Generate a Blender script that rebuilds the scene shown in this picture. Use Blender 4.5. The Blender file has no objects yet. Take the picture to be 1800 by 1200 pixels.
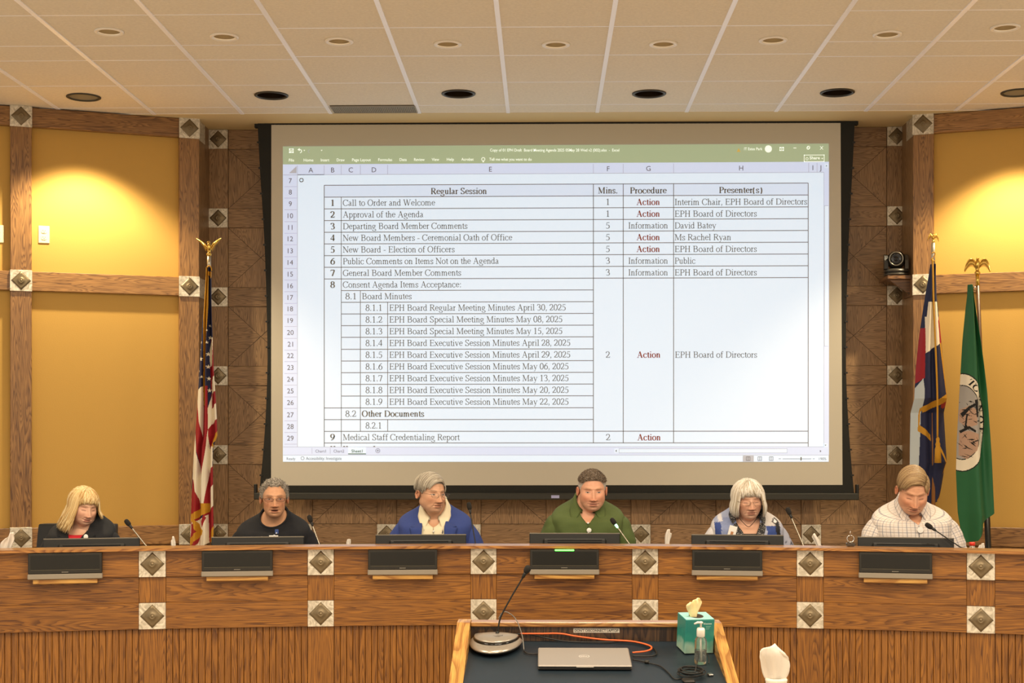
import bpy, bmesh, math, random
import numpy as np
from math import sin, cos, pi, radians, sqrt, atan2
from mathutils import Vector, Matrix, Euler, noise as mnoise

SC = bpy.context.scene
COL = SC.collection

# ------------------------------------------------------------------ camera
CZ = 1.72                       # camera height above the main floor
F = 2600.0                      # focal length in pixels of an 1800 x 1200 picture
YAW = math.atan(55.0 / F)       # the camera looks a little left of the wall's normal
cam_data = bpy.data.cameras.new('camera')
cam_data.sensor_width = 36.0
cam_data.lens = 36.0 * F / 1800.0
cam_data.shift_y = 169.0 / 1800.0
cam_data.clip_start = 0.05
cam_data.clip_end = 100
cam = bpy.data.objects.new('camera', cam_data)
cam.location = (0, 0, CZ)
cam.rotation_euler = (pi / 2, 0, YAW)
COL.objects.link(cam)
SC.camera = cam

# ------------------------------------------------------------------ world, exposure
SC.view_settings.view_transform = 'Standard'
SC.view_settings.look = 'None'
SC.view_settings.gamma = 1.0
SC.view_settings.use_curve_mapping = False
SC.view_settings.exposure = 0.0
world = bpy.data.worlds.new('hall_light')
SC.world = world
world.use_nodes = True
wb = world.node_tree.nodes['Background']
wb.inputs[0].default_value = (1.0, 0.92, 0.80, 1)
wb.inputs[1].default_value = 0.82


def lamp(name, kind, loc, energy, color, rot=(0, 0, 0), **kw):
    d = bpy.data.lights.new(name, kind)
    d.energy = energy
    d.color = color
    for k, v in kw.items():
        setattr(d, k, v)
    o = bpy.data.objects.new(name, d)
    o.location = loc
    o.rotation_euler = rot
    COL.objects.link(o)
    return o


WARM = (1.0, 0.84, 0.64)
# soft fill lights added at ceiling height over the unseen audience half
for (tx, ty, te) in ((-2.2, 5.0, 85), (0.3, 4.8, 85), (2.8, 5.0, 85), (-1.6, 2.0, 110), (1.8, 2.0, 110), (0.0, -1.0, 110)):
    lamp('hall_fill', 'AREA', (tx, ty, CZ + 2.17), te, WARM, shape='RECTANGLE', size=1.2, size_y=0.6)

# ------------------------------------------------------------------ helpers
FWD = Vector((-sin(YAW), cos(YAW), 0))
RGT = Vector((cos(YAW), sin(YAW), 0))
EYE = Vector((0, 0, CZ))


def ray(u, v):
    return RGT * ((u - 900.0) / F) + FWD + Vector((0, 0, -(v - 769.0) / F))


def PD(u, v, D):                # point at camera depth D
    return EYE + ray(u, v) * D


def PY(u, v, Y):                # point on the plane y = Y
    r = ray(u, v)
    return EYE + r * (Y / r.y)


def PZ(u, v, z):                # point on the plane z = z
    r = ray(u, v)
    return EYE + r * ((z - CZ) / r.z)


def lin(h):
    h = h.lstrip('#')
    out = []
    for i in (0, 2, 4):
        c = int(h[i:i + 2], 16) / 255.0
        out.append(c / 12.92 if c <= 0.04045 else ((c + 0.055) / 1.055) ** 2.4)
    return tuple(out) + (1.0,)


MATS = {}


def mat(name, color, rough=0.5, metal=0.0, emit=None, estr=0.0, bump=0.0, bscale=200.0, spec=0.5, trans=0.0, var=0.0, vscale=8.0, coat=0.0, ior=1.45):
    if name in MATS:
        return MATS[name]
    m = bpy.data.materials.new(name)
    m.use_nodes = True
    nt = m.node_tree
    b = nt.nodes['Principled BSDF']
    c = lin(color) if isinstance(color, str) else color
    b.inputs['Base Color'].default_value = c
    b.inputs['Roughness'].default_value = rough
    b.inputs['Metallic'].default_value = metal
    b.inputs['Specular IOR Level'].default_value = spec
    b.inputs['Transmission Weight'].default_value = trans
    b.inputs['IOR'].default_value = ior
    b.inputs['Coat Weight'].default_value = coat
    if emit:
        b.inputs['Emission Color'].default_value = lin(emit) if isinstance(emit, str) else emit
        b.inputs['Emission Strength'].default_value = estr
    if bump or var:
        tc = nt.nodes.new('ShaderNodeTexCoord')
        n = nt.nodes.new('ShaderNodeTexNoise')
        n.inputs['Scale'].default_value = bscale
        n.inputs['Detail'].default_value = 3
        nt.links.new(tc.outputs['Object'], n.inputs['Vector'])
        if bump:
            bp = nt.nodes.new('ShaderNodeBump')
            bp.inputs['Strength'].default_value = bump
            bp.inputs['Distance'].default_value = 0.004
            nt.links.new(n.outputs['Fac'], bp.inputs['Height'])
            nt.links.new(bp.outputs['Normal'], b.inputs['Normal'])
        if var:
            n2 = nt.nodes.new('ShaderNodeTexNoise')
            n2.inputs['Scale'].default_value = vscale
            n2.inputs['Detail'].default_value = 4
            nt.links.new(tc.outputs['Object'], n2.inputs['Vector'])
            r = nt.nodes.new('ShaderNodeValToRGB')
            r.color_ramp.elements[0].position = 0.3
            r.color_ramp.elements[1].position = 0.7
            r.color_ramp.elements[0].color = tuple(x * (1 - var) for x in c[:3]) + (1,)
            r.color_ramp.elements[1].color = tuple(min(1, x * (1 + var)) for x in c[:3]) + (1,)
            nt.links.new(n2.outputs['Fac'], r.inputs['Fac'])
            nt.links.new(r.outputs['Color'], b.inputs['Base Color'])
    MATS[name] = m
    return m


def wood(name, light, dark, rough=0.42, rings=9.0, gv=9.0, gu=1.1, coat=0.15, lines=0.75):
    """oak: cathedral rings and fine pores along the U axis of the UV map (metres)"""
    if name in MATS:
        return MATS[name]
    m = bpy.data.materials.new(name)
    m.use_nodes = True
    nt = m.node_tree
    L = nt.links.new
    b = nt.nodes['Principled BSDF']
    N = lambda t: nt.nodes.new(t)
    uv = N('ShaderNodeUVMap')
    uv.uv_map = 'UVMap'
    mp = N('ShaderNodeMapping')
    mp.inputs['Scale'].default_value = (gu, gv, 1)
    L(uv.outputs['UV'], mp.inputs['Vector'])
    n1 = N('ShaderNodeTexNoise')
    n1.noise_dimensions = '2D'
    n1.inputs['Scale'].default_value = 1.0
    n1.inputs['Detail'].default_value = 1.5
    n1.inputs['Roughness'].default_value = 0.45
    n1.inputs['Distortion'].default_value = 0.12
    L(mp.outputs['Vector'], n1.inputs['Vector'])
    mu = N('ShaderNodeMath')
    mu.operation = 'MULTIPLY'
    mu.inputs[1].default_value = rings * 2.2
    L(n1.outputs['Fac'], mu.inputs[0])
    fr = N('ShaderNodeMath')
    fr.operation = 'FRACT'
    L(mu.outputs[0], fr.inputs[0])
    rp = N('ShaderNodeValToRGB')
    e = rp.color_ramp.elements
    e[0].position = 0.0
    e[0].color = (1, 1, 1, 1)
    e[1].position = 0.62
    e[1].color = (0, 0, 0, 1)
    x = e.new(0.93)
    x.color = (0.25, 0.25, 0.25, 1)
    x = e.new(1.0)
    x.color = (1, 1, 1, 1)
    L(fr.outputs[0], rp.inputs['Fac'])
    mp2 = N('ShaderNodeMapping')
    mp2.inputs['Scale'].default_value = (9, 260, 1)
    L(uv.outputs['UV'], mp2.inputs['Vector'])
    n2 = N('ShaderNodeTexNoise')
    n2.noise_dimensions = '2D'
    n2.inputs['Scale'].default_value = 1.0
    n2.inputs['Detail'].default_value = 2.0
    L(mp2.outputs['Vector'], n2.inputs['Vector'])
    rp2 = N('ShaderNodeValToRGB')
    rp2.color_ramp.elements[0].position = 0.42
    rp2.color_ramp.elements[1].position = 0.72
    L(n2.outputs['Fac'], rp2.inputs['Fac'])
    s1 = N('ShaderNodeMath')
    s1.operation = 'MULTIPLY'
    s1.inputs[1].default_value = lines
    L(rp.outputs['Color'], s1.inputs[0])
    s2 = N('ShaderNodeMath')
    s2.operation = 'MULTIPLY_ADD'
    s2.inputs[1].default_value = 0.45
    L(rp2.outputs['Color'], s2.inputs[0])
    L(s1.outputs[0], s2.inputs[2])
    # slow tone drift over the board and from board to board
    n3 = N('ShaderNodeTexNoise')
    n3.noise_dimensions = '2D'
    n3.inputs['Scale'].default_value = 2.3
    L(mp.outputs['Vector'], n3.inputs['Vector'])
    s3 = N('ShaderNodeMath')
    s3.operation = 'MULTIPLY_ADD'
    s3.inputs[1].default_value = 0.5
    s3.inputs[2].default_value = -0.25
    L(n3.outputs['Fac'], s3.inputs[0])
    oi = N('ShaderNodeObjectInfo')
    s4 = N('ShaderNodeMath')
    s4.operation = 'MULTIPLY_ADD'
    s4.inputs[1].default_value = 0.22
    L(oi.outputs['Random'], s4.inputs[0])
    L(s3.outputs[0], s4.inputs[2])
    s5 = N('ShaderNodeMath')
    s5.operation = 'ADD'
    s5.use_clamp = True
    L(s2.outputs[0], s5.inputs[0])
    L(s4.outputs[0], s5.inputs[1])
    mx = N('ShaderNodeMix')
    mx.data_type = 'RGBA'
    mx.inputs['A'].default_value = lin(light)
    mx.inputs['B'].default_value = lin(dark)
    L(s5.outputs[0], mx.inputs['Factor'])
    L(mx.outputs['Result'], b.inputs['Base Color'])
    b.inputs['Roughness'].default_value = rough
    b.inputs['Coat Weight'].default_value = coat
    b.inputs['Coat Roughness'].default_value = 0.25
    bp = N('ShaderNodeBump')
    bp.inputs['Strength'].default_value = 0.12
    bp.inputs['Distance'].default_value = 0.002
    bp.invert = True
    L(s2.outputs[0], bp.inputs['Height'])
    L(bp.outputs['Normal'], b.inputs['Normal'])
    MATS[name] = m
    return m


def vcol_mat(name, rough=0.55, bump=0.0, bscale=900.0, sss=0.0, aniso=0.0, spec=0.4):
    if name in MATS:
        return MATS[name]
    m = bpy.data.materials.new(name)
    m.use_nodes = True
    nt = m.node_tree
    b = nt.nodes['Principled BSDF']
    at = nt.nodes.new('ShaderNodeVertexColor')
    at.layer_name = 'Col'
    nt.links.new(at.outputs['Color'], b.inputs['Base Color'])
    b.inputs['Roughness'].default_value = rough
    b.inputs['Specular IOR Level'].default_value = spec
    if sss:
        b.inputs['Subsurface Weight'].default_value = sss
        b.inputs['Subsurface Radius'].default_value = (0.012, 0.005, 0.003)
        b.inputs['Subsurface Scale'].default_value = 0.6
    if bump:
        tc = nt.nodes.new('ShaderNodeTexCoord')
        n = nt.nodes.new('ShaderNodeTexNoise')
        n.inputs['Scale'].default_value = bscale
        nt.links.new(tc.outputs['Object'], n.inputs['Vector'])
        bp = nt.nodes.new('ShaderNodeBump')
        bp.inputs['Strength'].default_value = bump
        bp.inputs['Distance'].default_value = 0.002
        nt.links.new(n.outputs['Fac'], bp.inputs['Height'])
        nt.links.new(bp.outputs['Normal'], b.inputs['Normal'])
    MATS[name] = m
    return m


RND = random.Random(7)


class MB:
    """collects polygons with material slots; build() links them as one mesh object"""

    def __init__(self):
        self.v, self.f, self.m, self.col = [], [], [], []

    def add(self, verts, faces, mi=0, M=None, col=None):
        o = len(self.v)
        for p in verts:
            p = Vector(p)
            self.v.append(M @ p if M is not None else p)
            self.col.append(col)
        for f in faces:
            self.f.append(tuple(i + o for i in f))
            self.m.append(mi)
        return self

    def box(self, x0, x1, y0, y1, z0, z1, mi=0, M=None, bev=0.0):
        if bev > 0:
            b = min(bev, abs(x1 - x0) / 2.01, abs(y1 - y0) / 2.01, abs(z1 - z0) / 2.01)
            vs = []
            for sx in (0, 1):
                for sy in (0, 1):
                    for sz in (0, 1):
                        X, Y, Z = (x0, x1)[sx], (y0, y1)[sy], (z0, z1)[sz]
                        dx, dy, dz = (b, -b)[sx], (b, -b)[sy], (b, -b)[sz]
                        vs += [(X, Y + dy, Z + dz), (X + dx, Y, Z + dz), (X + dx, Y + dy, Z)]
            bm = bmesh.new()
            for p in vs:
                bm.verts.new(p)
            r = bmesh.ops.convex_hull(bm, input=bm.verts[:])
            bmesh.ops.dissolve_limit(bm, angle_limit=0.01, verts=bm.verts[:], edges=bm.edges[:])
            bm.verts.index_update()
            self.add([q.co.copy() for q in bm.verts], [[q.index for q in f.verts] for f in bm.faces], mi, M)
            bm.free()
            return self
        vs = [(x0, y0, z0), (x1, y0, z0), (x1, y1, z0), (x0, y1, z0), (x0, y0, z1), (x1, y0, z1), (x1, y1, z1), (x0, y1, z1)]
        fs = [(0, 3, 2, 1), (4, 5, 6, 7), (0, 1, 5, 4), (1, 2, 6, 5), (2, 3, 7, 6), (3, 0, 4, 7)]
        return self.add(vs, fs, mi, M)

    def tube(self, pts, rad, n=8, mi=0, M=None, cap=True, flat=1.0, col=None):
        pts = [Vector(p) for p in pts]
        k = len(pts)
        rads = rad if isinstance(rad, (list, tuple)) else [rad] * k
        vs, fs = [], []
        t = (pts[1] - pts[0]).normalized()
        nrm = t.orthogonal().normalized()
        for i in range(k):
            a = pts[max(i - 1, 0)]
            b = pts[min(i + 1, k - 1)]
            t2 = (b - a)
            t2 = t2.normalized() if t2.length > 1e-9 else t
            ax = t.cross(t2)
            if ax.length > 1e-7:
                nrm = Matrix.Rotation(t.angle(t2), 3, ax.normalized()) @ nrm
            t = t2
            nrm = (nrm - t * nrm.dot(t)).normalized()
            bn = t.cross(nrm)
            for j in range(n):
                a_ = 2 * pi * j / n
                vs.append(pts[i] + nrm * (cos(a_) * rads[i]) + bn * (sin(a_) * rads[i] * flat))
        for i in range(k - 1):
            for j in range(n):
                j2 = (j + 1) % n
                fs.append((i * n + j, i * n + j2, (i + 1) * n + j2, (i + 1) * n + j))
        if cap:
            fs.append(tuple(range(n))[::-1])
            fs.append(tuple((k - 1) * n + j for j in range(n)))
        return self.add(vs, fs, mi, M, col)

    def lathe(self, prof, n=24, mi=0, M=None, cap=True):
        """prof: [(r, z)] from bottom to top"""
        vs, fs = [], []
        for (r, z) in prof:
            for j in range(n):
                a = 2 * pi * j / n
                vs.append((r * cos(a), r * sin(a), z))
        for i in range(len(prof) - 1):
            for j in range(n):
                j2 = (j + 1) % n
                fs.append((i * n + j, i * n + j2, (i + 1) * n + j2, (i + 1) * n + j))
        if cap:
            if prof[0][0] > 1e-5:
                fs.append(tuple(range(n))[::-1])
            if prof[-1][0] > 1e-5:
                fs.append(tuple((len(prof) - 1) * n + j for j in range(n)))
        return self.add(vs, fs, mi, M)

    def prism(self, poly, d0, d1, mi=0, M=None):
        """polygon in x,z extruded along y from d0 to d1"""
        k = len(poly)
        vs = [(p[0], d0, p[1]) for p in poly] + [(p[0], d1, p[1]) for p in poly]
        fs = [tuple(range(k)), tuple(range(2 * k - 1, k - 1, -1))]
        for i in range(k):
            j = (i + 1) % k
            fs.append((i, i + k, j + k, j))
        return self.add(vs, fs, mi, M)

    def build(self, name, mats, parent=None, smooth=False, grain='x', loc=None, rot=None, uv=True, matrix=None):
        me = bpy.data.meshes.new(name)
        me.from_pydata([tuple(p) for p in self.v], [], self.f)
        mats = mats if isinstance(mats, (list, tuple)) else [mats]
        for m in mats:
            me.materials.append(m)
        if len(mats) > 1:
            me.polygons.foreach_set('material_index', self.m)
        if uv:
            box_uv(me, grain)
        if any(c is not None for c in self.col):
            ca = me.color_attributes.new('Col', 'FLOAT_COLOR', 'POINT')
            buf = np.ones((len(self.v), 4), np.float32)
            for i, c in enumerate(self.col):
                if c is not None:
                    buf[i, :3] = c[:3]
            ca.data.foreach_set('color', buf.ravel())
        if smooth:
            me.polygons.foreach_set('use_smooth', [True] * len(me.polygons))
        me.update()
        o = bpy.data.objects.new(name, me)
        COL.objects.link(o)
        if parent is not None:
            o.parent = parent
        if matrix is not None:
            o.matrix_local = matrix
        if loc is not None:
            o.location = loc
        if rot is not None:
            o.rotation_euler = rot
        return o


def box_uv(me, grain):
    n = len(me.loops)
    if not n:
        return
    uvl = me.uv_layers.new(name='UVMap')
    co = np.empty(len(me.vertices) * 3, np.float32)
    me.vertices.foreach_get('co', co)
    co = co.reshape(-1, 3)
    li = np.empty(n, np.int32)
    me.loops.foreach_get('vertex_index', li)
    nr = np.empty(len(me.polygons) * 3, np.float32)
    me.polygons.foreach_get('normal', nr)
    nr = np.abs(nr.reshape(-1, 3))
    lt = np.empty(len(me.polygons), np.int32)
    me.polygons.foreach_get('loop_total', lt)
    dom = np.repeat(nr.argmax(1), lt)
    g = {'x': 0, 'y': 1, 'z': 2}[grain]
    P = co[li]
    u = np.empty(n, np.float32)
    v = np.empty(n, np.float32)
    for d in range(3):
        k = dom == d
        ax = [a for a in range(3) if a != d]
        if g in ax:
            ax.remove(g)
            u[k] = P[k, g]
            v[k] = P[k, ax[0]] + 0.37 * d
        else:
            u[k] = P[k, ax[0]] * 0.3
            v[k] = P[k, ax[1]]
    ou, ov = RND.uniform(0, 40), RND.uniform(0, 40)
    buf = np.empty(2 * n, np.float32)
    buf[0::2] = u + ou
    buf[1::2] = v + ov
    uvl.data.foreach_set('uv', buf)


def np_mesh(name, V, faces, mats, parent=None, colors=None, midx=None, smooth=True, uv=None):
    """V (n,3) array, faces (m,4) or list; optional vertex colours"""
    me = bpy.data.meshes.new(name)
    if isinstance(faces, np.ndarray):
        V = np.asarray(V, np.float32)
        me.vertices.add(len(V))
        me.vertices.foreach_set('co', V.ravel())
        k = faces.shape[1]
        me.loops.add(faces.size)
        me.loops.foreach_set('vertex_index', faces.astype(np.int32).ravel())
        me.polygons.add(len(faces))
        me.polygons.foreach_set('loop_start', np.arange(0, faces.size, k, dtype=np.int32))
        me.polygons.foreach_set('loop_total', np.full(len(faces), k, np.int32))
        me.update(calc_edges=True)
    else:
        me.from_pydata([tuple(p) for p in V], [], [tuple(f) for f in faces])
    mats = mats if isinstance(mats, (list, tuple)) else [mats]
    for m in mats:
        me.materials.append(m)
    if midx is not None:
        me.polygons.foreach_set('material_index', np.asarray(midx, np.int32))
    if colors is not None:
        ca = me.color_attributes.new('Col', 'FLOAT_COLOR', 'POINT')
        buf = np.ones((len(V), 4), np.float32)
        buf[:, :3] = np.asarray(colors)[:, :3]
        ca.data.foreach_set('color', buf.ravel())
    if uv is not None:
        uvl = me.uv_layers.new(name='UVMap')
        li = np.empty(len(me.loops), np.int32)
        me.loops.foreach_get('vertex_index', li)
        uvl.data.foreach_set('uv', np.asarray(uv, np.float32)[li].ravel())
    if smooth:
        me.polygons.foreach_set('use_smooth', [True] * len(me.polygons))
    me.validate()
    me.update()
    o = bpy.data.objects.new(name, me)
    COL.objects.link(o)
    if parent is not None:
        o.parent = parent
    return o


def tag(o, label, cat, group=None):
    o['label'] = label
    o['category'] = cat
    if group:
        o['group'] = group
    return o


def thing(name, label, cat, loc=(0, 0, 0), rotz=0.0, group=None):
    o = bpy.data.objects.new(name, None)
    o.empty_display_size = 0.1
    o.location = loc
    o.rotation_euler = (0, 0, rotz)
    COL.objects.link(o)
    return tag(o, label, cat, group)


def struct(o):
    o['kind'] = 'structure'
    return o


def kids(o):
    return [c for c in COL.objects if c.parent == o]


def dup(root, parent=None, loc=None, rotz=None, label=None):
    r = root.copy()
    COL.objects.link(r)
    if parent is not None:
        r.parent = parent
    if loc is not None:
        r.location = loc
    if rotz is not None:
        r.rotation_euler = (r.rotation_euler[0], r.rotation_euler[1], rotz)
    if label:
        r['label'] = label
    for c in list(root.children):
        d = c.copy()
        COL.objects.link(d)
        d.parent = r
        for g in list(c.children):
            e = g.copy()
            COL.objects.link(e)
            e.parent = d
    return r


def T(x, y, z):
    return Matrix.Translation((x, y, z))


def R(deg, ax):
    return Matrix.Rotation(radians(deg), 4, ax)


def spline(pts, n=8):
    """Catmull-Rom through the points"""
    P = [Vector(p) for p in pts]
    P = [P[0] * 2 - P[1]] + P + [P[-1] * 2 - P[-2]]
    out = []
    for i in range(1, len(P) - 2):
        for k in range(n):
            t = k / n
            a, b, c, d = P[i - 1], P[i], P[i + 1], P[i + 2]
            out.append(0.5 * ((2 * b) + (c - a) * t + (2 * a - 5 * b + 4 * c - d) * t * t + (3 * b - a - 3 * c + d) * t ** 3))
    out.append(P[-2])
    return out


# ------------------------------------------------------------------ shared materials
OAK = wood('oak_dais', '#9a6524', '#542f0d', gv=15, gu=0.9, lines=0.6, coat=0.06)
OAKD = wood('oak_wall', '#a8835a', '#63482a', rough=0.5, coat=0.05, gv=16, gu=1.6, lines=0.55)
OAKL = wood('oak_light', '#c89a4e', '#8a5a22', rough=0.4, rings=4)
PAINT = mat('yellow_paint', '#c2984a', 0.75, bump=0.12, bscale=120)
BLACK = mat('black_plastic', '#15140f', 0.5)
STEEL = mat('steel', '#a9a6a0', 0.3, 1.0)
GOLD = mat('gold_metal', '#d9b25a', 0.22, 1.0)
WHITE = mat('white_plastic', '#e9e2d2', 0.4)
TISSUE = mat('tissue_paper', '#ddd4c6', 0.9)
# ================================================================== the room
HC = 2.2                                     # ceiling above the camera
ZC = CZ + HC
YB = 10.52                                   # back wall
ZF = 0.22                                    # raised platform behind the dais
fl = MB().box(-6, 6, -3, 11, -0.1, 0, 0).build('floor', mat('carpet', '#b8a890', 0.95, bump=0.4, bscale=300))
struct(fl)
pf = MB().box(-4.6, 4.6, 7.55, 10.9, 0.0, ZF, 0).build('floor_platform', MATS['carpet'])
struct(pf)


def D_ceil(v):                               # world y of a ceiling row that meets picture row v near the centre
    return PZ(955, v, ZC).y


# ---- ceiling: acoustic tiles (with real holes for the fixtures), tees, plaster border
LIGHTS_S = [(192, 55), (394, 64), (596, 72), (787, 77), (977, 78), (1166, 77), (1359, 70), (1560, 60), (1767, 48)]
LIGHTS_L = [(147, 170), (477, 167), (806, 164), (1141, 164), (1472, 162), (1790, 162)]
fix = [(PZ(u, v, ZC), 0.062, 's', u) for u, v in LIGHTS_S] + [(PZ(u, v, ZC), 0.095, 'l', u) for u, v in LIGHTS_L]
TILE = mat('ceiling_tile', '#e6dbc6', 0.9, bump=0.5, bscale=260, var=0.05, vscale=60)
TEE = mat('ceiling_tee', '#fbfaff', 0.35)
PLASTER = mat('plaster', '#d8c294', 0.8, bump=0.1, bscale=150)
wt = PZ(872 + 11.5 * 2, 195, ZC).x
gx0 = PZ(893, 195, ZC).x
tw = PZ(1050, 195, ZC).x - gx0
ygrid_end = D_ceil(197)
xs = [gx0 + tw * i for i in range(-9, 10)]
rows_mid = sorted([D_ceil(v) for v in (-130, -60, 0 - 6, 47, 97, 144, 184)] + [ygrid_end])
rows_side = sorted([D_ceil(v) for v in (-130, -60, -32, 22, 76, 102, 147, 186)] + [ygrid_end])
rows_mid = [-3.0, 2.0, 4.5] + rows_mid
rows_side = [-3.0, 2.0, 4.5] + rows_side
ct = MB()
tee = MB()


def tile_with_hole(mb, x0, x1, y0, y1, c, r):
    cx, cy = c
    angs = [2 * pi * i / 32 for i in range(32)]
    angs += [atan2(y - cy, x - cx) % (2 * pi) for x in (x0, x1) for y in (y0, y1)]
    angs = sorted(set(round(a, 6) for a in angs))
    vin, vout = [], []
    for a in angs:
        dx, dy = cos(a), sin(a)
        ts = []
        if dx > 1e-9: ts.append((x1 - cx) / dx)
        if dx < -1e-9: ts.append((x0 - cx) / dx)
        if dy > 1e-9: ts.append((y1 - cy) / dy)
        if dy < -1e-9: ts.append((y0 - cy) / dy)
        t = min(ts)
        vin.append((cx + dx * r, cy + dy * r, ZC))
        vout.append((cx + dx * t, cy + dy * t, ZC))
    k = len(angs)
    mb.add(vin + vout, [(i, (i + 1) % k, k + (i + 1) % k, k + i) for i in range(k)])


for i in range(len(xs) - 1):
    side = xs[i] < gx0 - 2.4 * tw or xs[i] > gx0 + 2.4 * tw
    rw = rows_side if side else rows_mid
    for j in range(len(rw) - 1):
        x0, x1, y0, y1 = xs[i], xs[i + 1], rw[j], rw[j + 1]
        hole = [(p, r) for p, r, k, u in fix if x0 + r < p.x < x1 - r and y0 + r < p.y < y1 - r]
        if hole:
            tile_with_hole(ct, x0, x1, y0, y1, (hole[0][0].x, hole[0][0].y), hole[0][1])
        else:
            ct.add([(x0, y0, ZC), (x1, y0, ZC), (x1, y1, ZC), (x0, y1, ZC)], [(0, 1, 2, 3)])
        tee.box(x0 + 0.012, x1 - 0.012, y1 - 0.0035, y1 + 0.0035, ZC - 0.0015, ZC + 0.002)
for x in xs:
    tee.box(x - 0.0125, x + 0.0125, -3, ygrid_end, ZC - 0.006, ZC + 0.002)
ceil = struct(ct.build('ceiling', TILE))
tee.build('ceiling_grid', TEE, ceil)
bd = MB().box(-6, 6, ygrid_end, YB + 0.3, ZC - 0.004, ZC + 0.1).build('ceiling_border', PLASTER, ceil)
MB().box(-6, 6, -3, YB + 0.3, ZC + 0.35, ZC + 0.4).build('ceiling_deck', mat('dark_void', '#1a1712', 0.9), ceil)

# ---- recessed fixtures
LAMPON = mat('lamp_glow', '#fff2d8', 0.5, emit='#ffe2b0', estr=9.0)
RING_W = mat('white_ring', '#efe7da', 0.4)
RING_B = mat('dark_ring', '#3a352c', 0.4)
REFL = mat('reflector', '#8a7a60', 0.4, 0.3)
REFLD = mat('reflector_unlit', '#4a3826', 0.3, 0.85)  # darker copy for unlit lamps; the lit look is put into the reflector colour
names_s = ['farthest left', 'second from the left', 'third from the left', 'fourth from the left', 'fifth from the left',
           'sixth from the left', 'seventh from the left', 'second from the right end', 'farthest right']
names_l = ['above the left yellow wall, lit', 'above the left edge of the projection screen', 'left of the middle above the screen', 'right of the middle above the screen',
           'above the right edge of the projection screen', 'cut by the right picture edge, lit']


def downlight(p, r, big, label, lit):
    t = thing('recessed_downlight', label, 'ceiling light', (p.x, p.y, ZC - 0.004), 0, 'large recessed downlights by the wall' if big else 'small recessed downlights in an arc')
    w = 0.014 if big else 0.017
    MB().lathe([(r, 0.004), (r + w, 0.004), (r + w, -0.002), (r + w * 0.5, -0.006), (r - 0.003, -0.003), (r - 0.003, 0.004)], 36, cap=False).build('trim_ring', RING_B if big else RING_W, t, True)
    h = 0.16 if big else 0.09
    MB().lathe([(r - 0.002, 0.0), (r * 0.97, h * 0.45), (r * 0.7, h), (0.0, h + 0.004)], 36, cap=False).build('reflector', (REFL if lit else REFLD) if big else REFL, t, True)
    MB().lathe([(0.0, h * 0.72), (r * 0.32, h * 0.74), (r * 0.45, h * 0.85), (r * 0.45, h)], 24, cap=False).build('lamp_bulb', LAMPON if lit else mat('dull_bulb', '#b8a888', 0.3), t, True)
    return t


for k, (p, r, kind, u) in enumerate(fix):
    if kind == 's':
        downlight(p, r, False, 'small white-rimmed recessed ceiling light, ' + names_s[k] + ' of its arc', True)
        lamp('downlight_beam', 'SPOT', (p.x, p.y, ZC - 0.03), 34, WARM, spot_size=radians(82), spot_blend=0.9, shadow_soft_size=0.05)
    else:
        q = k - len(LIGHTS_S)
        lit = q in (0, 5)
        downlight(p, r, True, 'large dark-rimmed recessed ceiling light ' + names_l[q], lit)
        if lit:
            lamp('wall_washer_beam', 'SPOT', (p.x, p.y, ZC - 0.04), 210, (1.0, 0.84, 0.56), spot_size=radians(108), spot_blend=0.5, shadow_soft_size=0.04)

# ---- air return grille set in the last tile row
g0, g1 = PZ(581, 185, ZC), PZ(733, 196, ZC)
t = thing('air_vent', 'grey mesh air return grille set in the ceiling above the screen', 'vent', ((g0.x + g1.x) / 2, (g0.y + g1.y) / 2, ZC - 0.006))
gw, gd = (tw - 0.035) / 2, (g1.y - g0.y) / 2
MB().box(-gw, gw, -gd, gd, 0.001, 0.004).build('backing', mat('vent_dark', '#3b362e', 0.8), t)
fr = MB()
fr.box(-gw, gw, -gd, -gd + 0.012, -0.004, 0.001).box(-gw, gw, gd - 0.012, gd, -0.004, 0.001)
fr.box(-gw, -gw + 0.01, -gd + 0.012, gd - 0.012, -0.004, 0.001).box(gw - 0.01, gw, -gd + 0.012, gd - 0.012, -0.004, 0.001)
fr.build('frame', mat('vent_grey', '#8d8577', 0.5), t)
gr = MB()
nb = 44
for i in range(nb):
    x = -gw + 0.012 + (2 * gw - 0.024) * (i + 0.5) / nb
    gr.box(x - 0.003, x + 0.003, -gd + 0.012, gd - 0.012, -0.003, 0.001)
for i in range(10):
    y = -gd + 0.014 + (2 * gd - 0.028) * (i + 0.5) / 10
    gr.box(-gw + 0.01, gw - 0.01, y - 0.004, y + 0.004, -0.002, 0.001)
gr.build('mesh_grille', MATS['vent_grey'], t)

# ---- rosettes: brushed plates with a bronze diamond stud
ALU = bpy.data.materials.new('brushed_plate')
ALU.use_nodes = True
nt = ALU.node_tree
b = nt.nodes['Principled BSDF']
b.inputs['Metallic'].default_value = 0.35
b.inputs['Roughness'].default_value = 0.42
tc = nt.nodes.new('ShaderNodeTexCoord')
oi = nt.nodes.new('ShaderNodeObjectInfo')
ad = nt.nodes.new('ShaderNodeVectorMath')
ad.operation = 'ADD'
sc = nt.nodes.new('ShaderNodeVectorMath')
sc.operation = 'SCALE'
sc.inputs[0].default_value = (31, 17, 23)
nt.links.new(oi.outputs['Random'], sc.inputs['Scale'])
nt.links.new(tc.outputs['Object'], ad.inputs[0])
nt.links.new(sc.outputs[0], ad.inputs[1])
n = nt.nodes.new('ShaderNodeTexNoise')
n.inputs['Scale'].default_value = 22
n.inputs['Distortion'].default_value = 2.5
n.inputs['Detail'].default_value = 3
nt.links.new(ad.outputs[0], n.inputs['Vector'])
rp = nt.nodes.new('ShaderNodeValToRGB')
rp.color_ramp.elements[0].position = 0.3
rp.color_ramp.elements[0].color = lin('#aca28c')
rp.color_ramp.elements[1].position = 0.7
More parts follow.
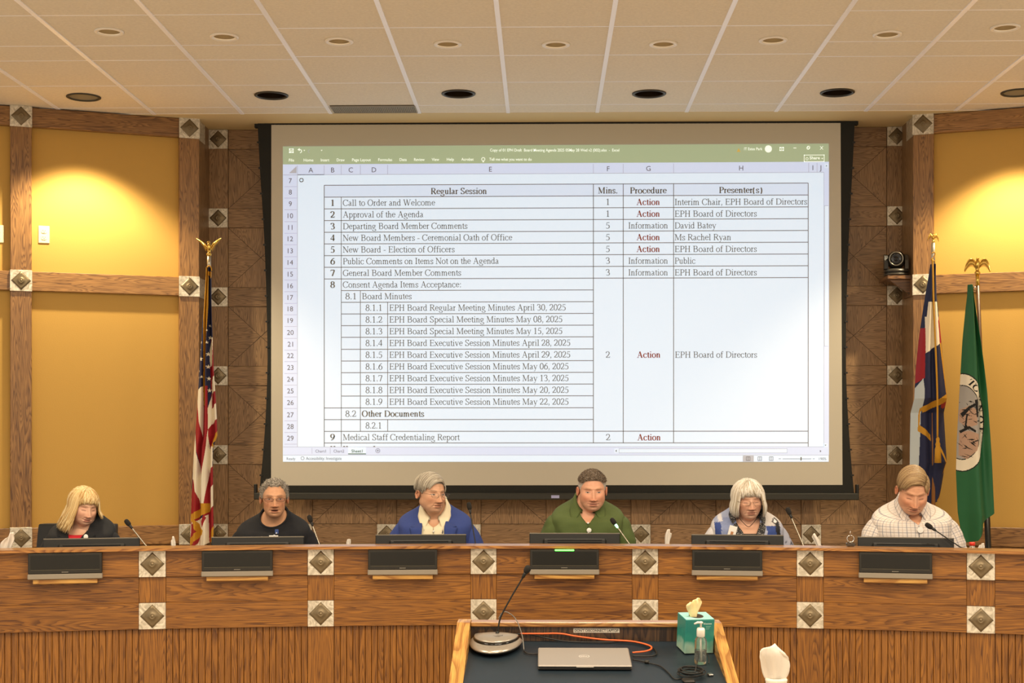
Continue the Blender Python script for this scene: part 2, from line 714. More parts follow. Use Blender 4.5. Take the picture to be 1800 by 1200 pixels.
rp.color_ramp.elements[1].color = lin('#ece3d0')
nt.links.new(n.outputs['Fac'], rp.inputs['Fac'])
nt.links.new(rp.outputs['Color'], b.inputs['Base Color'])
BRONZE = mat('bronze_stud', '#7d6e54', 0.46, 0.6, var=0.15, vscale=40)


def rosette(size, parent, matrix):
    h = size / 2
    o = MB().box(-h, h, -0.010, 0.004, -h, h, bev=0.0015).build('rosette', ALU, parent, matrix=matrix)
    d = size * 0.45
    mb = MB()
    # shallow pyramid with a ring mound and dimpled boss in the middle
    n = 32
    rings = [(1.0, 0.0), (1.0, 0.002), (0.7, 0.0026), (0.46, 0.0034), (0.36, 0.0060), (0.26, 0.0090), (0.19, 0.0095), (0.16, 0.0075), (0.13, 0.0085), (0.07, 0.0110), (0.0, 0.0112)]
    vs, fs = [], []
    for (q, y) in rings:
        sq = max(0.0, min(1.0, (q - 0.28) / 0.5))
        for j in range(n):
            a = 2 * pi * j / n
            rd = 1 / (abs(cos(a)) + abs(sin(a)))
            rr = d * q * (rd * sq + (1 - sq) * 0.9)
            vs.append((rr * cos(a), -0.010 - y, rr * sin(a)))
    for i in range(len(rings) - 1):
        for j in range(n):
            j2 = (j + 1) % n
            fs.append((i * n + j, i * n + j2, (i + 1) * n + j2, (i + 1) * n + j))
    mb.add(vs, fs)
    mb.build('diamond_stud', BRONZE, o, smooth=True)
    return o


ROS = {}


def put_rosette(size, parent, matrix, parts=True):
    if size not in ROS:
        ROS[size] = rosette(size, parent, matrix)
        return ROS[size]
    o = ROS[size].copy()
    COL.objects.link(o)
    o.parent = parent
    o.matrix_local = matrix
    for c in ROS[size].children:
        d = c.copy()
        COL.objects.link(d)
        d.parent = o
    return o


# ---- back wall: posts, rails and parquet panels
BW = 0.136
wall = struct(MB().box(-3.2, 3.3, YB + 0.02, YB + 0.12, 0, ZC + 0.2).build('wall_back', PLASTER))
pu = [PY(u, 769, YB).x for u in (385, 1575)]
px = [pu[0] + (pu[1] - pu[0]) * i / 8 for i in range(9)]
pz = [CZ + 2.126 - 0.5617 * i for i in range(7)]
for i, x in enumerate(px):
    MB().box(-BW / 2, BW / 2, -0.018, 0.02, 0, pz[0] + BW / 2 - ZF, bev=0.002).build('post', OAKD, wall, grain='z', loc=(x, YB, ZF))
for j, z in enumerate(pz[:6]):
    for i in range(8):
        w = px[i + 1] - px[i] - BW
        MB().box(-w / 2 + 0.001, w / 2 - 0.001, -0.012, 0.02, -BW / 2, BW / 2, bev=0.002).build('rail', OAKD, wall, grain='x', loc=((px[i] + px[i + 1]) / 2, YB, z))
for j in range(6):
    z0, z1 = pz[j + 1] + BW / 2, pz[j] - BW / 2
    for i in range(8):
        if 1 < j < 4 and 1 <= i <= 6 or j == 5 and 0 < i < 7:
            continue                         # wholly behind the screen or the dais
        w, h = (px[i + 1] - px[i] - BW) / 2 - 0.002, (z1 - z0) / 2 - 0.002
        # four mitred triangles, grain running along each outer edge
        me = bpy.data.meshes.new('parquet_panel')
        s = 1 if (i + j) % 2 else -1
        cxp = 0.0
        vs = [(-w, 0, -h), (w, 0, -h), (w, 0, h), (-w, 0, h), (cxp, 0, 0.0)]
        fcs = [(0, 1, 4), (1, 2, 4), (2, 3, 4), (3, 0, 4)]
        me.from_pydata(vs, [], fcs)
        uvl = me.uv_layers.new(name='UVMap')
        for fi, p in enumerate(me.polygons):
            du, dv = RND.uniform(0, 30), RND.uniform(0, 30)
            for li in p.loop_indices:
                c = me.vertices[me.loops[li].vertex_index].co
                hor = (fi % 2 == 0) ^ (j in (0, 3, 5))
                uvl.data[li].uv = ((c.z + du, c.x + dv) if hor else (c.x + du, c.z + dv))
        me.materials.append(OAKD)
        o = bpy.data.objects.new('parquet_panel', me)
        COL.objects.link(o)
        o.parent = wall
        o.location = ((px[i] + px[i + 1]) / 2, YB - 0.006, (z0 + z1) / 2)
        gv = MB()
        for (ax_, az_) in ((-w, -h), (w, -h), (w, h), (-w, h)):
            L_ = Vector((cxp - ax_, 0, -az_))
            nn = Vector((-L_.z, 0, L_.x)).normalized() * 0.0012
            a_ = Vector((ax_, -0.0012, az_))
            b_ = Vector((cxp, -0.0012, 0))
            gv.add([a_ - nn, b_ - nn, b_ + nn, a_ + nn], [(0, 1, 2, 3)])
        gv.build('mitre_line', mat('dark_joint', '#24170b', 0.8), o)
for i in (0, 8):
    for j in range(6):
        put_rosette(BW, wall, T(px[i], YB - 0.020, pz[j]))
for i in (1, 2, 3, 4, 5, 6, 7):
    put_rosette(BW, wall, T(px[i], YB - 0.020, pz[5]))

# ---- angled side walls: posts, rails, yellow plaster panels


def side_wall(name, near, far, sgn, first_t, trims):
    """near: corner post (by the back wall), far: point along the wall towards the camera"""
    d = Vector((far.x - near.x, far.y - near.y, 0))
    L0 = d.length
    d.normalize()
    ang = atan2(d.y, d.x)
    M = T(near.x, near.y, 0) @ Matrix.Rotation(ang if sgn > 0 else ang + pi, 4, 'Z')   # local x along the picture, -y towards the room
    X = lambda s: s if sgn > 0 else -s
    w = struct(MB().box(min(X(-0.06), X(3.2)), max(X(-0.06), X(3.2)), 0.0, 0.08, 0, ZC + 0.1).build(name, PAINT))
    w.matrix_world = M
    posts = [0.0, L0, 2 * L0]
    hb = BW / 2
    zr = (CZ + 2.129, CZ + 1.040, CZ - 0.664)
    top = zr[0] + hb
    for s in posts:
        MB().box(-hb, hb, -0.05, 0.0, 0, top - 0.0 - ZF, bev=0.003).build('post', OAKW, w, grain='z', loc=(X(s), 0, ZF))
        for z in zr:
            put_rosette(BW + 0.004, w, T(X(s), -0.052, z))
    for s0, s1 in ((0, L0), (L0, 2 * L0)):
        for z in zr:
            a, b_ = sorted((X(s0 + hb), X(s1 - hb)))
            MB().box(a, b_, -0.045, 0.0, z - hb + 0.004, z + hb - 0.004, bev=0.003).build('rail', OAKW, w, grain='x')
    MB().box(*sorted((X(hb), X(2 * L0))), -0.03, 0.0, ZF, zr[2] - hb, bev=0.002).build('wainscot', OAKW, w, grain='x')
    return w, M, L0, X


OAKW = wood('oak_post', '#aa7c46', '#5e3c1c', rough=0.45, coat=0.1, gv=15, gu=1.4, lines=0.6)
nl, fl_ = PD(331, 769, 10.23), PD(36.5, 769, 9.85)
WL, ML, LL, XL = side_wall('wall_left', nl, fl_, -1, 0, 1)
nr_ = PD(1624, 769, 10.10)
fr_ = PD(1624 + 294, 769, 9.72)
WR, MR, LR, XR = side_wall('wall_right', nr_, fr_, 1, 0, 2)
# the returns between the corner posts and the back wall
for k, (corner, sg, x_in) in enumerate(((nl, -1, px[0]), (nr_, 1, px[8]))):
    xin = PD(362, 769, 10.45).x if sg < 0 else PD(1591, 769, 10.35).x
    x0 = corner.x + (BW / 2 if sg < 0 else -BW / 2)
    y0 = corner.y + (-0.03 if sg < 0 else -0.03)
    o = MB()
    a = Vector((x0, y0 + 0.005, 0)); b_ = Vector((xin, YB + 0.02, 0))
    nn = Vector((b_.y - a.y, -(b_.x - a.x), 0)).normalized() * (0.03 * (-1 if sg < 0 else 1))
    vs = [a, b_, b_ + nn, a + nn]
    z1 = CZ + 2.129 + BW / 2
    o.add([(p.x, p.y, ZF) for p in vs] + [(p.x, p.y, z1) for p in vs], [(0, 1, 5, 4), (1, 2, 6, 5), (2, 3, 7, 6), (3, 0, 4, 7), (4, 5, 6, 7), (0, 3, 2, 1)])
    tr = struct(o.build('trim_%d' % (k + 1), OAKD, grain='z'))
    # metal bands folded round the corner at the three rail heights
    for z in (CZ + 2.129, CZ + 1.04, CZ - 0.664):
        off = nn.normalized() * -0.003
        off = Vector((-off.x, -off.y, 0)) if (off.x * (-sg) < 0) else off
        e = a + (b_ - a) * 0.55
        q = [a + off, e + off]
        MB().add([(q[0].x, q[0].y, z - BW / 2), (q[1].x, q[1].y, z - BW / 2), (q[1].x, q[1].y, z + BW / 2), (q[0].x, q[0].y, z + BW / 2)], [(0, 1, 2, 3)]).build('corner_band', ALU, tr)

# ---- power outlets on the left wall
OUT = mat('ivory_plastic', '#eadfb4', 0.4)


def outlet(label, u, v, Dd):
    p = ML.inverted() @ PD(u, v, Dd)
    t = thing('power_outlet', label, 'power outlet', ML @ Vector((p.x, -0.001, p.z)))
    t.rotation_euler = ML.to_euler()
    MB().box(-0.036, 0.036, -0.006, 0.001, -0.058, 0.058, bev=0.003).build('cover_plate', OUT, t)
    for z in (-0.022, 0.022):
        fc = MB()
        pol = [(0.017 * max(-1, min(1, 1.25 * cos(a))), z + 0.014 * sin(a)) for a in [2 * pi * i / 20 for i in range(20)]]
        fc.prism(pol, -0.009, -0.005)
        f = fc.build('socket', OUT, t)
        sl = MB()
        sl.box(-0.008, -0.0055, -0.0095, -0.008, z + 0.0, z + 0.009).box(0.0055, 0.008, -0.0095, -0.008, z, z + 0.008)
        sl.prism([(0.003 * cos(a), z - 0.007 + 0.003 * sin(a)) for a in [2 * pi * i / 10 for i in range(10)]], -0.0095, -0.008)
        sl.build('slots', BLACK, f)
    return t


outlet('ivory double power outlet on the yellow wall right of the post', 77, 413, 9.92)
outlet('ivory wall plate left of the post, cut by the picture edge', -3, 411, 9.80)
# ================================================================== the dais
DV = [PD(u, 769, D) for u, D in ((268, 7.24), (564, 7.345), (850, 7.40), (1134, 7.38), (1424, 7.27), (1724, 7.09))]
turn = []
for i in range(1, 5):
    a, b_ = DV[i] - DV[i - 1], DV[i + 1] - DV[i]
    turn.append(atan2(b_.y, b_.x) - atan2(a.y, a.x))
tm = sum(turn) / len(turn)
d0 = Matrix.Rotation(-tm, 3, 'Z') @ (DV[1] - DV[0])
d1 = Matrix.Rotation(tm, 3, 'Z') @ (DV[5] - DV[4])
DV = [DV[0] - d0] + DV + [DV[5] + d1]
for p in DV:
    p.z = 0
ZT = CZ - 0.5375                             # ledge top
B = 0.128
zu0, zu1 = CZ - 0.681, CZ - 0.553            # upper row of rosettes / rail
zl0, zl1 = CZ - 0.936, CZ - 0.8075
dais = thing('council_dais', 'long curved oak council dais with metal diamond plates along its front', 'dais', (0, 0, 0))


def seg(i):
    a, b_ = DV[i], DV[i + 1]
    d = (b_ - a)
    return a, d, d.length, atan2(d.y, d.x)


def vang(i):
    if i == 0: return seg(0)[3]
    if i == len(DV) - 1: return seg(i - 1)[3]
    return (seg(i - 1)[3] + seg(i)[3]) / 2


def off_line(off):                            # the dais front line moved `off` towards the people
    out = []
    for i, p in enumerate(DV):
        a = vang(i)
        out.append(Vector((p.x - sin(a) * off, p.y + cos(a) * off, 0)))
    return out


def strip(name, o0, o1, z0, z1, m, parent, bev=0.0):
    A, Bk = off_line(o0), off_line(o1)
    k = len(A)
    mb = MB()
    vs = [(p.x, p.y, z0) for p in A] + [(p.x, p.y, z1) for p in A] + [(p.x, p.y, z1) for p in Bk] + [(p.x, p.y, z0) for p in Bk]
    fs = []
    for i in range(k - 1):
        for r in range(4):
            q = (r + 1) % 4
            fs.append((r * k + i, r * k + i + 1, q * k + i + 1, q * k + i))
    fs += [(0, k, 2 * k, 3 * k), (k - 1, 4 * k - 1, 3 * k - 1, 2 * k - 1)]
    mb.add(vs, fs)
    return mb.build(name, m, parent)


OAKT = wood('oak_ledge', '#b8803c', '#6a3c16', rough=0.3, coat=0.3)
strip('ledge', -0.045, 0.12, ZT - 0.0135, ZT, OAKT, dais)
strip('front_carcass', 0.02, 0.06, 0.0, ZT - 0.018, wood('oak_core', '#7c4c20', '#3c200c'), dais)
ZW = ZT - 0.30
strip('work_surface', 0.06, 0.40, ZW - 0.022, ZW, wood('oak_worktop', '#9a6a34', '#5a3414'), dais)
for i in range(7):
    a, d, L_, ang = seg(i)
    c = (a + d / 2)
    hw = L_ / 2 - B / 2 - 0.001
    kw = dict(rot=(0, 0, ang))
    MB().box(-hw, hw, -0.006, 0.02, zu0 + 0.001, zu1 + 0.012, bev=0.002).build('upper_rail', OAK, dais, loc=(c.x, c.y, 0), **kw)
    MB().box(-hw, hw, 0.006, 0.02, zl1, zu0, bev=0.001).build('middle_panel', OAK, dais, loc=(c.x, c.y, 0), **kw)
    MB().box(-hw, hw, -0.010, 0.02, zl0 + 0.001, zl1, bev=0.0015).build('lower_rail', OAK, dais, loc=(c.x, c.y, 0), **kw)
    # beadboard: narrow vertical boards with V grooves, each board its own piece of grain
    nb = 22
    bw = 2 * hw / nb
    mb = MB()
    for k in range(nb):
        x0 = -hw + k * bw
        pr = [(x0 + 0.0002, 0.013), (x0 + 0.0024, 0.008), (x0 + bw - 0.0024, 0.008), (x0 + bw - 0.0002, 0.013)]
        for q in range(3):
            (xa, ya), (xb, yb) = pr[q], pr[q + 1]
            mb.add([(xa, ya, 0.08), (xb, yb, 0.08), (xb, yb, zl0), (xa, ya, zl0)], [(0, 1, 2, 3)])
    o = mb.build('beadboard', OAK, dais, grain='z', loc=(c.x, c.y, 0), **kw)
    uvl = o.data.uv_layers['UVMap'].data
    for p in o.data.polygons:
        s = (p.index // 3)
        for li in p.loop_indices:
            uvl[li].uv = (uvl[li].uv[0] + 0.73 * s, uvl[li].uv[1] + 0.41 * ((s * 7) % 5))
    MB().box(-hw, hw, 0.0, 0.02, 0.0, 0.08).build('plinth', OAK, dais, loc=(c.x, c.y, 0), **kw)
for i in range(1, 7):
    p, ang = DV[i], vang(i)
    M = T(p.x, p.y, 0) @ Matrix.Rotation(ang, 4, 'Z')
    for (z0, z1, y) in ((zl1, zu0, 0.003), (0.0, zl0, 0.003)):
        MB().box(-B / 2, B / 2, y, 0.02, z0, z1, bev=0.001).build('post', OAK, dais, grain='z', matrix=M)
    for z in ((zu0 + zu1) / 2, (zl0 + zl1) / 2):
        put_rosette(B, dais, M @ T(0, -0.004, z))


def on_dais(u, off):
    """a spot on the dais line seen in picture column u, moved `off` behind the front; returns point, angle"""
    P_ = off_line(off)
    r = ray(u, 769)
    for i in range(7):
        a, b_ = P_[i], P_[i + 1]
        d = b_ - a
        den = r.x * d.y - r.y * d.x
        s = (a.x * r.y - a.y * r.x) / den
        s = -s if False else s
        # solve a + d*s parallel to r
        s = (a.y * r.x - a.x * r.y) / (d.x * r.y - d.y * r.x)
        if -1e-6 <= s <= 1 + 1e-6:
            q = a + d * s
            return Vector((q.x, q.y, 0)), atan2(d.y, d.x)
    raise ValueError(u)


# ---- small displays hung on the dais front
GLASS = mat('display_glass', '#16150f', 0.35, bump=0.0)
BEZ = mat('bezel_grey', '#908778', 0.45, 0.2)
SEATS = ['the blonde woman', 'the man in the black sweater', 'the man in the blue blazer', 'the man in the green shirt', 'the white-haired woman', 'the man in the checked shirt']
for k, u in enumerate((116, 418, 708, 992, 1278, 1573.5)):
    p, ang = on_dais(u, 0.0)
    t = thing('front_display', 'grey-bezelled black display on the dais front below ' + SEATS[k], 'display', (p.x, p.y, zu1), ang, 'displays along the dais front')
    w, h = 0.171, 0.124
    z1 = -0.002
    MB().box(-w, w, -0.05, -0.007, z1 - 0.098, z1, bev=0.003).build('housing', mat('display_frame', '#24211b', 0.5), t)
    MB().box(-w + 0.012, w - 0.012, -0.0515, -0.05, z1 - 0.078, z1 - 0.010).build('screen', GLASS, t)
    MB().box(-w + 0.012, w - 0.012, -0.0518, -0.05, z1 - 0.0805, z1 - 0.0785).build('screen_edge', mat('screen_edge', '#55503f', 0.4), t)
    bz = MB().box(-w - 0.002, w + 0.002, -0.054, -0.008, z1 - h, z1 - 0.0985, bev=0.003).build('lower_bezel', BEZ, t)
    lg = MB()
    for q in range(6):
        lg.box(-0.0155 + q * 0.0052, -0.0155 + q * 0.0052 + 0.0036, -0.0522, -0.05, z1 - 0.0920, z1 - 0.0885)
    lg.build('maker_mark', mat('mark_silver', '#8f897c', 0.4), t)
    MB().box(-0.149, 0.149, -0.045, -0.007, z1 - h - 0.0225, z1 - h - 0.0005, bev=0.002).build('support_shelf', OAKL, t)
    if k == 3:
        MB().box(-0.048, 0.048, -0.058, -0.050, z1 - 0.007, z1 + 0.001, bev=0.002).build('light_bar', mat('green_light', '#8cff8a', 0.4, emit='#4dff4a', estr=3.5), t)['label'] = 'glowing green light bar'
    else:
        MB().box(-0.05, 0.05, -0.0515, -0.05, z1 - 0.004, z1 - 0.001).build('light_bar', MATS['display_frame'], t)

# ---- desk monitors seen from behind over the ledge
for k, (u, vt) in enumerate(((162, 946), (453.5, 943.5), (740, 939.5), (1010, 937), (1296, 940), (1591.5, 944.5))):
    p, ang = on_dais(u, 0.22)
    dist = (p - EYE).to_2d().length
    Dp = p.x * FWD.x + p.y * FWD.y
    zt = CZ - (vt - 769) / F * Dp
    t = thing('desk_monitor', 'back of the black desk monitor in front of ' + SEATS[k], 'monitor', (p.x, p.y, ZW), ang, 'desk monitors behind the ledge')
    H = zt - ZW
    w = 0.232
    tilt = R(-7, 'X')
    Mt = T(0, 0, H) @ tilt
    MB().box(-w, w, -0.012, 0.012, -0.285, 0.0, bev=0.003).build('panel', BLACK, t, matrix=Mt)
    MB().box(-w, w, -0.0125, 0.0128, -0.0045, 0.0015, bev=0.001).build('top_edge', mat('monitor_edge', '#6a6252', 0.35), t, matrix=Mt)
    bk = MB().box(-w * 0.7, w * 0.7, -0.030, -0.012, -0.24, -0.028, bev=0.008).build('rear_cover', BLACK, t, matrix=Mt)
    vm = MB()
    for q in range(3):
        vm.box(-w * 0.6, w * 0.6, -0.0305, -0.029, -0.040 - q * 0.012, -0.035 - q * 0.012)
    vm.build('vent_slots', mat('slot_black', '#050504', 0.9), bk)
    MB().box(-0.03, 0.03, -0.05, -0.03, -H + 0.02, -0.10, bev=0.004).build('stand_neck', BLACK, t, loc=(0, 0, H))
    MB().box(-0.11, 0.11, -0.10, 0.07, 0.001, 0.016, bev=0.006).build('stand_base', BLACK, t)
    MB().box(-w + 0.015, w - 0.015, 0.0122, 0.0130, -0.27, -0.015).build('screen', mat('monitor_lit', '#303840', 0.2, emit='#90a8c0', estr=0.25), t, matrix=Mt)

# ---- gooseneck microphones on the work surface
MICF = mat('mic_foam', '#1d1a15', 0.9, bump=0.6, bscale=900)
CHROME = mat('satin_stem', '#a8a08e', 0.35, 0.9)


def gooseneck(pts, r, base_r, t, lit=None, dark_stem=False, head_len=0.055, head_r=0.0145):
    """pts: local points from the base socket to the start of the head"""
    c = spline(pts, 8)
    st = MB().tube(c, r, 8).build('stem', BLACK if dark_stem else CHROME, t, True)
    tip = c[-1]
    d = (c[-1] - c[-3]).normalized()
    q = d.to_track_quat('Z', 'Y').to_matrix().to_4x4()
    M = T(*tip) @ q
    cl = MB().lathe([(r * 1.2, -0.012), (r * 1.9, -0.006), (r * 2.2, 0.004), (r * 2.2, 0.012), (r * 1.4, 0.014)], 16).build('collar', BLACK if lit is None else lit, t, True, matrix=M)
    hl = head_len
    hr = head_r
    MB().lathe([(hr * 0.55, 0.010), (hr * 0.85, 0.016), (hr, 0.024), (hr, hl * 0.75), (hr * 0.86, hl * 0.92), (hr * 0.5, hl), (0.0, hl + 0.002)], 20).build('mic_head', MICF, t, True, matrix=M)


MICS = [(224, 918, 256, 958, 0.22, 'beside the blonde woman', None, 7),
        (545, 912, 562, 958, 0.20, 'right of the man in the black sweater', None, 8),
        (824, 885, 836, 956, 0.24, 'in front of the left arm of the man in the blue blazer', None, 9),
        (1078, 916, 1108, 958, 0.22, 'with glowing green ring before the man in the green shirt', 'g', 4),
        (1385, 895, 1412, 958, 0.24, 'right of the white-haired woman', None, 8),
        (1631, 923, 1686, 960, 0.24, 'in front of the man in the checked shirt', None, 6)]
for (uh, vh, ub, vb, off, lab, lit, _) in MICS:
    pb, ang = on_dais(ub, 0.17)
    D = pb.x * FWD.x + pb.y * FWD.y
    hp = PD(uh, vh, D + (off - 0.17))
    lp = PD(ub, vb, D)
    t = thing('gooseneck_microphone', 'thin gooseneck microphone ' + lab, 'microphone', (pb.x, pb.y, ZW), 0, 'microphones along the dais')
    loc = Vector((pb.x, pb.y, ZW))
    dirh = (hp - lp)
    e = lp + dirh * 0.80
    b0 = lp - dirh * 0.62
    bx, by = b0.x - loc.x, b0.y - loc.y
    pts = [Vector((bx, by, 0.04)), Vector((bx, by, 0.09)), lp - dirh * 0.36 - loc, lp - loc, (lp + dirh * 0.45) - loc, e - loc]
    MB().lathe([(0.024, 0.001), (0.024, 0.012), (0.018, 0.022), (0.010, 0.03), (0.007, 0.045)], 24, M=T(bx, by, 0)).build('base', BLACK, t, True)
    gooseneck(pts, 0.0032, 0.02, t, None if not lit else mat('ring_green', '#b8ffc8', 0.4, emit='#8dffb0', estr=2.5), dark_stem=(uh == 1631 or uh == 824), head_len=0.05, head_r=0.0125)


# ---- tissue boxes behind the ledge, their tissues standing above it
def tissue_mesh(h, w, seed, lean=0.0, n=14, m=14, twist=0.6):
    """one pulled-up crumpled paper tissue, base at z = 0, h tall, w wide at the top"""
    r = random.Random(seed)
    V = np.zeros(((n + 1) * (m + 1), 3))
    ph = r.uniform(0, 6)
    k = 0
    for i in range(n + 1):
        t = i / n
        for j in range(m + 1):
            s = j / m * 2 - 1
            ww = w * (0.34 + 0.66 * t ** 0.8) * (1 - 0.35 * max(0, t - 0.75) / 0.25)
            a = s * (1.9 - 0.9 * t) + twist * t
            rad = ww * (0.42 + 0.12 * sin(3.0 * s + ph + 3 * t))
            x = rad * sin(a) + lean * t * t * h
            y = rad * (1 - cos(a)) * 0.75 - 0.35 * rad + 0.07 * w * sin(7 * s + ph + 2 * t) * (0.4 + t)
            z = h * t * (1 - 0.16 * abs(s) * t - 0.16 * (0.5 + 0.5 * sin(2.2 * s + ph)) * t)
            V[k] = (x, y, z)
            k += 1
    fs = np.array([(i * (m + 1) + j, i * (m + 1) + j + 1, (i + 1) * (m + 1) + j + 1, (i + 1) * (m + 1) + j) for i in range(n) for j in range(m)])
    return V, fs


def tissue(parent, h, w, seed, loc, lean=0.0, m=None):
    V, fs = tissue_mesh(h, w, seed, lean)
    o = np_mesh('tissue', V, fs, m or TISSUE, parent)
    md = o.modifiers.new('thickness', 'SOLIDIFY')
    md.thickness = 0.0012
    o.location = loc
    return o


BOXM = mat('tissue_box_card', '#7d9aa0', 0.6, var=0.25, vscale=30)
for k, (u, vtop, vbase, wpx, lab, lean) in enumerate((
        (8, 929, 967, 28, 'beside the left picture edge', 0.1), (306, 938, 960, 10, 'between the blonde woman and the flag', -0.1),
        (612, 940.5, 956, 11, 'left of the man in the blue blazer', 0.0), (1172, 923, 957, 19, 'right of the man in the green shirt, tall', 0.05),
        (1442, 935, 959, 18, 'right of the white-haired woman', -0.3), (1724, 949, 965, 15, 'beside the red-capped bottle', 0.0))):
    p, ang = on_dais(u, 0.27 if u > 20 else 0.15)
    D = p.x * FWD.x + p.y * FWD.y
    zb, zt = CZ - (vbase - 769) / F * D, CZ - (vtop - 769) / F * D
    hb = min(ZT - ZW - 0.004, zb - ZW - 0.01)
    hb = 0.235
    t = thing('tissue_box', 'white tissue standing up behind the ledge ' + lab, 'tissue box', (p.x, p.y, ZW), ang, 'tissue boxes behind the dais ledge')
    MB().box(-0.045, 0.045, -0.045, 0.045, 0.0005, hb, bev=0.003).build('box', BOXM, t)
    tissue(t, zt - ZW - hb + 0.004, wpx / F * D * 1.0, 11 + k, (0, 0, hb - 0.004), lean)

# red-capped bottle and small chrome clip-stand with a ring
p, ang = on_dais(1709, 0.365)
D = p.x * FWD.x + p.y * FWD.y
t = thing('water_bottle', 'small clear bottle with a red cap behind the ledge at the right', 'bottle', (p.x, p.y, ZW))
zt = CZ - (952.5 - 769) / F * D - ZW
MB().lathe([(0.028, 0.001), (0.03, 0.006), (0.03, zt - 0.07), (0.024, zt - 0.045), (0.0125, zt - 0.022), (0.0125, zt - 0.016)], 24).build('bottle_body', mat('clear_plastic', '#e8e4d8', 0.1, trans=0.85), t, True)
MB().lathe([(0.0145, zt - 0.018), (0.0145, zt - 0.002), (0.012, zt)], 24).build('cap', mat('red_plastic', '#d8331f', 0.4), t, True)
p, ang = on_dais(1495, 0.09)
D = p.x * FWD.x + p.y * FWD.y
t = thing('ring_stand', 'small clear stand with a chrome ring on the ledge left of the checked-shirt man', 'desk ornament', (p.x, p.y, ZT + 0.0005))
zb = 0.018
MB().box(-0.021, 0.021, -0.012, 0.012, 0.0, zb, bev=0.003).build('block', mat('smoky_acrylic', '#8a8478', 0.08, trans=0.9), t)
ring = [Vector((0.017 * cos(a), 0, zb + 0.019 + 0.017 * sin(a))) for a in [2 * pi * i / 28 for i in range(29)]]
MB().tube(ring, 0.0028, 8, cap=False).build('ring', mat('chrome_ring', '#cfc9bd', 0.12, 1.0), t, True)
MB().tube([(0, 0, zb + 0.034), (-0.002, 0, zb + 0.05), (0.001, 0, zb + 0.060)], [0.003, 0.002, 0.001], 8).build('stem', MATS['chrome_ring'], t, True)
# ================================================================== lettering
# A serif face drawn as pen strokes (thick uprights, hairline horizontals, bracketless serifs), units of 1/1000 em
ADV = {}
for s_, w_ in (('aceszv', 444), ('bdghnopqukxy', 500), ('fr', 333), ('ijlt', 278), ('m', 778), ('w', 722), ('ADGHKNOQVXY', 722), ('BCR', 667), ('ELTZ', 611), ('FPS', 556), ('I', 333),
               ('M', 889), ('W', 944), ('U', 722), ('J', 389), ('0123456789', 500), (' .,', 250), ('-()', 333), (':', 278)):
    for c_ in s_:
        ADV[c_] = w_
ADV['s'] = 389
ADV['v'] = 500
ADV['P'] = 556
K, H_, A_ = 'k', 't', 'a'       # thick, thin, automatic by direction


def arc(cx, cy, rx, ry, a0, a1, n=14):
    return [(cx + rx * cos(radians(a0 + (a1 - a0) * i / n)), cy + ry * sin(radians(a0 + (a1 - a0) * i / n))) for i in range(n + 1)]


def sf(x, y, w=75):             # foot/head serif
    return (H_, [(x - w, y + (18 if y < 300 else -18)), (x + w, y + (18 if y < 300 else -18))])


def stem(x, y0, y1):
    return (K, [(x, y0), (x, y1)])


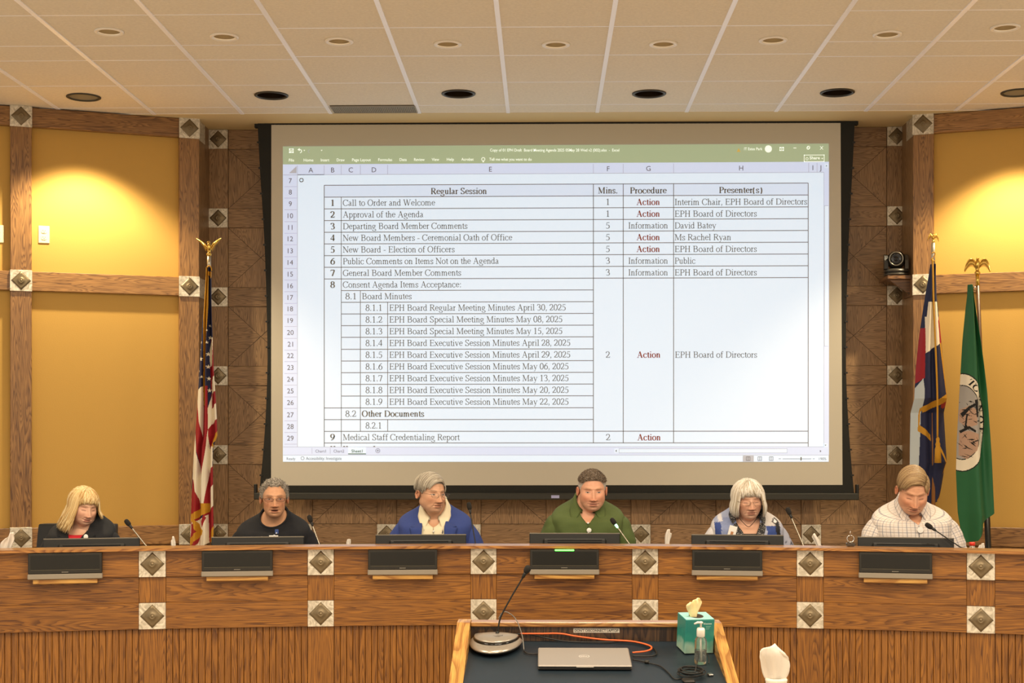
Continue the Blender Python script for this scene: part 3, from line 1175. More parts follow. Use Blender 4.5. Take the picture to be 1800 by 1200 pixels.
CAP, XH, ASC = 662, 450, 683
G = {
    'A': [(H_, [(130, 10), (350, 670)]), (K, [(345, 665), (590, 0)]), (H_, [(205, 240), (500, 240)]), sf(120, 0, 95), sf(590, 0, 115)],
    'B': [stem(160, 0, CAP), (A_, [(160, 640), (330, 645)] + arc(340, 500, 160, 150, 80, -90) + [(160, 345)]), (A_, [(160, 345), (360, 345)] + arc(370, 185, 190, 165, 80, -90) + [(100, 20)]), sf(120, CAP, 90)],
    'C': [(A_, arc(360, 330, 300, 325, 35, 325, 24)), (H_, [(625, 670), (615, 480)]), ],
    'D': [stem(160, 0, CAP), (A_, [(60, 645), (330, 645)] + arc(330, 331, 330, 314, 85, -85, 20) + [(60, 18)])],
    'E': [stem(160, 0, CAP), (H_, [(60, 645), (545, 645)]), (H_, [(160, 345), (450, 345)]), (H_, [(60, 18), (575, 18)]), (H_, [(535, 650), (545, 520)]), (H_, [(450, 430), (450, 260)]), (H_, [(565, 20), (600, 165)])],
    'G': [(A_, arc(375, 330, 310, 325, 40, 320, 24)), (H_, [(620, 665), (612, 490)]), stem(610, 40, 300), sf(610, 318, 90)],
    'H': [stem(160, 0, CAP), stem(560, 0, CAP), (H_, [(160, 345), (560, 345)]), sf(160, 0, 110), sf(560, 0, 110), sf(160, CAP, 110), sf(560, CAP, 110)],
    'I': [stem(166, 0, CAP), sf(166, 0, 120), sf(166, CAP, 120)],
    'M': [(H_, [(140, 0), (140, CAP)]), (K, [(150, CAP - 5), (430, 30)]), (H_, [(425, 20), (710, CAP)]), stem(735, 0, CAP), sf(130, 0, 100), sf(735, 0, 115), sf(100, CAP, 80), sf(770, CAP, 80)],
    'N': [(H_, [(130, 0), (130, CAP)]), (K, [(110, CAP - 10), (600, 15)]), (H_, [(605, 0), (605, CAP)]), sf(130, 0, 105), sf(90, CAP, 80), sf(605, CAP, 100)],
    'O': [(A_, arc(360, 331, 290, 325, 90, 450, 32))],
    'P': [stem(160, 0, CAP), (A_, [(60, 645), (320, 645)] + arc(320, 480, 190, 165, 85, -90) + [(160, 315)]), sf(160, 0, 115)],
    'R': [stem(160, 0, CAP), (A_, [(60, 645), (330, 645)] + arc(330, 490, 190, 155, 85, -90) + [(160, 335)]), (K, [(330, 335), (590, 10)]), sf(160, 0, 110), sf(600, 0, 60)],
    'S': [(A_, [(455, 520)] + arc(275, 510, 170, 145, 30, 200, 12) + [(170, 400), (390, 260)] + arc(280, 165, 190, 155, 20, -165, 12)), (H_, [(460, 675), (455, 500)]), (H_, [(75, -10), (80, 190)])],
    'W': [(K, [(110, CAP - 10), (300, 10)]), (H_, [(300, 5), (475, CAP - 60)]), (K, [(450, CAP - 10), (640, 10)]), (H_, [(640, 5), (840, CAP)]), sf(110, CAP, 100), sf(450, CAP, 80), sf(840, CAP, 90)],
    'F': [stem(160, 0, CAP), (H_, [(60, 645), (535, 645)]), (H_, [(160, 345), (430, 345)]), (H_, [(530, 650), (535, 510)]), (H_, [(430, 430), (430, 260)]), sf(160, 0, 110)],
    'T': [stem(305, 0, CAP), (H_, [(30, 645), (580, 645)]), (H_, [(40, 650), (30, 490)]), (H_, [(570, 650), (582, 490)]), sf(305, 0, 120)],
    'a': [(A_, [(75, 370)] + arc(190, 330, 110, 105, 150, 10, 10) + [(300, 280)]), stem(300, 60, 320), (H_, [(300, 60), (350, 20), (430, 50)]), (A_, [(300, 265), (160, 215)] + arc(150, 105, 90, 95, 100, 320, 10) + [(300, 80)])],
    'b': [stem(130, 20, ASC), (A_, arc(270, 225, 165, 215, 150, -150, 22)), (H_, [(30, 660), (130, 670)])],
    'c': [(A_, arc(245, 225, 190, 220, 40, 325, 22)), (K, [(375, 335), (380, 370)])],
    'd': [stem(360, 20, ASC), (A_, arc(235, 225, 180, 215, 30, 330, 22)), (H_, [(270, 660), (360, 670)]), (H_, [(360, 30), (480, 40)])],
    'e': [(A_, [(60, 265), (385, 265)] + arc(235, 240, 170, 205, 10, 325, 24))],
    'f': [stem(150, 0, 560), (A_, arc(255, 540, 105, 125, 180, 50, 8)), (H_, [(20, 435), (300, 435)]), sf(150, 0, 110), (K, [(325, 610), (335, 635)])],
    'g': [(A_, arc(215, 290, 135, 145, 90, 450, 22)), (H_, [(310, 400), (460, 405)]), (A_, [(150, 160), (95, 90), (160, 40), (350, 25)] + arc(260, -95, 195, 105, 60, -200, 18))],
    'h': [stem(120, 0, ASC), (A_, [(120, 330)] + arc(265, 310, 110, 125, 140, 0, 10)), stem(375, 0, 320), sf(120, 0, 90), sf(380, 0, 90), (H_, [(25, 655), (120, 670)])],
    'i': [stem(140, 0, XH), sf(140, 0, 110), (H_, [(40, 415), (140, 440)]), (K, [(140, 580), (140, 665)])],
    'l': [stem(140, 0, ASC), sf(140, 0, 110), (H_, [(40, 655), (140, 670)])],
    'm': [stem(120, 0, XH), (A_, [(120, 330)] + arc(250, 310, 100, 125, 140, 0, 10)), stem(360, 0, 320), (A_, [(360, 330)] + arc(505, 310, 110, 125, 140, 0, 10)), stem(620, 0, 320), sf(120, 0, 90), sf(365, 0, 85), sf(630, 0, 90), (H_, [(25, 415), (120, 440)])],
    'n': [stem(120, 0, XH), (A_, [(120, 330)] + arc(265, 310, 110, 125, 140, 0, 10)), stem(375, 0, 320), sf(120, 0, 90), sf(380, 0, 90), (H_, [(25, 415), (120, 440)])],
    'o': [(A_, arc(250, 225, 190, 220, 90, 450, 26))],
    'p': [stem(125, -200, XH), (A_, arc(270, 225, 170, 215, 150, -150, 22)), sf(125, -217, 100), (H_, [(20, 415), (120, 440)])],
    'r': [stem(120, 0, XH), (A_, [(120, 310), (190, 400), (270, 430)]), (K, [(290, 390), (305, 430)]), sf(125, 0, 110), (H_, [(20, 415), (120, 440)])],
    's': [(A_, [(320, 345)] + arc(195, 340, 115, 95, 30, 200, 10) + [(110, 260), (285, 175)] + arc(200, 110, 125, 100, 20, -165, 10)), (H_, [(325, 445), (320, 320)]), (H_, [(62, -5), (65, 130)])],
    't': [stem(140, 70, 570), (H_, [(20, 435), (265, 435)]), (A_, [(140, 80), (175, 20), (225, 10), (275, 50)])],
    'u': [stem(120, 110, XH), (A_, [(120, 120)] + arc(235, 130, 110, 120, 180, 320, 10) + [(370, 100)]), stem(370, 30, XH), (H_, [(25, 432), (120, 432)]), (H_, [(275, 432), (370, 432)]), (H_, [(370, 25), (480, 30)])],
    'v': [(K, [(85, 440), (250, 10)]), (H_, [(250, 5), (410, 440)]), sf(95, XH, 85), sf(415, XH, 65)],
    'w': [(K, [(80, 440), (220, 10)]), (H_, [(220, 5), (355, 430)]), (K, [(340, 440), (490, 10)]), (H_, [(490, 5), (640, 440)]), sf(85, XH, 80), sf(330, XH, 60), sf(645, XH, 65)],
    'x': [(K, [(85, 440), (410, 10)]), (H_, [(80, 10), (400, 440)]), sf(95, XH, 80), sf(395, XH, 70), sf(85, 0, 70), sf(410, 0, 85)],
    'y': [(K, [(85, 440), (255, 30)]), (H_, [(415, 440), (240, -40), (170, -180), (60, -190)]), sf(95, XH, 85), sf(420, XH, 65)],
    '0': [(A_, arc(250, 331, 190, 330, 90, 450, 28))],
    '1': [stem(255, 0, 676), (H_, [(110, 570), (255, 650)]), sf(255, 0, 130)],
    '2': [(A_, [(50, 500)] + arc(225, 490, 170, 175, 160, -20, 14) + [(300, 270), (50, 40)]), (K, [(50, 35), (440, 35)]), (H_, [(440, 30), (470, 150)])],
    '3': [(A_, [(60, 530)] + arc(220, 510, 155, 155, 150, -70, 14) + [(200, 345)]), (A_, [(200, 350), (270, 345)] + arc(235, 180, 190, 170, 70, -140, 16))],
    '4': [stem(345, 0, 676), (H_, [(345, 650), (30, 210)]), (K, [(20, 190), (470, 190)])],
    '5': [(K, [(140, 635), (430, 635)]), (H_, [(145, 650), (85, 375)]), (A_, [(85, 375), (200, 400)] + arc(215, 205, 190, 200, 70, -140, 16))],
    '6': [(A_, [(430, 660), (260, 590), (120, 420)] + arc(255, 210, 185, 210, 165, 540, 26))],
    '7': [(K, [(50, 635), (450, 635)]), (H_, [(60, 640), (25, 500)]), (A_, [(445, 625), (215, -5)])],
    '8': [(A_, arc(250, 510, 150, 155, 90, 450, 22)), (A_, arc(250, 175, 185, 175, 90, 450, 24))],
    '9': [(A_, [(70, 5), (230, 60), (370, 230)] + arc(240, 455, 185, 210, -15, 360, 26))],
    '.': [(K, [(125, 0), (125, 95)])],
    ',': [(K, [(125, 0), (125, 95)]), (H_, [(150, 30), (90, -130)])],
    ':': [(K, [(139, 0), (139, 95)]), (K, [(139, 350), (139, 445)])],
    '-': [(K, [(40, 225), (290, 225)])],
    '(': [(A_, arc(330, 240, 270, 440, 130, 230, 14))],
    ')': [(A_, arc(0, 240, 270, 440, 50, -50, 14))],
}


def serif_quads(text, bold=False):
    """list of quads [(x, y) * 4] in em units, total advance"""
    thick, thin = (0.150, 0.052) if bold else (0.092, 0.044)
    x0 = 0.0
    out = []
    for ch in text:
        low = 0.92 if ch.islower() else 1.0
        for kind, pts in G.get(ch, []):
            P = [(x0 + a / 1000.0, b / 1000.0) for a, b in pts]
            N = len(P)
            ns, ws = [], []
            for i in range(N):
                a, b = P[max(0, i - 1)], P[min(N - 1, i + 1)]
                dx, dy = b[0] - a[0], b[1] - a[1]
                l = sqrt(dx * dx + dy * dy) or 1
                ns.append((-dy / l, dx / l))
                q = abs(dy / l)
                w = thick * low if kind == K else thin if kind == H_ else thin + (thick * low - thin) * q ** 1.6
                if kind == K and q < 0.3:
                    w = thick * 0.62
                ws.append(w / 2)
            for i in range(N - 1):
                a, b = P[i], P[i + 1]
                out.append([(a[0] + ns[i][0] * ws[i], a[1] + ns[i][1] * ws[i]), (a[0] - ns[i][0] * ws[i], a[1] - ns[i][1] * ws[i]),
                            (b[0] - ns[i + 1][0] * ws[i + 1], b[1] - ns[i + 1][1] * ws[i + 1]), (b[0] + ns[i + 1][0] * ws[i + 1], b[1] + ns[i + 1][1] * ws[i + 1])])
        x0 += ADV.get(ch, 500) / 1000.0 * (1.04 if bold else 1.0)
    return out, x0


_font_jobs = []


def sans_polys(text, thicken=0.0):
    """triangulated outline of text in the built-in sans face: verts (x, y), faces; cap height about 0.73"""
    c = bpy.data.curves.new('tmp_text', 'FONT')
    c.body = text
    c.resolution_u = 3
    c.offset = thicken
    o = bpy.data.objects.new('tmp_text', c)
    COL.objects.link(o)
    dg = bpy.context.evaluated_depsgraph_get()
    me = bpy.data.meshes.new_from_object(o.evaluated_get(dg))
    vs = [(v.co.x, v.co.y) for v in me.vertices]
    fs = [tuple(p.vertices) for p in me.polygons]
    bpy.data.objects.remove(o)
    bpy.data.curves.remove(c)
    bpy.data.meshes.remove(me)
    return vs, fs


# ================================================================== projection screen
YS = 10.30
S = lambda u, v, dy=0.0: PY(u, v, YS) + Vector((0, dy, 0))
tl = PY(1000, 213, YS)
scr = thing('projection_screen', 'large pull-down projection screen with black borders showing a spreadsheet agenda', 'projection screen', (0, YS, 0))
LO = Vector((0, YS, 0))
FAB = mat('screen_fabric', '#c4bcaa', 0.85)
BLK = mat('screen_black', '#1b1a14', 0.8, bump=0.3, bscale=700)
# viewing surface + black borders curved inward by the tab tension
mb = MB()
a, b_, c, d = S(477, 219), S(1477.5, 216), S(1481, 852), S(476.5, 853)
mb.add([p - LO for p in (a, d, c, b_)], [(0, 1, 2, 3)])
mb.build('viewing_surface', FAB, scr)
mb = MB()
lft = [(452.5, 214.2), (457, 300), (465, 430), (469, 560), (470, 640), (467, 730), (462, 800), (457, 853), (455, 878)]
rgt = [(1502.5, 214.2), (1499.5, 280), (1493, 400), (1488.5, 520), (1487, 620), (1489, 700), (1494, 780), (1500, 852), (1503, 876)]
for edge, xi in ((lft, lambda v: 477), (rgt, lambda v: 1477.5 + (v - 216) * 0.0055)):
    vs, fs = [], []
    E = [(p.x, p.z) for p in spline([(e[0], 0, e[1]) for e in edge], 5)]
    for (u, v) in E:
        vs += [S(u, v, 0.002) - LO, S(xi(v), v, 0.002) - LO]
    n_ = len(vs)
    vs += [q + Vector((0, 0.004, 0)) for q in vs]
    for i in range(len(E) - 1):
        fs.append((2 * i, 2 * i + 1, 2 * i + 3, 2 * i + 2))
        fs.append((2 * i, 2 * i + 2, 2 * i + 2 + n_, 2 * i + n_))
    MB().add(vs, fs).build('side_border', BLK, scr)
MB().add([S(452.5, 214.2) - LO, S(477, 219.5) - LO, S(1477.5, 216.2) - LO, S(1502.5, 214.0) - LO], [(0, 1, 2, 3)]).build('end_border', BLK, scr)
MB().add([S(457, 853, .001) - LO, S(457, 872, .001) - LO, S(1501, 871, .001) - LO, S(1500, 852, .001) - LO], [(0, 1, 2, 3)]).build('end_border', BLK, scr)
z1, z0 = S(900, 866).z, S(900, 878).z
x0, x1 = S(447, 870).x, S(1509, 870).x
bar = MB().box(x0, x1, -0.024, 0.02, z0, z1, bev=0.006).build('bottom_bar', mat('bar_charcoal', '#2e2c24', 0.6, bump=0.3, bscale=600), scr)
for x in (x0, x1 - 0.02):
    MB().box(x, x + 0.02, -0.02, 0.02, z0, z1 + 0.06, bev=0.004).build('bar_hook', BLACK, scr)
for e in (lft, rgt):
    E = [(p.x, p.z) for p in spline([(q[0], 0, q[1]) for q in e], 5)]
    for i in range(14):
        v = 250 + i * 45
        u = np.interp(v, [q[1] for q in E], [q[0] for q in E])
        q = S(u, v) - LO
        MB().box(q.x - 0.010, q.x + 0.010, -0.002, 0.008, q.z - 0.006, q.z + 0.006).build('tension_tab', BLACK, scr)
q = S(976, 872.5) - LO
MB().box(q.x - 0.028, q.x + 0.028, -0.026, -0.023, q.z - 0.010, q.z + 0.010).build('sticker', mat('pale_blue_label', '#a7a8d0', 0.6), bar)
MB().box(x0, x1, 0.004, 0.05, ZC - 0.03, ZC - 0.006).build('top_bar', BLK, scr)

# ---- the projected picture
im = {}


def M_em(name, base, e, s):
    return mat(name, base, 0.9, emit=e, estr=s, spec=0.0)


IMATS = [M_em('img_white', '#cfcfcf', '#c8e6ff', 0.68), M_em('img_green', '#a8ae92', '#b4cfa8', 0.40), M_em('img_head', '#c8c8cc', '#c0d8ff', 0.62),
         M_em('img_cell', '#cacace', '#c2e0ff', 0.63), mat('img_text', '#8a867d', 0.9, spec=0.0), M_em('img_line', '#8c857c', '#808088', 0.2), M_em('img_red', '#a05c48', '#b0604a', 0.12),
         M_em('img_lightline', '#b8b4b0', '#b0bcd0', 0.45), M_em('img_menu', '#e8e8e0', '#f4fff0', 0.7), mat('img_greentext', '#5d7a4a', 0.9, spec=0.0), M_em('img_yellow', '#d8b860', '#f0d070', 0.3)]
W_, GR_, HD_, CE_, TX_, LN_, RD_, LL_, MN_, GT_, YE_ = range(11)
img = MB()
lay = [0.002, 0.0026, 0.0032, 0.0038]


def q4(u0, v0, u1, v1, m, L_=1):
    dy = -lay[L_]
    img.add([S(u0, v0, dy) - LO, S(u0, v1, dy) - LO, S(u1, v1, dy) - LO, S(u1, v0, dy) - LO], [(0, 1, 2, 3)], m)


# the frame of the picture runs from (497.5, 257.5)-(1456, 252.5) to (498.5, 811)-(1457, 811.5); x, y in picture rows get this small keystone
def kv(u, v):
    """v at the left edge -> v at column u (rows fan slightly)"""
    k = (u - 498) / 958.0
    t = (811 - v) / 553.0
    return v - 5.0 * t * k


def rect(u0, v0, u1, v1, m, L_=1):
    dy = -lay[L_]
    img.add([S(u0, kv(u0, v0), dy) - LO, S(u0, kv(u0, v1), dy) - LO, S(u1, kv(u1, v1), dy) - LO, S(u1, kv(u1, v0), dy) - LO], [(0, 1, 2, 3)], m)


def hline(u0, u1, v, m=LN_, w=1.3, L_=2):
    rect(u0, v - w / 2, u1, v + w / 2, m, L_)


def vline(u, v0, v1, m=LN_, w=1.3, L_=2):
    rect(u - w / 2, v0, u + w / 2, v1, m, L_)


def stext(text, u0, u1, v, size, m=TX_, bold=False, anchor=None):
    """serif text, baseline v (left-edge rows); stretched to end at u1 when given"""
    qs, adv = serif_quads(text, bold)
    sx = (u1 - u0) / adv if u1 is not None else size
    dy = -lay[3]
    for q in qs:
        img.add([S(u0 + p[0] * sx, kv(u0 + p[0] * sx, v) - p[1] * size, dy) - LO for p in q], [(0, 1, 2, 3)], m)


def ctext(text, uc, v, size, m=TX_, bold=False, sx=None):
    qs, adv = serif_quads(text, bold)
    sx = sx or size
    stext(text, uc - adv * sx / 2, uc + adv * sx / 2, v, size, m, bold)


def ui(text, u0, u1, v, cap, m=TX_, thick=0.0, center=False):
    vs, fs = sans_polys(text, thick)
    x_ = [p[0] for p in vs]
    a, b = min(x_), max(x_)
    s = cap / 0.73
    if u1 is None:
        sx = s
        if center:
            u0 = u0 - (b - a) * s / 2
    else:
        sx = (u1 - u0) / (b - a)
    dy = -lay[3]
    img.add([S(u0 + (p[0] - a) * sx, kv(u0, v) - p[1] * s, dy) - LO for p in vs], fs, m)


rect(497.5, 257.5, 1456.5, 811.3, W_, 0)
rect(497.5, 257.5, 1456.5, 289, GR_)
rect(498, 289, 1448, 307.5, HD_)
rect(498, 307.5, 523, 785, HD_)
rect(498, 785, 1457, 799.5, HD_)
img.add([S(508, 304.5, -.0032) - LO, S(521.5, 304.5, -.0032) - LO, S(521.5, 292, -.0032) - LO], [(0, 1, 2)], LL_)
cols = [523, 570, 600, 633.5, 681.5, 1043, 1095.5, 1184, 1421.5, 1436, 1448]
for c_, l in zip(cols, 'ABCDEFGHIJ'):
    pass
for i, l in enumerate('ABCDEFGHIJ'):
    uc = (cols[i] + cols[i + 1]) / 2
    ui(l, uc if l != 'J' else 1442, None, 303.5, 9, TX_, center=True)
for c_ in cols[:-1]:
    vline(c_, 291, 307, LL_, 0.9)
hline(498, 1448, 307.5, LL_, 1.0)
hline(523, 570, 307.4, LN_, 1.4)
vline(523, 307.5, 785, LL_, 1.0)
rows = [(7, 318), (8, 338), (9, 358.5), (10, 379.5), (11, 400), (12, 420), (13, 441), (14, 461.5), (15, 482), (16, 502.5), (17, 523), (18, 543), (19, 563.5), (20, 584.5), (21, 605), (22, 625), (23, 646), (24, 666.5), (25, 687), (26, 707.5), (27, 729), (28, 749.5), (29, 770)]
for n_, v in rows:
    ui(str(n_), 510.5, None, v + 4.0 + (0 if n_ > 6 else 0), 9.0, TX_, center=True)
for i in range(len(rows)):
    hline(500, 522, rows[i][1] + 10.2, LL_, 0.8)
# table grid
g0, g1 = 570, 1420.5
rect(g0, 326, g1, 347, CE_)
LV = [326, 346.8, 367.5, 388, 408.5, 429, 449.5, 470, 490.5]
for v in LV:
    hline(g0, g1, v)
for v in (511, 531.5, 552, 572.5, 593, 614, 634.5, 655, 675.5, 696):
    hline(600, 1043, v)
hline(570, 1043, 716.8)
hline(570, 1043, 737.3)
hline(570, 1043, 758)
hline(1043, g1, 758)
hline(570, g1, 778.3)
vline(570, 326, 785)
vline(600, 346.8, 785, w=1.1)
vline(633.5, 511, 758, w=1.1)
vline(681.5, 531.5, 716.8, w=1.1)
vline(681.5, 737.3, 758, w=1.1)
vline(1043, 326, 778.3)
vline(1095.5, 326, 778.3)
vline(1184, 326, 778.3)
vline(1420.5, 326, 785)
SZ = 16.2
stext('Regular Session', 757, 856, 342.5, SZ, TX_, True)
stext('Mins.', 1051, 1086, 342.5, SZ, TX_, True)
stext('Procedure', 1107, 1172, 342.8, SZ, TX_, True)
stext('Presenter(s)', 1263.5, 1340, 342.8, SZ, TX_, True)
items = [('1', 'Call to Order and Welcome', 765, 1, 'Action', 'Interim Chair, EPH Board of Directors', 1419),
         ('2', 'Approval of the Agenda', 744.5, 1, 'Action', 'EPH Board of Directors', 1330.5),
         ('3', 'Departing Board Member Comments', 822, 5, 'Information', 'David Batey', 1259),
         ('4', 'New Board Members - Ceremonial Oath of Office', 900.5, 5, 'Action', 'Ms Rachel Ryan', 1285),
         ('5', 'New Board - Election of Officers', 799.5, 5, 'Action', 'EPH Board of Directors', 1330.5),
         ('6', 'Public Comments on Items Not on the Agenda', 877, 3, 'Information', 'Public', 1222.5),
         ('7', 'General Board Member Comments', 811, 3, 'Information', 'EPH Board of Directors', 1330.5),
         ('8', 'Consent Agenda Items Acceptance:', 811.5, None, None, None, None)]
for k, (n_, tx, ue, mi, pr, who, we) in enumerate(items):
    v = 362.3 + 20.5 * k
    ctext(n_, 585, v, SZ, TX_, True)
    stext(tx, 602.5, ue, v, SZ)
    if mi:
        ctext(str(mi), 1068.5, v + 0.5, SZ)
        if pr == 'Action':
            stext('Action', 1118.5, 1160, v + 0.7, SZ, RD_, True)
        else:
            stext('Information', 1104, 1174, v + 0.7, SZ)
        stext(who, 1185.5, we, v + 1.0, SZ)
v = 362.3 + 20.5 * 8
stext('8.1', 607, 627.5, v, SZ)
stext('Board Minutes', 636, 724, v, SZ)
mins = [('Regular Meeting Minutes April 30, 2025', 995), ('Special Meeting Minutes May 08, 2025', 989), ('Special Meeting Minutes May 15, 2025', 989), ('Executive Session Minutes April 28, 2025', 1003),
        ('Executive Session Minutes April 29, 2025', 1003), ('Executive Session Minutes May 06, 2025', 1000), ('Executive Session Minutes May 13, 2025', 1000), ('Executive Session Minutes May 20, 2025', 1000), ('Executive Session Minutes May 22, 2025', 1000)]
for k, (tx, ue) in enumerate(mins):
    v = 546.6 + 20.6 * k
    stext('8.1.%d' % (k + 1), 642.5, 672.5, v, SZ)
    stext('EPH Board ' + tx, 684, ue, v, SZ)
    if k == 4:
        ctext('2', 1068.5, v + 0.5, SZ)
        stext('Action', 1119.5, 1161, v + 0.5, SZ, RD_, True)
        stext('EPH Board of Directors', 1186, 1331, v + 0.7, SZ)
stext('8.2', 607, 626.5, 732.3, SZ)
stext('Other Documents', 636, 746, 732.3, SZ, TX_, True)
stext('8.2.1', 642.5, 671.5, 753, SZ)
ctext('9', 585, 773.5, SZ, TX_, True)
stext('Medical Staff Credentialing Report', 602.5, 808, 773.5, SZ)
ctext('2', 1069, 773.7, SZ)
stext('Action', 1120, 1161.5, 773.8, SZ, RD_, True)
# tops of the next row's letters, cut by the sheet's lower edge
for u in (582.5, 588, 605, 610, 658):
    rect(u - 1.6, 783.6, u + 1.6, 785.2, TX_, 3)
# ribbon
for tx, u0, u1 in (('File', 508, 517), ('Home', 534, 551), ('Insert', 564, 579), ('Draw', 592, 606), ('Page Layout', 619, 652), ('Formulas', 665, 689.5), ('Data', 702.5, 715), ('Review', 728, 746.5), ('View', 759, 772), ('Help', 785.5, 798), ('Acrobat', 811, 832.5)):
    ui(tx, u0, u1, 284 + 0.0, 5.2, MN_, 0.005)
ui('Tell me what you want to do', 860, 934.5, 284.2, 5.2, MN_, 0.005)
ui('Copy of 01 EPH Draft  Board Meeting Agenda 2025 05May 28 Wed v2 (002).xlsx  -  Excel', 861.5, 1088.5, 268.2, 5.2, MN_, 0.005)
ui('IT Estes Park', 1308, 1340, 268.2, 5.0, MN_, 0.005)
ui('Share', 1423, 1441, 284.6, 5.4, MN_, 0.015)
for (a, b, c, d_) in ((1413, 277, 1449, 277.9), (1413, 288.3, 1449, 289.2), (1413, 277, 1413.9, 289.2), (1448.1, 277, 1449, 289.2)):
    rect(a, b - 0.2, c, d_ - 0.2, MN_, 3)


def poly(pts, m=MN_):
    img.add([S(u, kv(u, v), -lay[3]) - LO for u, v in pts], [tuple(range(len(pts)))], m)


def circ(u, v, r, m=MN_, n=20):
    poly([(u + r * cos(2 * pi * i / n), v - r * sin(2 * pi * i / n)) for i in range(n)], m)


def ringp(u, v, r, w, m=MN_, a0=0, a1=360, n=20):
    for i in range(n):
        x0, x1 = radians(a0 + (a1 - a0) * i / n), radians(a0 + (a1 - a0) * (i + 1) / n)
        poly([(u + r * cos(x0), v - r * sin(x0)), (u + r * cos(x1), v - r * sin(x1)), (u + (r - w) * cos(x1), v - (r - w) * sin(x1)), (u + (r - w) * cos(x0), v - (r - w) * sin(x0))], m)


# disk, undo, redo, customise icons
for r_ in ((508.5, 261.5, 516, 262.6), (508.5, 267.6, 516, 268.8), (508.5, 261.5, 509.6, 268.8), (514.9, 261.5, 516, 268.8), (510, 264.6, 514.6, 265.8), (511, 266.5, 512, 268)):
    rect(*r_, MN_, 3)
ringp(527.5, 266, 3.4, 1.2, MN_, -90, 100)
poly([(523, 263.2), (527, 260.6), (527, 265.6)])
poly([(533.5, 264), (536.5, 264), (535, 265.8)])
poly([(564, 264), (567, 264), (565.5, 266)])
ringp(544.5, 266.3, 3.0, 0.7, LL_, 80, 270)
ringp(849.5, 281.6, 3.4, 1.0)
rect(848.3, 285.2, 850.7, 287, MN_, 3)
poly([(1298, 265), (1301, 270), (1295, 270)] if False else [(1298.3, 264.5), (1301.6, 271), (1295, 271)], YE_)
circ(1350.5, 266.2, 6.2)
ringp(1350.5, 264.8, 2.0, 0.8, LL_)
ringp(1350.5, 269.5, 3.4, 0.8, LL_, 0, 180)
for r_ in ((1370.5, 263.2, 1377.5, 264.6), (1370.5, 268.6, 1377.5, 269.6), (1370.5, 263.2, 1371.5, 269.6), (1376.5, 263.2, 1377.5, 269.6), (1373.5, 265.4, 1374.7, 268), (1394.5, 264.3, 1399.6, 265.3)):
    rect(*r_, MN_, 3)
ringp(1420.3, 265, 2.7, 0.9)
ringp(1421.3, 264, 2.7, 0.6)
for sgn in (1, -1):
    poly([(1441 , 264.9 - sgn * 3), (1442, 264.9 - sgn * 3), (1447, 264.9 + sgn * 3), (1446, 264.9 + sgn * 3)])
ringp(1418.5, 283.7, 2.4, 0.7)
poly([(1443.5, 282.6), (1447, 282.6), (1445.2, 284.6)])
# cursor cross, scroll bars, tabs, status bar
for r_ in ((526.3, 314.6, 533.7, 319.0), (527.8, 313.2, 532.2, 320.4)):
    rect(*r_, TX_, 2)
for r_ in ((527.4, 315.7, 532.6, 317.9), (528.9, 314.4, 531.1, 319.2)):
    rect(*r_, W_, 3)
rect(1448, 289, 1457, 785, HD_, 1)
vline(1448, 307, 785, LL_, 0.8)
rect(1449.4, 292.5, 1456, 299.5, W_, 2)
poly([(1451.2, 297), (1454, 297), (1452.6, 294.8)], TX_)
rect(1449.2, 365, 1456, 610, W_, 2)
for r_ in ((1448.8, 365, 1449.6, 610), (1448.8, 365, 1456, 366), (1448.8, 609.4, 1456, 610.2)):
    rect(*r_, LL_, 3)
rect(1447.6, 779.5, 1454.6, 785.6, W_, 2)
poly([(1449.4, 781.6), (1452.6, 781.6), (1451, 783.8)], TX_)
hline(498, 1448, 785.2, LL_, 0.8)
hline(498, 1457, 799.6, LL_, 0.8)
rect(1080, 788.3, 1384, 796, W_, 2)
for r_ in ((1087.8, 788.2, 1384, 789), (1087.8, 795.4, 1384, 796.2), (1087.8, 788.2, 1088.6, 796), (1383.2, 788.2, 1384, 796)):
    rect(*r_, LL_, 3)
poly([(1081.6, 792.2), (1084, 790.2), (1084, 794.2)], TX_)
poly([(1443.6, 792.8), (1441.2, 790.8), (1441.2, 794.8)], TX_)
rect(612, 785.2, 643.5, 797.6, W_, 2)
rect(612, 796.8, 643.5, 798.2, GT_, 3)
ui('Chart1', 554.5, 573, 795, 5.2, LN_)
ui('Chart2', 586.5, 605, 795, 5.2, LN_)
ui('Sheet1', 618, 637.5, 795, 5.4, GT_, 0.012)
for u in (548.5, 580.5):
    vline(u, 787, 797, LL_, 0.8, 3)
ringp(664.2, 791.8, 4.0, 0.7, LN_)
rect(662, 791.4, 666.4, 792.2, LN_, 3)
rect(663.8, 789.6, 664.6, 794, LN_, 3)
ui('Ready', 504, 519.5, 808.2, 5.0, LN_)
ui('Accessibility: Investigate', 538, 600.5, 807.8, 5.4, TX_)
ringp(532, 805, 3.2, 0.7, LN_)
rect(1305.5, 800.4, 1325, 811, LL_, 1)
for u in (1315, 1335.5, 1355.5):
    for r_ in ((u - 3.6, 802.2, u + 3.6, 803), (u - 3.6, 808.6, u + 3.6, 809.4), (u - 3.6, 802.2, u - 2.8, 809.4), (u + 2.8, 802.2, u + 3.6, 809.4), (u - 0.4, 802.2, u + 0.4, 809.4)):
        rect(*r_, LN_, 3)
rect(1375.5, 805.7, 1426, 806.5, LN_, 3)
rect(1407, 803, 1409, 809, TX_, 3)
rect(1368.5, 805.6, 1372.5, 806.4, LN_, 3)
rect(1428.5, 805.6, 1432, 806.4, LN_, 3)
ui('190%', 1439.5, 1452.5, 808.4, 5.0, LN_)
img.build('projected_image', IMATS, scr, uv=False)
# ================================================================== the presenter's lectern (foreground)
def zsurf(D): return CZ - 0.755 - 0.135 * (5.50 - D)


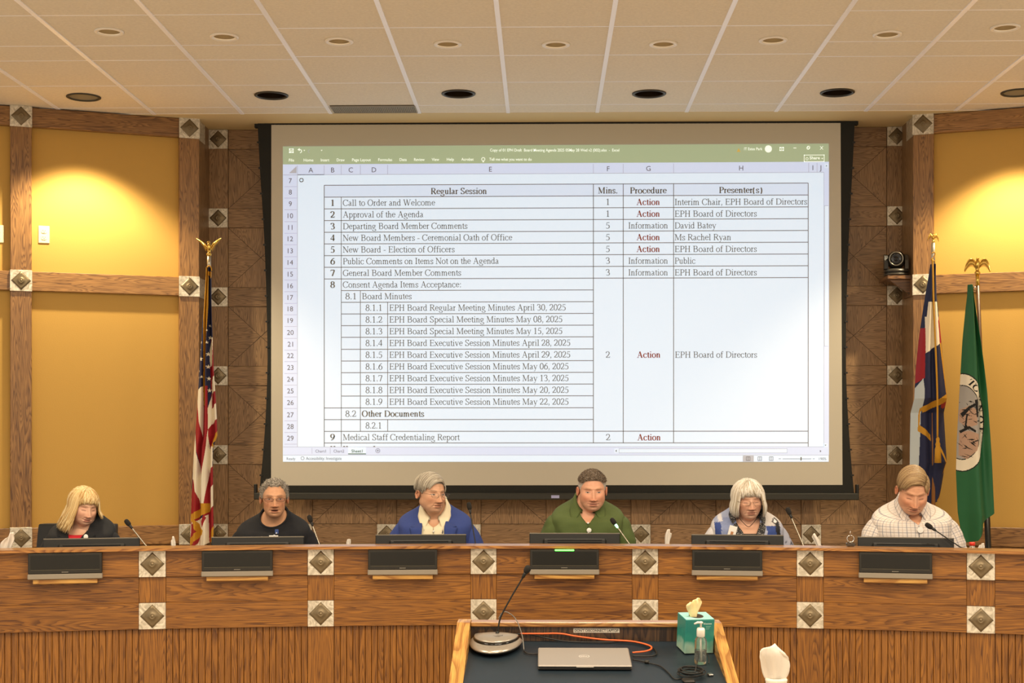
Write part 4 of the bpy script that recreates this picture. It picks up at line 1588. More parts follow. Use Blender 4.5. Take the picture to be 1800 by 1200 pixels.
SL = math.atan(0.135)
lec = thing('lectern', 'oak presenter lectern with sloped sides and black top, in the foreground', 'lectern', (0, 0, 0))
xl, xr = -0.270, 0.616
y0, y1 = 4.62, 5.50
TOPM = mat('black_laminate', '#1a252d', 0.42, spec=0.35, bump=0.15, bscale=500)
mb = MB()
mb.add([(xl, y0, zsurf(y0)), (xr, y0, zsurf(y0)), (xr, y1, zsurf(y1)), (xl, y1, zsurf(y1)), (xl, y0, zsurf(y0) - .03), (xr, y0, zsurf(y0) - .03), (xr, y1, zsurf(y1) - .03), (xl, y1, zsurf(y1) - .03)],
       [(0, 1, 2, 3), (7, 6, 5, 4), (0, 4, 5, 1), (1, 5, 6, 2), (2, 6, 7, 3), (3, 7, 4, 0)])
mb.build('desk_top', TOPM, lec)
zl = CZ - 0.6835
MB().box(xl, xr, y1, y1 + 0.025, 0.1, zl - 0.019, bev=0.001).build('back_panel', wood('oak_dark_panel', '#6a4a2a', '#2c1a0c', rough=0.4), lec, grain='z')
MB().box(xl - 0.0, xr + 0.0, y1 - 0.018, y1 + 0.055, zl - 0.018, zl, bev=0.003).build('back_cap', wood('oak_cap', '#b98442', '#7a4c1e', rough=0.3, coat=0.3), lec)
for xa, xb in ((xl - 0.048, xl), (xr, xr + 0.040)):
    prof = [(y0 - 0.0, 0.0), (y1 + 0.055, 0.0), (y1 + 0.055, zl + 0.002), (5.455, zl + 0.002), (y0, zl + 0.002 - 0.29 * (5.455 - y0))]
    mb = MB()
    k = len(prof)
    mb.add([(xa, p[0], p[1]) for p in prof] + [(xb, p[0], p[1]) for p in prof], [tuple(range(k))[::-1], tuple(range(k, 2 * k))] + [(i, (i + 1) % k, k + (i + 1) % k, k + i) for i in range(k)])
    mb.build('side_panel', OAKL, lec, grain='y')
MB().box(xl, xr, y0 + 0.05, y0 + 0.07, 0.1, zsurf(y0) - 0.035).build('front_panel', OAK, lec, grain='z')
# label on the inside of the back panel
lb0, lb1 = PY(1008, 1111.5, y1 - 0.001), PY(1089, 1104.0, y1 - 0.001)
t = tag(MB().box(lb0.x, lb1.x, y1 - 0.0015, y1 + 0.0005, lb0.z, lb1.z).build('label_strip', mat('label_white', '#ded6c4', 0.6)), 'white label strip reading DON\'T DISCONNECT LAPTOP inside the lectern', 'label')
vs, fs = sans_polys("DON'T DISCONNECT LAPTOP", 0.008)
a, b_ = min(p[0] for p in vs), max(p[0] for p in vs)
w = (lb1.x - lb0.x) * 0.95
h = (lb1.z - lb0.z)
MB().add([(lb0.x + (lb1.x - lb0.x) * 0.025 + (p[0] - a) / (b_ - a) * w, y1 - 0.0022, lb0.z + h * 0.2 + p[1] * h * 0.6 / 0.73) for p in vs], fs).build('lettering', mat('ink_black', '#17140f', 0.7), t, uv=False)


def on_top(u, v):                            # point of the lectern top seen at a picture position
    r = ray(u, v)
    # CZ + r.z k = CZ - 0.755 - 0.135 (5.5 - r.y k)
    k = (-0.755 - 0.135 * 5.5) / (r.z - 0.135 * r.y)
    return EYE + r * k


TILT = Matrix.Rotation(SL, 4, 'X')
# ---- laptop
pa, pb = on_top(945.5, 1179), on_top(1111, 1179)
lw = (pb.x - pa.x) / 2
lp = thing('laptop', 'closed silver laptop lying on the black lectern top', 'laptop', ((pa.x + pb.x) / 2, pa.y, (pa.z)))
lp.rotation_euler = (SL, 0, 0)
dep = 0.225
LAPB = mat('laptop_base', '#23211d', 0.5)
LAPS = mat('laptop_silver', '#968f86', 0.42, 0.3)
MB().box(-lw, lw, 0.004, dep, 0.002, 0.010, bev=0.003).build('base', LAPB, lp)
lid = MB().box(-lw, lw, 0.0, dep, 0.0125, 0.0205, bev=0.0035).build('lid', LAPS, lp)
MB().box(-lw * .97, lw * .97, 0.006, dep - 0.004, 0.010, 0.0125).build('gap_gasket', BLACK, lp)
MB().box(-0.03, 0.03, -0.0006, 0.002, 0.0135, 0.0165).build('lid_notch', mat('notch_light', '#d8d0c0', 0.4), lid)
for sx in (-1, 1):
    for yy in (0.03, dep - 0.03):
        MB().box(sx * lw * .85 - 0.012, sx * lw * .85 + 0.012, yy - 0.006, yy + 0.006, 0.0, 0.002).build('foot', BLACK, lp)
lg = MB()
LOGO = mat('logo_pale', '#e6e0d8', 0.35, 0.2)
n = 36
for i in range(n):
    a, b_ = 2 * pi * i / n, 2 * pi * (i + 1) / n
    lg.add([(0.0185 * cos(a), dep / 2 + 0.0185 * sin(a), 0.0208), (0.0185 * cos(b_), dep / 2 + 0.0185 * sin(b_), 0.0208), (0.0168 * cos(b_), dep / 2 + 0.0168 * sin(b_), 0.0208), (0.0168 * cos(a), dep / 2 + 0.0168 * sin(a), 0.0208)], [(0, 1, 2, 3)])
vs, fs = sans_polys('DELL', 0.02)
a, b_ = min(p[0] for p in vs), max(p[0] for p in vs)
lg.add([((p[0] - (a + b_) / 2) / (b_ - a) * 0.024, dep / 2 - 0.005 + p[1] * 0.010 / 0.73, 0.0209) for p in vs], fs)
lg.build('lid_logo', LOGO, lid, uv=False)

# ---- conference microphone unit
c = on_top(873, 1135) + Vector((0, 0, 0.002))
mu_ = thing('podium_microphone', 'half-round table microphone unit with long gooseneck on the lectern', 'microphone', c)
mu_.rotation_euler = (SL, 0, radians(-6))
SILV = mat('unit_silver', '#a49c90', 0.28, 0.55)


def dshape(rx, ry0, ry1, z, n=40):
    """half-moon outline: flat-ish back edge, round front"""
    pts = []
    for i in range(n):
        a = 2 * pi * i / n
        s = sin(a)
        pts.append((rx * cos(a), (ry0 if s < 0 else ry1) * s, z))
    return pts


def loft(mb, rings, mi=0, cap=True):
    n = len(rings[0])
    vs = [p for r_ in rings for p in r_]
    fs = [(i * n + j, i * n + (j + 1) % n, (i + 1) * n + (j + 1) % n, (i + 1) * n + j) for i in range(len(rings) - 1) for j in range(n)]
    if cap:
        fs += [tuple(range(n))[::-1], tuple((len(rings) - 1) * n + j for j in range(n))]
    return mb.add(vs, fs, mi)


rx = 0.094
loft(MB(), [dshape(rx * .93, .142, .026, .001), dshape(rx * 1.0, .158, .028, .010), dshape(rx * 1.03, .168, .030, .016)]).build('base_skirt', BLACK, mu_, True)
loft(MB(), [dshape(rx * 1.03, .168, .030, .016), dshape(rx * 1.03, .168, .030, .020), dshape(rx * .97, .154, .029, .026), dshape(rx * .90, .112, .027, .031)]).build('key_rim', SILV, mu_, True)
loft(MB(), [dshape(rx * .905, .113, .0275, .0305), dshape(rx * .89, .106, .027, .036), dshape(rx * .86, .099, .026, .037)]).build('dark_lip', mat('gloss_black', '#0c0b09', 0.12), mu_, True)
loft(MB(), [dshape(rx * .88, .102, .027, .037), dshape(rx * .85, .096, .026, .042), dshape(rx * .5, .05, .018, .046), dshape(rx * .1, .004, .004, .047)]).build('top_shell', SILV, mu_, True)
gp = MB()
for i in range(7):
    for j in range(7):
        x, y = (i - 3) * 0.0052, (j - 3) * 0.0052
        if x * x + y * y < 0.0175 ** 2:
            gp.lathe([(0.0019, 0.0), (0.0019, 0.0014)], 8, M=T(0.010 + x, -0.030 + y, 0.0450))
gp.build('speaker_grille', mat('grille_dark', '#3a352c', 0.6), mu_)
bt = MB()
for i in range(5):
    a = radians(-125 + i * 17)
    bt.box(-0.006, 0.006, -0.003, 0.003, 0, 0.003, M=T(rx * .92 * cos(a), .132 * sin(a), 0.0255) @ Matrix.Rotation(a + pi / 2, 4, 'Z'))
bt.build('buttons', mat('button_grey', '#7c7468', 0.4), mu_)
inv = (T(*c) @ Euler((SL, 0, radians(-6))).to_matrix().to_4x4()).inverted()
D = c.y
pts = [inv @ p for p in (on_top(874, 1136) + Vector((0, 0, 0.046)), PD(875, 1110, D), PD(880, 1085, D), PD(897, 1052, D), PD(913, 1025, D), PD(921, 1011, D))]
MB().tube([pts[0], pts[0] * .5 + pts[1] * .5, pts[1]], [0.008, 0.007, 0.0055], 12).build('neck_socket', BLACK, mu_, True)
gooseneck(pts[1:], 0.0030, 0.02, mu_, dark_stem=True, head_len=0.040, head_r=0.0125)

# ---- cables
CABK = mat('cable_black', '#1c1915', 0.5)
CABO = mat('cable_orange', '#e0622e', 0.5)


def cable(label, pix, r, m, lift=0.004, name='cable'):
    pts = []
    for q in pix:
        p = on_top(q[0], q[1])
        if p.y > 5.485:
            p = PY(q[0], q[1], 5.485)
        p.z += lift + (q[2] if len(q) > 2 else 0)
        pts.append(p)
    return tag(MB().tube(spline(pts, 8), r, 8).build(name, m, None, True), label, 'cable')


cable('orange cable running behind the laptop to its right side', [(915, 1119.5), (950, 1119.5), (985, 1119.5), (1012, 1124), (1060, 1130), (1110, 1133), (1140, 1140), (1145, 1146), (1135, 1150.5), (1112, 1153)], 0.0032, CABO, 0.013)
cable('dark cable lying along the orange cable behind the laptop', [(895, 1117), (930, 1117), (962, 1124), (1000, 1130), (1060, 1131.5), (1110, 1130.5), (1145, 1140), (1154, 1150), (1146, 1155.5), (1112, 1156)], 0.0026, CABK, 0.006)
cable('thin grey cable looping over the microphone unit', [(876, 1121, 0.07), (884, 1117, 0.085), (895, 1121, 0.09), (908, 1129, 0.08), (918, 1140, 0.045), (921, 1147, 0.008)], 0.0019, mat('cable_grey', '#6a665e', 0.4), 0.002)
cable('short dark plug lead entering the left side of the laptop', [(921, 1147), (926, 1150.5), (935, 1152), (946, 1151.5)], 0.0026, CABK, 0.006)
cable('thin black cable trailing from the laptop to the front edge', [(1112, 1161), (1125, 1163), (1137, 1166), (1160, 1172), (1175, 1184), (1186, 1195), (1200, 1194)], 0.0024, CABK, 0.004)
# plugs on the cables
pl = MB()
p = on_top(1137, 1166)
pl.tube([p + Vector((-0.007, 0.002, 0.006)), p + Vector((0.007, -0.002, 0.006))], 0.0062, 10)
tag(pl.build('cable_ferrite', mat('ferrite', '#26231d', 0.5), None, True), 'dark cylindrical ferrite bead on the cable right of the laptop', 'cable bead')
# coil of thin black cable
r_ = random.Random(3)
cc = on_top(1215, 1189)
pts = []
for i in range(150):
    a = i * 2 * pi / 22
    q = 1 + 0.16 * sin(i * 0.21) + r_.uniform(-.02, .02)
    pts.append(cc + Matrix.Rotation(SL, 3, 'X') @ Vector((0.040 * q * cos(a) + 0.004 * sin(i * .13), 0.044 * q * sin(a), 0.009 + 0.00013 * i)))
pts += spline([pts[-1], on_top(1232, 1160) + Vector((0, 0, 0.035)), on_top(1245, 1168) + Vector((0, 0, 0.03)), on_top(1246, 1176) + Vector((0, 0, 0.02))], 6)[1:]
t = tag(MB().tube(pts, 0.0019, 6).build('cable_coil', CABK, None, True), 'coiled thin black cable on the right front of the lectern top', 'cable')
pp = on_top(1247, 1188)
MB().box(-0.006, 0.012, -0.010, 0.010, 0.001, 0.009, bev=0.002).build('plug', STEEL, t, loc=pp, rot=(SL, 0, 0.3))
MB().box(-0.02, 0.02, -0.02, 0.02, 0.0, 0.012, bev=0.005).build('adapter', CABK, t, loc=on_top(1210, 1199), rot=(SL, 0, 0.2))

# ---- tissue cube (teal) and hand sanitiser
p = on_top(1203.5, 1151) + Vector((0, 0, 0.004))
ts = 0.107
tb = thing('tissue_box', 'teal patterned cube tissue box with a cream tissue on the lectern', 'tissue box', p)
tb.rotation_euler = (SL, 0, radians(11))
CARD = bpy.data.materials.new('teal_card')
CARD.use_nodes = True
nt = CARD.node_tree
b = nt.nodes['Principled BSDF']
b.inputs['Roughness'].default_value = 0.45
tc = nt.nodes.new('ShaderNodeTexCoord')
sp = nt.nodes.new('ShaderNodeSeparateXYZ')
nt.links.new(tc.outputs['Object'], sp.inputs[0])
nz = nt.nodes.new('ShaderNodeTexVoronoi')
nz.inputs['Scale'].default_value = 34
nt.links.new(tc.outputs['Object'], nz.inputs['Vector'])
ma = nt.nodes.new('ShaderNodeMath')
ma.operation = 'MULTIPLY_ADD'
ma.inputs[1].default_value = 0.05
nt.links.new(nz.outputs['Distance'], ma.inputs[0])
nt.links.new(sp.outputs['Z'], ma.inputs[2])
mr = nt.nodes.new('ShaderNodeMapRange')
mr.inputs['From Min'].default_value = 0.0
mr.inputs['From Max'].default_value = 0.13
nt.links.new(ma.outputs[0], mr.inputs['Value'])
rp = nt.nodes.new('ShaderNodeValToRGB')
for i, (q, cl) in enumerate(((0.05, '#a9bb9c'), (0.35, '#8fb3a0'), (0.6, '#2d8a78'), (0.86, '#1f7c72'))):
    e = rp.color_ramp.elements[i] if i < 2 else rp.color_ramp.elements.new(q)
    e.position = q
    e.color = lin(cl)
nt.links.new(mr.outputs[0], rp.inputs['Fac'])
nt.links.new(rp.outputs['Color'], b.inputs['Base Color'])
hh = 0.125
MB().box(0, ts, 0, ts, 0.0, hh, bev=0.002).build('box', CARD, tb)
tp = MB()
c0 = (ts / 2, ts / 2)
angs = [2 * pi * i / 32 for i in range(32)]
vo, vi = [], []
for a in angs:
    m_ = max(abs(cos(a)), abs(sin(a)))
    vo.append((c0[0] + cos(a) / m_ * (ts / 2 - .001), c0[1] + sin(a) / m_ * (ts / 2 - .001), hh + 0.0006))
    vi.append((c0[0] + 0.026 * cos(a), c0[1] + 0.034 * sin(a), hh + 0.0006))
tp.add(vo + vi, [(i, (i + 1) % 32, 32 + (i + 1) % 32, 32 + i) for i in range(32)])
tp.build('top_panel', mat('pale_teal', '#8fc4bd', 0.45), tb)
MB().add([(c0[0] + 0.027 * cos(a), c0[1] + 0.035 * sin(a), hh + 0.0003) for a in angs], [tuple(range(32))]).build('opening', mat('opening_dark', '#3a2c20', 0.9), tb)
tissue(tb, 0.085, 0.080, 41, (c0[0] - 0.01, c0[1] - 0.01, hh - 0.006), -0.12, mat('cream_tissue', '#f3dfa6', 0.9))
vs, fs = sans_polys('Kleenex', 0.015)
a, b_ = min(q[0] for q in vs), max(q[0] for q in vs)
MB().add([(ts * 0.62 + (q[0] - a) / (b_ - a) * 0.030, -0.0006, hh - 0.018 + q[1] * 0.0085) for q in vs], fs).build('lettering', mat('print_pale', '#cfe6dc', 0.5), tb, uv=False)
mk = MB()
for i in range(3):
    mk.box(ts * 0.70, ts * 0.70 + 0.018 - 0.003 * i, -0.0005, 0.0005, hh - 0.026 - 0.005 * i, hh - 0.0245 - 0.005 * i)
mk.build('print_lines', mat('print_green', '#7fb5a6', 0.5), tb, uv=False)

p = on_top(1231, 1166.5) + Vector((0, 0, 0.001))
hs = thing('hand_sanitizer', 'clear pump bottle of hand sanitizer in front of the teal tissue box', 'pump bottle', p)
hs.rotation_euler = (SL, 0, 0)
CLEAR = mat('clear_bottle', '#f1f4ee', 0.06, trans=0.96, ior=1.3)
MB().lathe([(0.0, 0.002), (0.0195, 0.001), (0.021, 0.005), (0.021, 0.082), (0.019, 0.090), (0.0125, 0.098), (0.0125, 0.103)], 32).build('bottle_body', CLEAR, hs, True)
MB().lathe([(0.0, 0.004), (0.0188, 0.004), (0.0195, 0.008), (0.0195, 0.050), (0.0, 0.050)], 32, cap=False).build('gel', mat('clear_gel', '#f4f6f0', 0.05, trans=0.97, ior=1.33), hs, True)
MB().lathe([(0.0135, 0.098), (0.0145, 0.100), (0.0145, 0.122), (0.0125, 0.128), (0.0060, 0.130)], 24).build('pump_collar', WHITE, hs, True)
MB().lathe([(0.0035, 0.128), (0.0035, 0.143), (0.0075, 0.146), (0.0075, 0.150), (0.003, 0.152)], 16).build('pump_stem', mat('milky_plastic', '#eee9dc', 0.3, trans=0.2), hs, True)
MB().tube([(0.004, 0, 0.148), (-0.012, -0.003, 0.149), (-0.024, -0.006, 0.144)], [0.0045, 0.004, 0.003], 10).build('spout', MATS['milky_plastic'], hs, True)
MB().tube([(0, 0, 0.10), (0.002, 0, 0.01)], 0.0025, 8).build('dip_tube', MATS['milky_plastic'], hs, True)

# ---- tissue canister on a small side stand, bottom right
cp = PD(1364.5, 1192, 4.55)
st = thing('side_stand', 'small stand below the round tissue canister, just under the picture edge', 'side stand', (cp.x, cp.y, 0))
ztop = cp.z - 0.165
MB().box(-0.052, 0.052, -0.052, 0.052, ztop - 0.025, ztop, bev=0.004).build('top', OAKL, st)
MB().lathe([(0.03, 0.02), (0.03, ztop - 0.025)], 20).build('column', BLACK, st, True)
MB().lathe([(0.052, 0.0), (0.052, 0.015), (0.04, 0.03)], 32).build('base', BLACK, st, True)
cn = thing('tissue_canister', 'round white canister with a tall white tissue, lower right corner', 'tissue canister', (cp.x, cp.y, ztop))
MB().lathe([(0.030, 0.0005), (0.0325, 0.004), (0.0325, 0.155), (0.034, 0.158), (0.034, 0.163), (0.031, 0.166), (0.015, 0.165), (0.015, 0.155)], 36).build('canister_body', WHITE, cn, True)
tissue(cn, 0.118, 0.165, 23, (-0.004, 0, 0.158), -0.26)

# ================================================================== PTZ camera on a corner bracket
bz_ = PD(1577, 492, 10.22)
br = thing('corner_bracket', 'small triangular oak shelf bracket carrying the robotic camera', 'bracket shelf', (bz_.x, bz_.y, bz_.z))
xin = PD(1591, 769, 10.35).x
BRW = wood('oak_bracket', '#8a5f36', '#3c2410')
mb = MB()
mb.add([(-0.085, -0.09, 0.0), (0.095, -0.09, 0.0), (0.095, 0.17, 0.0), (-0.085, 0.17, 0.0), (-0.085, -0.09, 0.022), (0.095, -0.09, 0.022), (0.095, 0.17, 0.022), (-0.085, 0.17, 0.022)],
       [(0, 3, 2, 1), (4, 5, 6, 7), (0, 1, 5, 4), (1, 2, 6, 5), (2, 3, 7, 6), (3, 0, 4, 7)])
mb.build('shelf', BRW, br)
MB().prism([(-0.07, -0.001), (0.075, -0.001), (0.075, -0.105)], -0.05, -0.02).build('gusset', BRW, br)
MB().box(0.0755, 0.095, -0.085, 0.13, -0.12, -0.001).build('upright', BRW, br, grain='z')
cm = thing('robotic_camera', 'dark grey pan-tilt video camera on the corner bracket right of the screen', 'video camera', (bz_.x - 0.008, bz_.y - 0.005, bz_.z + 0.023))
cm.rotation_euler = (0, 0, radians(-8))
CAMG = mat('camera_grey', '#57534b', 0.35, 0.5)
CAMD = mat('camera_dark', '#232019', 0.35)
MB().lathe([(0.062, 0.0), (0.082, 0.006), (0.085, 0.012), (0.084, 0.018)], 36).build('foot_ring', CAMG, cm, True)
MB().lathe([(0.080, 0.018), (0.080, 0.032)], 36).build('base_band', CAMD, cm, True)
MB().lathe([(0.084, 0.031), (0.084, 0.036), (0.078, 0.048), (0.072, 0.050)], 36).build('turntable', CAMG, cm, True)
for s in (-1, 1):
    pol = [(-0.045, 0.05), (0.045, 0.05), (0.043, 0.11), (0.03, 0.145), (0.0, 0.155), (-0.03, 0.145), (-0.043, 0.11)]
    xa, xb = sorted((s * 0.056, s * 0.082))
    mb = MB()
    k = len(pol)
    mb.add([(xa, q[0], q[1]) for q in pol] + [(xb * (0.97 if s > 0 else 1), q[0] * .9, 0.05 + (q[1] - 0.05) * .95) for q in pol], [tuple(range(k))[::-1], tuple(range(k, 2 * k))] + [(i, (i + 1) % k, k + (i + 1) % k, k + i) for i in range(k)])
    mb.build('yoke_arm', CAMG if s > 0 else CAMD, cm)
hd = MB()
hd.box(-0.054, 0.054, -0.055, 0.055, 0.058, 0.168, bev=0.022)
h_ = hd.build('head', CAMD, cm, True)
MB().lathe([(0.048, 0), (0.050, 0.012), (0.047, 0.020), (0.043, 0.020), (0.041, 0.008), (0.0, 0.006)], 36, M=T(-0.006, -0.052, 0.116) @ R(90, 'X')).build('lens_ring', mat('lens_ring', '#8c867b', 0.25, 0.8), h_, True)
MB().lathe([(0.036, 0.006), (0.036, 0.014), (0.028, 0.015), (0.022, 0.010), (0.018, 0.013), (0.0, 0.016)], 30, M=T(-0.006, -0.052, 0.116) @ R(90, 'X')).build('lens', mat('lens_glass', '#0a0a0c', 0.08), h_, True)


# ================================================================== flags
def interp_pts(tab):
    vs_ = [p[0] for p in tab]
    return lambda v: float(np.interp(v, vs_, [p[1] for p in tab]))


def inside(poly_, x, y):
    r = np.zeros(len(x), bool)
    n = len(poly_)
    j = n - 1
    for i in range(n):
        xi, yi = poly_[i]
        xj, yj = poly_[j]
        if yi != yj:
            r ^= ((yi > y) != (yj > y)) & (x < (xj - xi) * (y - yi) / (yj - yi) + xi)
        j = i
    return r


def drape(parent, name, D, left, right, vtop, vbot, folds, paint, base, mats, nx=64, ny=300, amp=0.035, depth=None):
    """a hanging folded cloth: outline in picture rows/columns at depth D, real pleats in depth; paint = [(material index, polygon)]"""
    L_, R_ = interp_pts(left), interp_pts(right)
    V, mi, fs = [], [], []
    px_ = []
    for i in range(ny + 1):
        t = i / ny
        for j in range(nx + 1):
            s = j / nx
            vb = vbot(s)
            v = vtop + (vb - vtop) * t
            l, r_ = L_(v), R_(v)
            u = l + (r_ - l) * s
            wid = (r_ - l) / F * D
            a = min(amp, wid * 0.55)
            dd = a * sin(2 * pi * folds * s + 0.8 * sin(3 * t) + 0.6) + 0.4 * a * sin(2 * pi * (folds * 1.7) * s + 2.0 + 2 * t)
            dd += -0.25 * wid * (1 - (2 * s - 1) ** 2)
            if depth:
                dd += depth(s, v)
            p = PD(u, v, D + dd)
            # keep the outline: shift by parallax of the fold only in depth
            q = PD(u, v, D)
            V.append((q.x, q.y + dd, q.z))
            px_.append((u, v))
    ii, jj = np.meshgrid(np.arange(ny), np.arange(nx), indexing='ij')
    A0 = (ii * (nx + 1) + jj).ravel()
    fs = np.stack([A0, A0 + 1, A0 + nx + 2, A0 + nx + 1], 1)
    pp = np.array(px_)
    cen = (pp[A0] + pp[A0 + nx + 2]) / 2
    mi = np.full(len(A0), base, np.int32)
    for k, pl_ in paint:
        mi[inside(pl_, cen[:, 0], cen[:, 1])] = k
    o = np_mesh(name, np.array(V), np.array(fs), mats, parent, midx=mi)
    sd = o.modifiers.new('thickness', 'SOLIDIFY')
    sd.thickness = 0.0015
    return o


FB = mat('flag_navy', '#1b1f3f', 0.75)
FR = mat('flag_red', '#93141c', 0.7)
FW = mat('flag_cream', '#e4d8bf', 0.75)
FG = mat('gold_fringe', '#c88f1c', 0.6, bump=0.8, bscale=500)
FGR = mat('flag_green', '#1e5c34', 0.6)
FGS = mat('seal_grey', '#a09a92', 0.7)
FK = mat('flag_black', '#12110f', 0.8)
FROCK = mat('seal_rock', '#b08e76', 0.8)
FPALE = mat('flag_blue_grey', '#bcc4c4', 0.75)
POLEW = mat('pole_brown', '#5a3d22', 0.4)
POLEG = mat('pole_silver', '#b7ab92', 0.3, 0.8)


def eagle(parent, loc, s, m, up=True, twist=0.0):
    """finial: ball, perching body, head with beak, two feathered wings; s = wing span"""
    M = T(*loc) @ Matrix.Rotation(twist, 4, 'Z')
    k = s / 0.17
    mb = MB()
    mb.lathe([(0.010 * k, 0), (0.016 * k, 0.004 * k), (0.019 * k, 0.014 * k), (0.012 * k, 0.024 * k), (0.010 * k, 0.028 * k)], 20, M=M)
    body = spline([(0, 0, 0.026 * k), (0, 0.004 * k, 0.042 * k), (0, -0.002 * k, 0.066 * k), (0, -0.004 * k, 0.084 * k), (0, -0.004 * k, 0.094 * k)], 5)
    n_ = len(body)
    rr = [float(np.interp(i / (n_ - 1), [0, .15, .45, .75, .9, 1], [.009, .012, .017, .012, .009, .007])) * k for i in range(n_)]
    mb.tube(body, rr, 12, M=M)
    mb.lathe([(0.0, -0.010 * k), (0.007 * k, -0.007 * k), (0.0095 * k, 0), (0.007 * k, 0.007 * k), (0.0, 0.010 * k)], 12, M=M @ T(0, -0.006 * k, 0.100 * k))
    mb.tube([(0, -0.012 * k, 0.101 * k), (-0.010 * k, -0.018 * k, 0.098 * k), (-0.013 * k, -0.018 * k, 0.092 * k)], [0.005 * k, 0.003 * k, 0.0008 * k], 8, M=M)
    b_ = mb.build('eagle_finial', m, parent, True)
    for sx in (-1, 1):
        w = MB()
        # leading edge path and feathers hanging from it
        if up:
            lead = spline([(0.010 * sx, 0, 0.062), (0.034 * sx, -0.004, 0.092), (0.060 * sx, -0.006, 0.112), (0.088 * sx, -0.004, 0.128)], 6)
            drop = lambda q: Vector((0.012 * sx * (1 - q), 0.004, -0.030 * (1 - q) ** 0.7 - 0.004))
        else:
            lead = spline([(0.010 * sx, 0, 0.068), (0.026 * sx, -0.004, 0.094), (0.050 * sx, -0.006, 0.098), (0.070 * sx, -0.004, 0.070), (0.082 * sx, 0, 0.030)], 6)
            drop = lambda q: Vector((-0.004 * sx, 0.004, -0.044 * sin(pi * min(1, 0.22 + q * 0.72)) - 0.004))
        N_ = len(lead)
        w.tube([p * k for p in lead], [0.0065 * k * (1 - 0.75 * i / (N_ - 1)) for i in range(N_)], 8, M=M, flat=0.7)
        for i in range(1, N_):
            q = i / (N_ - 1)
            a = lead[i] * k
            e = a + drop(q) * k
            mid = (a + e) / 2 + Vector((0, -0.003 * k, 0))
            w.tube([a, mid, e], [0.0036 * k, 0.0042 * k, 0.0012 * k], 6, M=M, flat=0.45)
        w.build('wing', m, b_, True)
    return b_


def flag_stand(name, label, u0, D, ztop, m_low, m_up, zsplit, lean=0.0, rlow=0.0135):
    p = PD(u0, 769, D)
    t = thing(name, label, 'flag', (p.x, p.y, ZF))
    b = MB().lathe([(0.0, 0.0005), (0.15, 0.001), (0.15, 0.018), (0.06, 0.045), (0.026, 0.06), (0.024, 0.10)], 36).build('base', mat('flag_base', '#2a231a', 0.4), t, True)
    MB().tube([(0, 0, 0.06), (lean * (zsplit - ZF), 0, zsplit - ZF)], rlow, 14).build('pole', m_low, t, True)
    MB().tube([(lean * (zsplit - ZF), 0, zsplit - ZF), (lean * (ztop - ZF), 0, ztop - ZF)], 0.0125, 14).build('upper_pole', m_up, t, True)
    return t, p


def setinv(o, t):                             # cloth built in world space, parented to a placed stand
    o.matrix_parent_inverse = Matrix.Translation(t.location).inverted()
    return o


# ---- the national flag, left
DU = 9.55
zt = PD(368, 450, DU).z
us, p = flag_stand('national_flag', 'red, white and blue starred flag hanging furled on its pole, left of the screen', 367.5, DU, zt, POLEW, POLEG, PD(368, 476, DU).z)
eagle(us, (0, 0, zt - ZF), 0.152, GOLD, up=True)
Z3 = lambda X, Y: (330 + X / 4.8, 450 + Y / 4.8)
Z4 = lambda X, Y: (325 + X / 4.29, 680 + Y / 4.286)
z3 = lambda *a: [Z3(*q) for q in a]
z4 = lambda *a: [Z4(*q) for q in a]
paint = [(1, z3((195, 690), (240, 690), (250, 1300), (205, 1300), (190, 900))), (2, z3((200, 690), (218, 690), (218, 900), (190, 940), (188, 800))), (2, z3((203, 1045), (236, 1000), (250, 1120), (205, 1180))),
         (0, z4((75, -20), (185, -20), (205, 40), (180, 160), (182, 30), (150, -5), (140, -5), (98, 25))),
         (2, z4((95, 28), (142, -5), (145, 380), (138, 380), (92, 110))),
         (1, z4((93, 105), (138, 375), (148, -8), (180, -8), (184, 320), (132, 690), (78, 330))),
         (2, z4((70, 320), (132, 690), (184, 320), (194, 650), (155, 880), (118, 880), (58, 690))),
         (1, z4((62, 690), (120, 880), (140, 960), (30, 1100), (45, 850))), (1, z4((186, 640), (150, 900), (150, 1100), (192, 1180), (192, 650))),
         (2, z4((182, 160), (206, 60), (206, 280), (184, 330))), (1, z4((184, 320), (214, 270), (214, 460), (190, 480))),
         (2, z4((206, 160), (248, 100), (250, 250), (206, 290))), (1, z4((206, 40), (250, 30), (245, 115), (206, 165))), (2, z4((206, -20), (240, -60), (240, 20), (206, 50))), (1, z4((206, 285), (256, 230), (260, 345), (214, 440))),
         (2, z4((190, 470), (216, 440), (214, 600), (192, 640))), (1, z4((192, 630), (218, 590), (216, 740), (192, 790))), (2, z4((192, 780), (220, 725), (218, 900), (194, 940))), (1, z4((192, 930), (220, 890), (220, 1200), (190, 1200))),
         (3, z4((212, 440), (214, 400), (254, 325), (256, 385), (222, 420), (222, 470))),
         (2, z4((30, 1100), (60, 980), (90, 1010), (180, 960), (184, 1200), (30, 1200))), (1, z4((48, 1030), (95, 1030), (135, 1110), (100, 1180), (75, 1200), (30, 1200), (44, 1100))), (1, z4((150, 960), (135, 1010), (140, 1060), (170, 980))),
         (3, z4((118, 870), (188, 876), (192, 935), (45, 1018), (36, 965), (132, 912))), (3, z4((40, 1000), (86, 996), (148, 1078), (142, 1108), (36, 1200), (36, 1140), (98, 1085))), (3, z4((196, 1095), (222, 1040), (220, 1130), (200, 1200), (190, 1200)))]
gold = z3((155, 100), (178, 100), (182, 200), (180, 420), (168, 700), (152, 1080), (150, 1260), (138, 1260), (134, 1080), (140, 700), (145, 420), (148, 200))
paint.append((3, gold))
paint.append((3, z3((178, 130), (205, 130), (212, 190), (205, 205), (196, 175), (180, 165))))


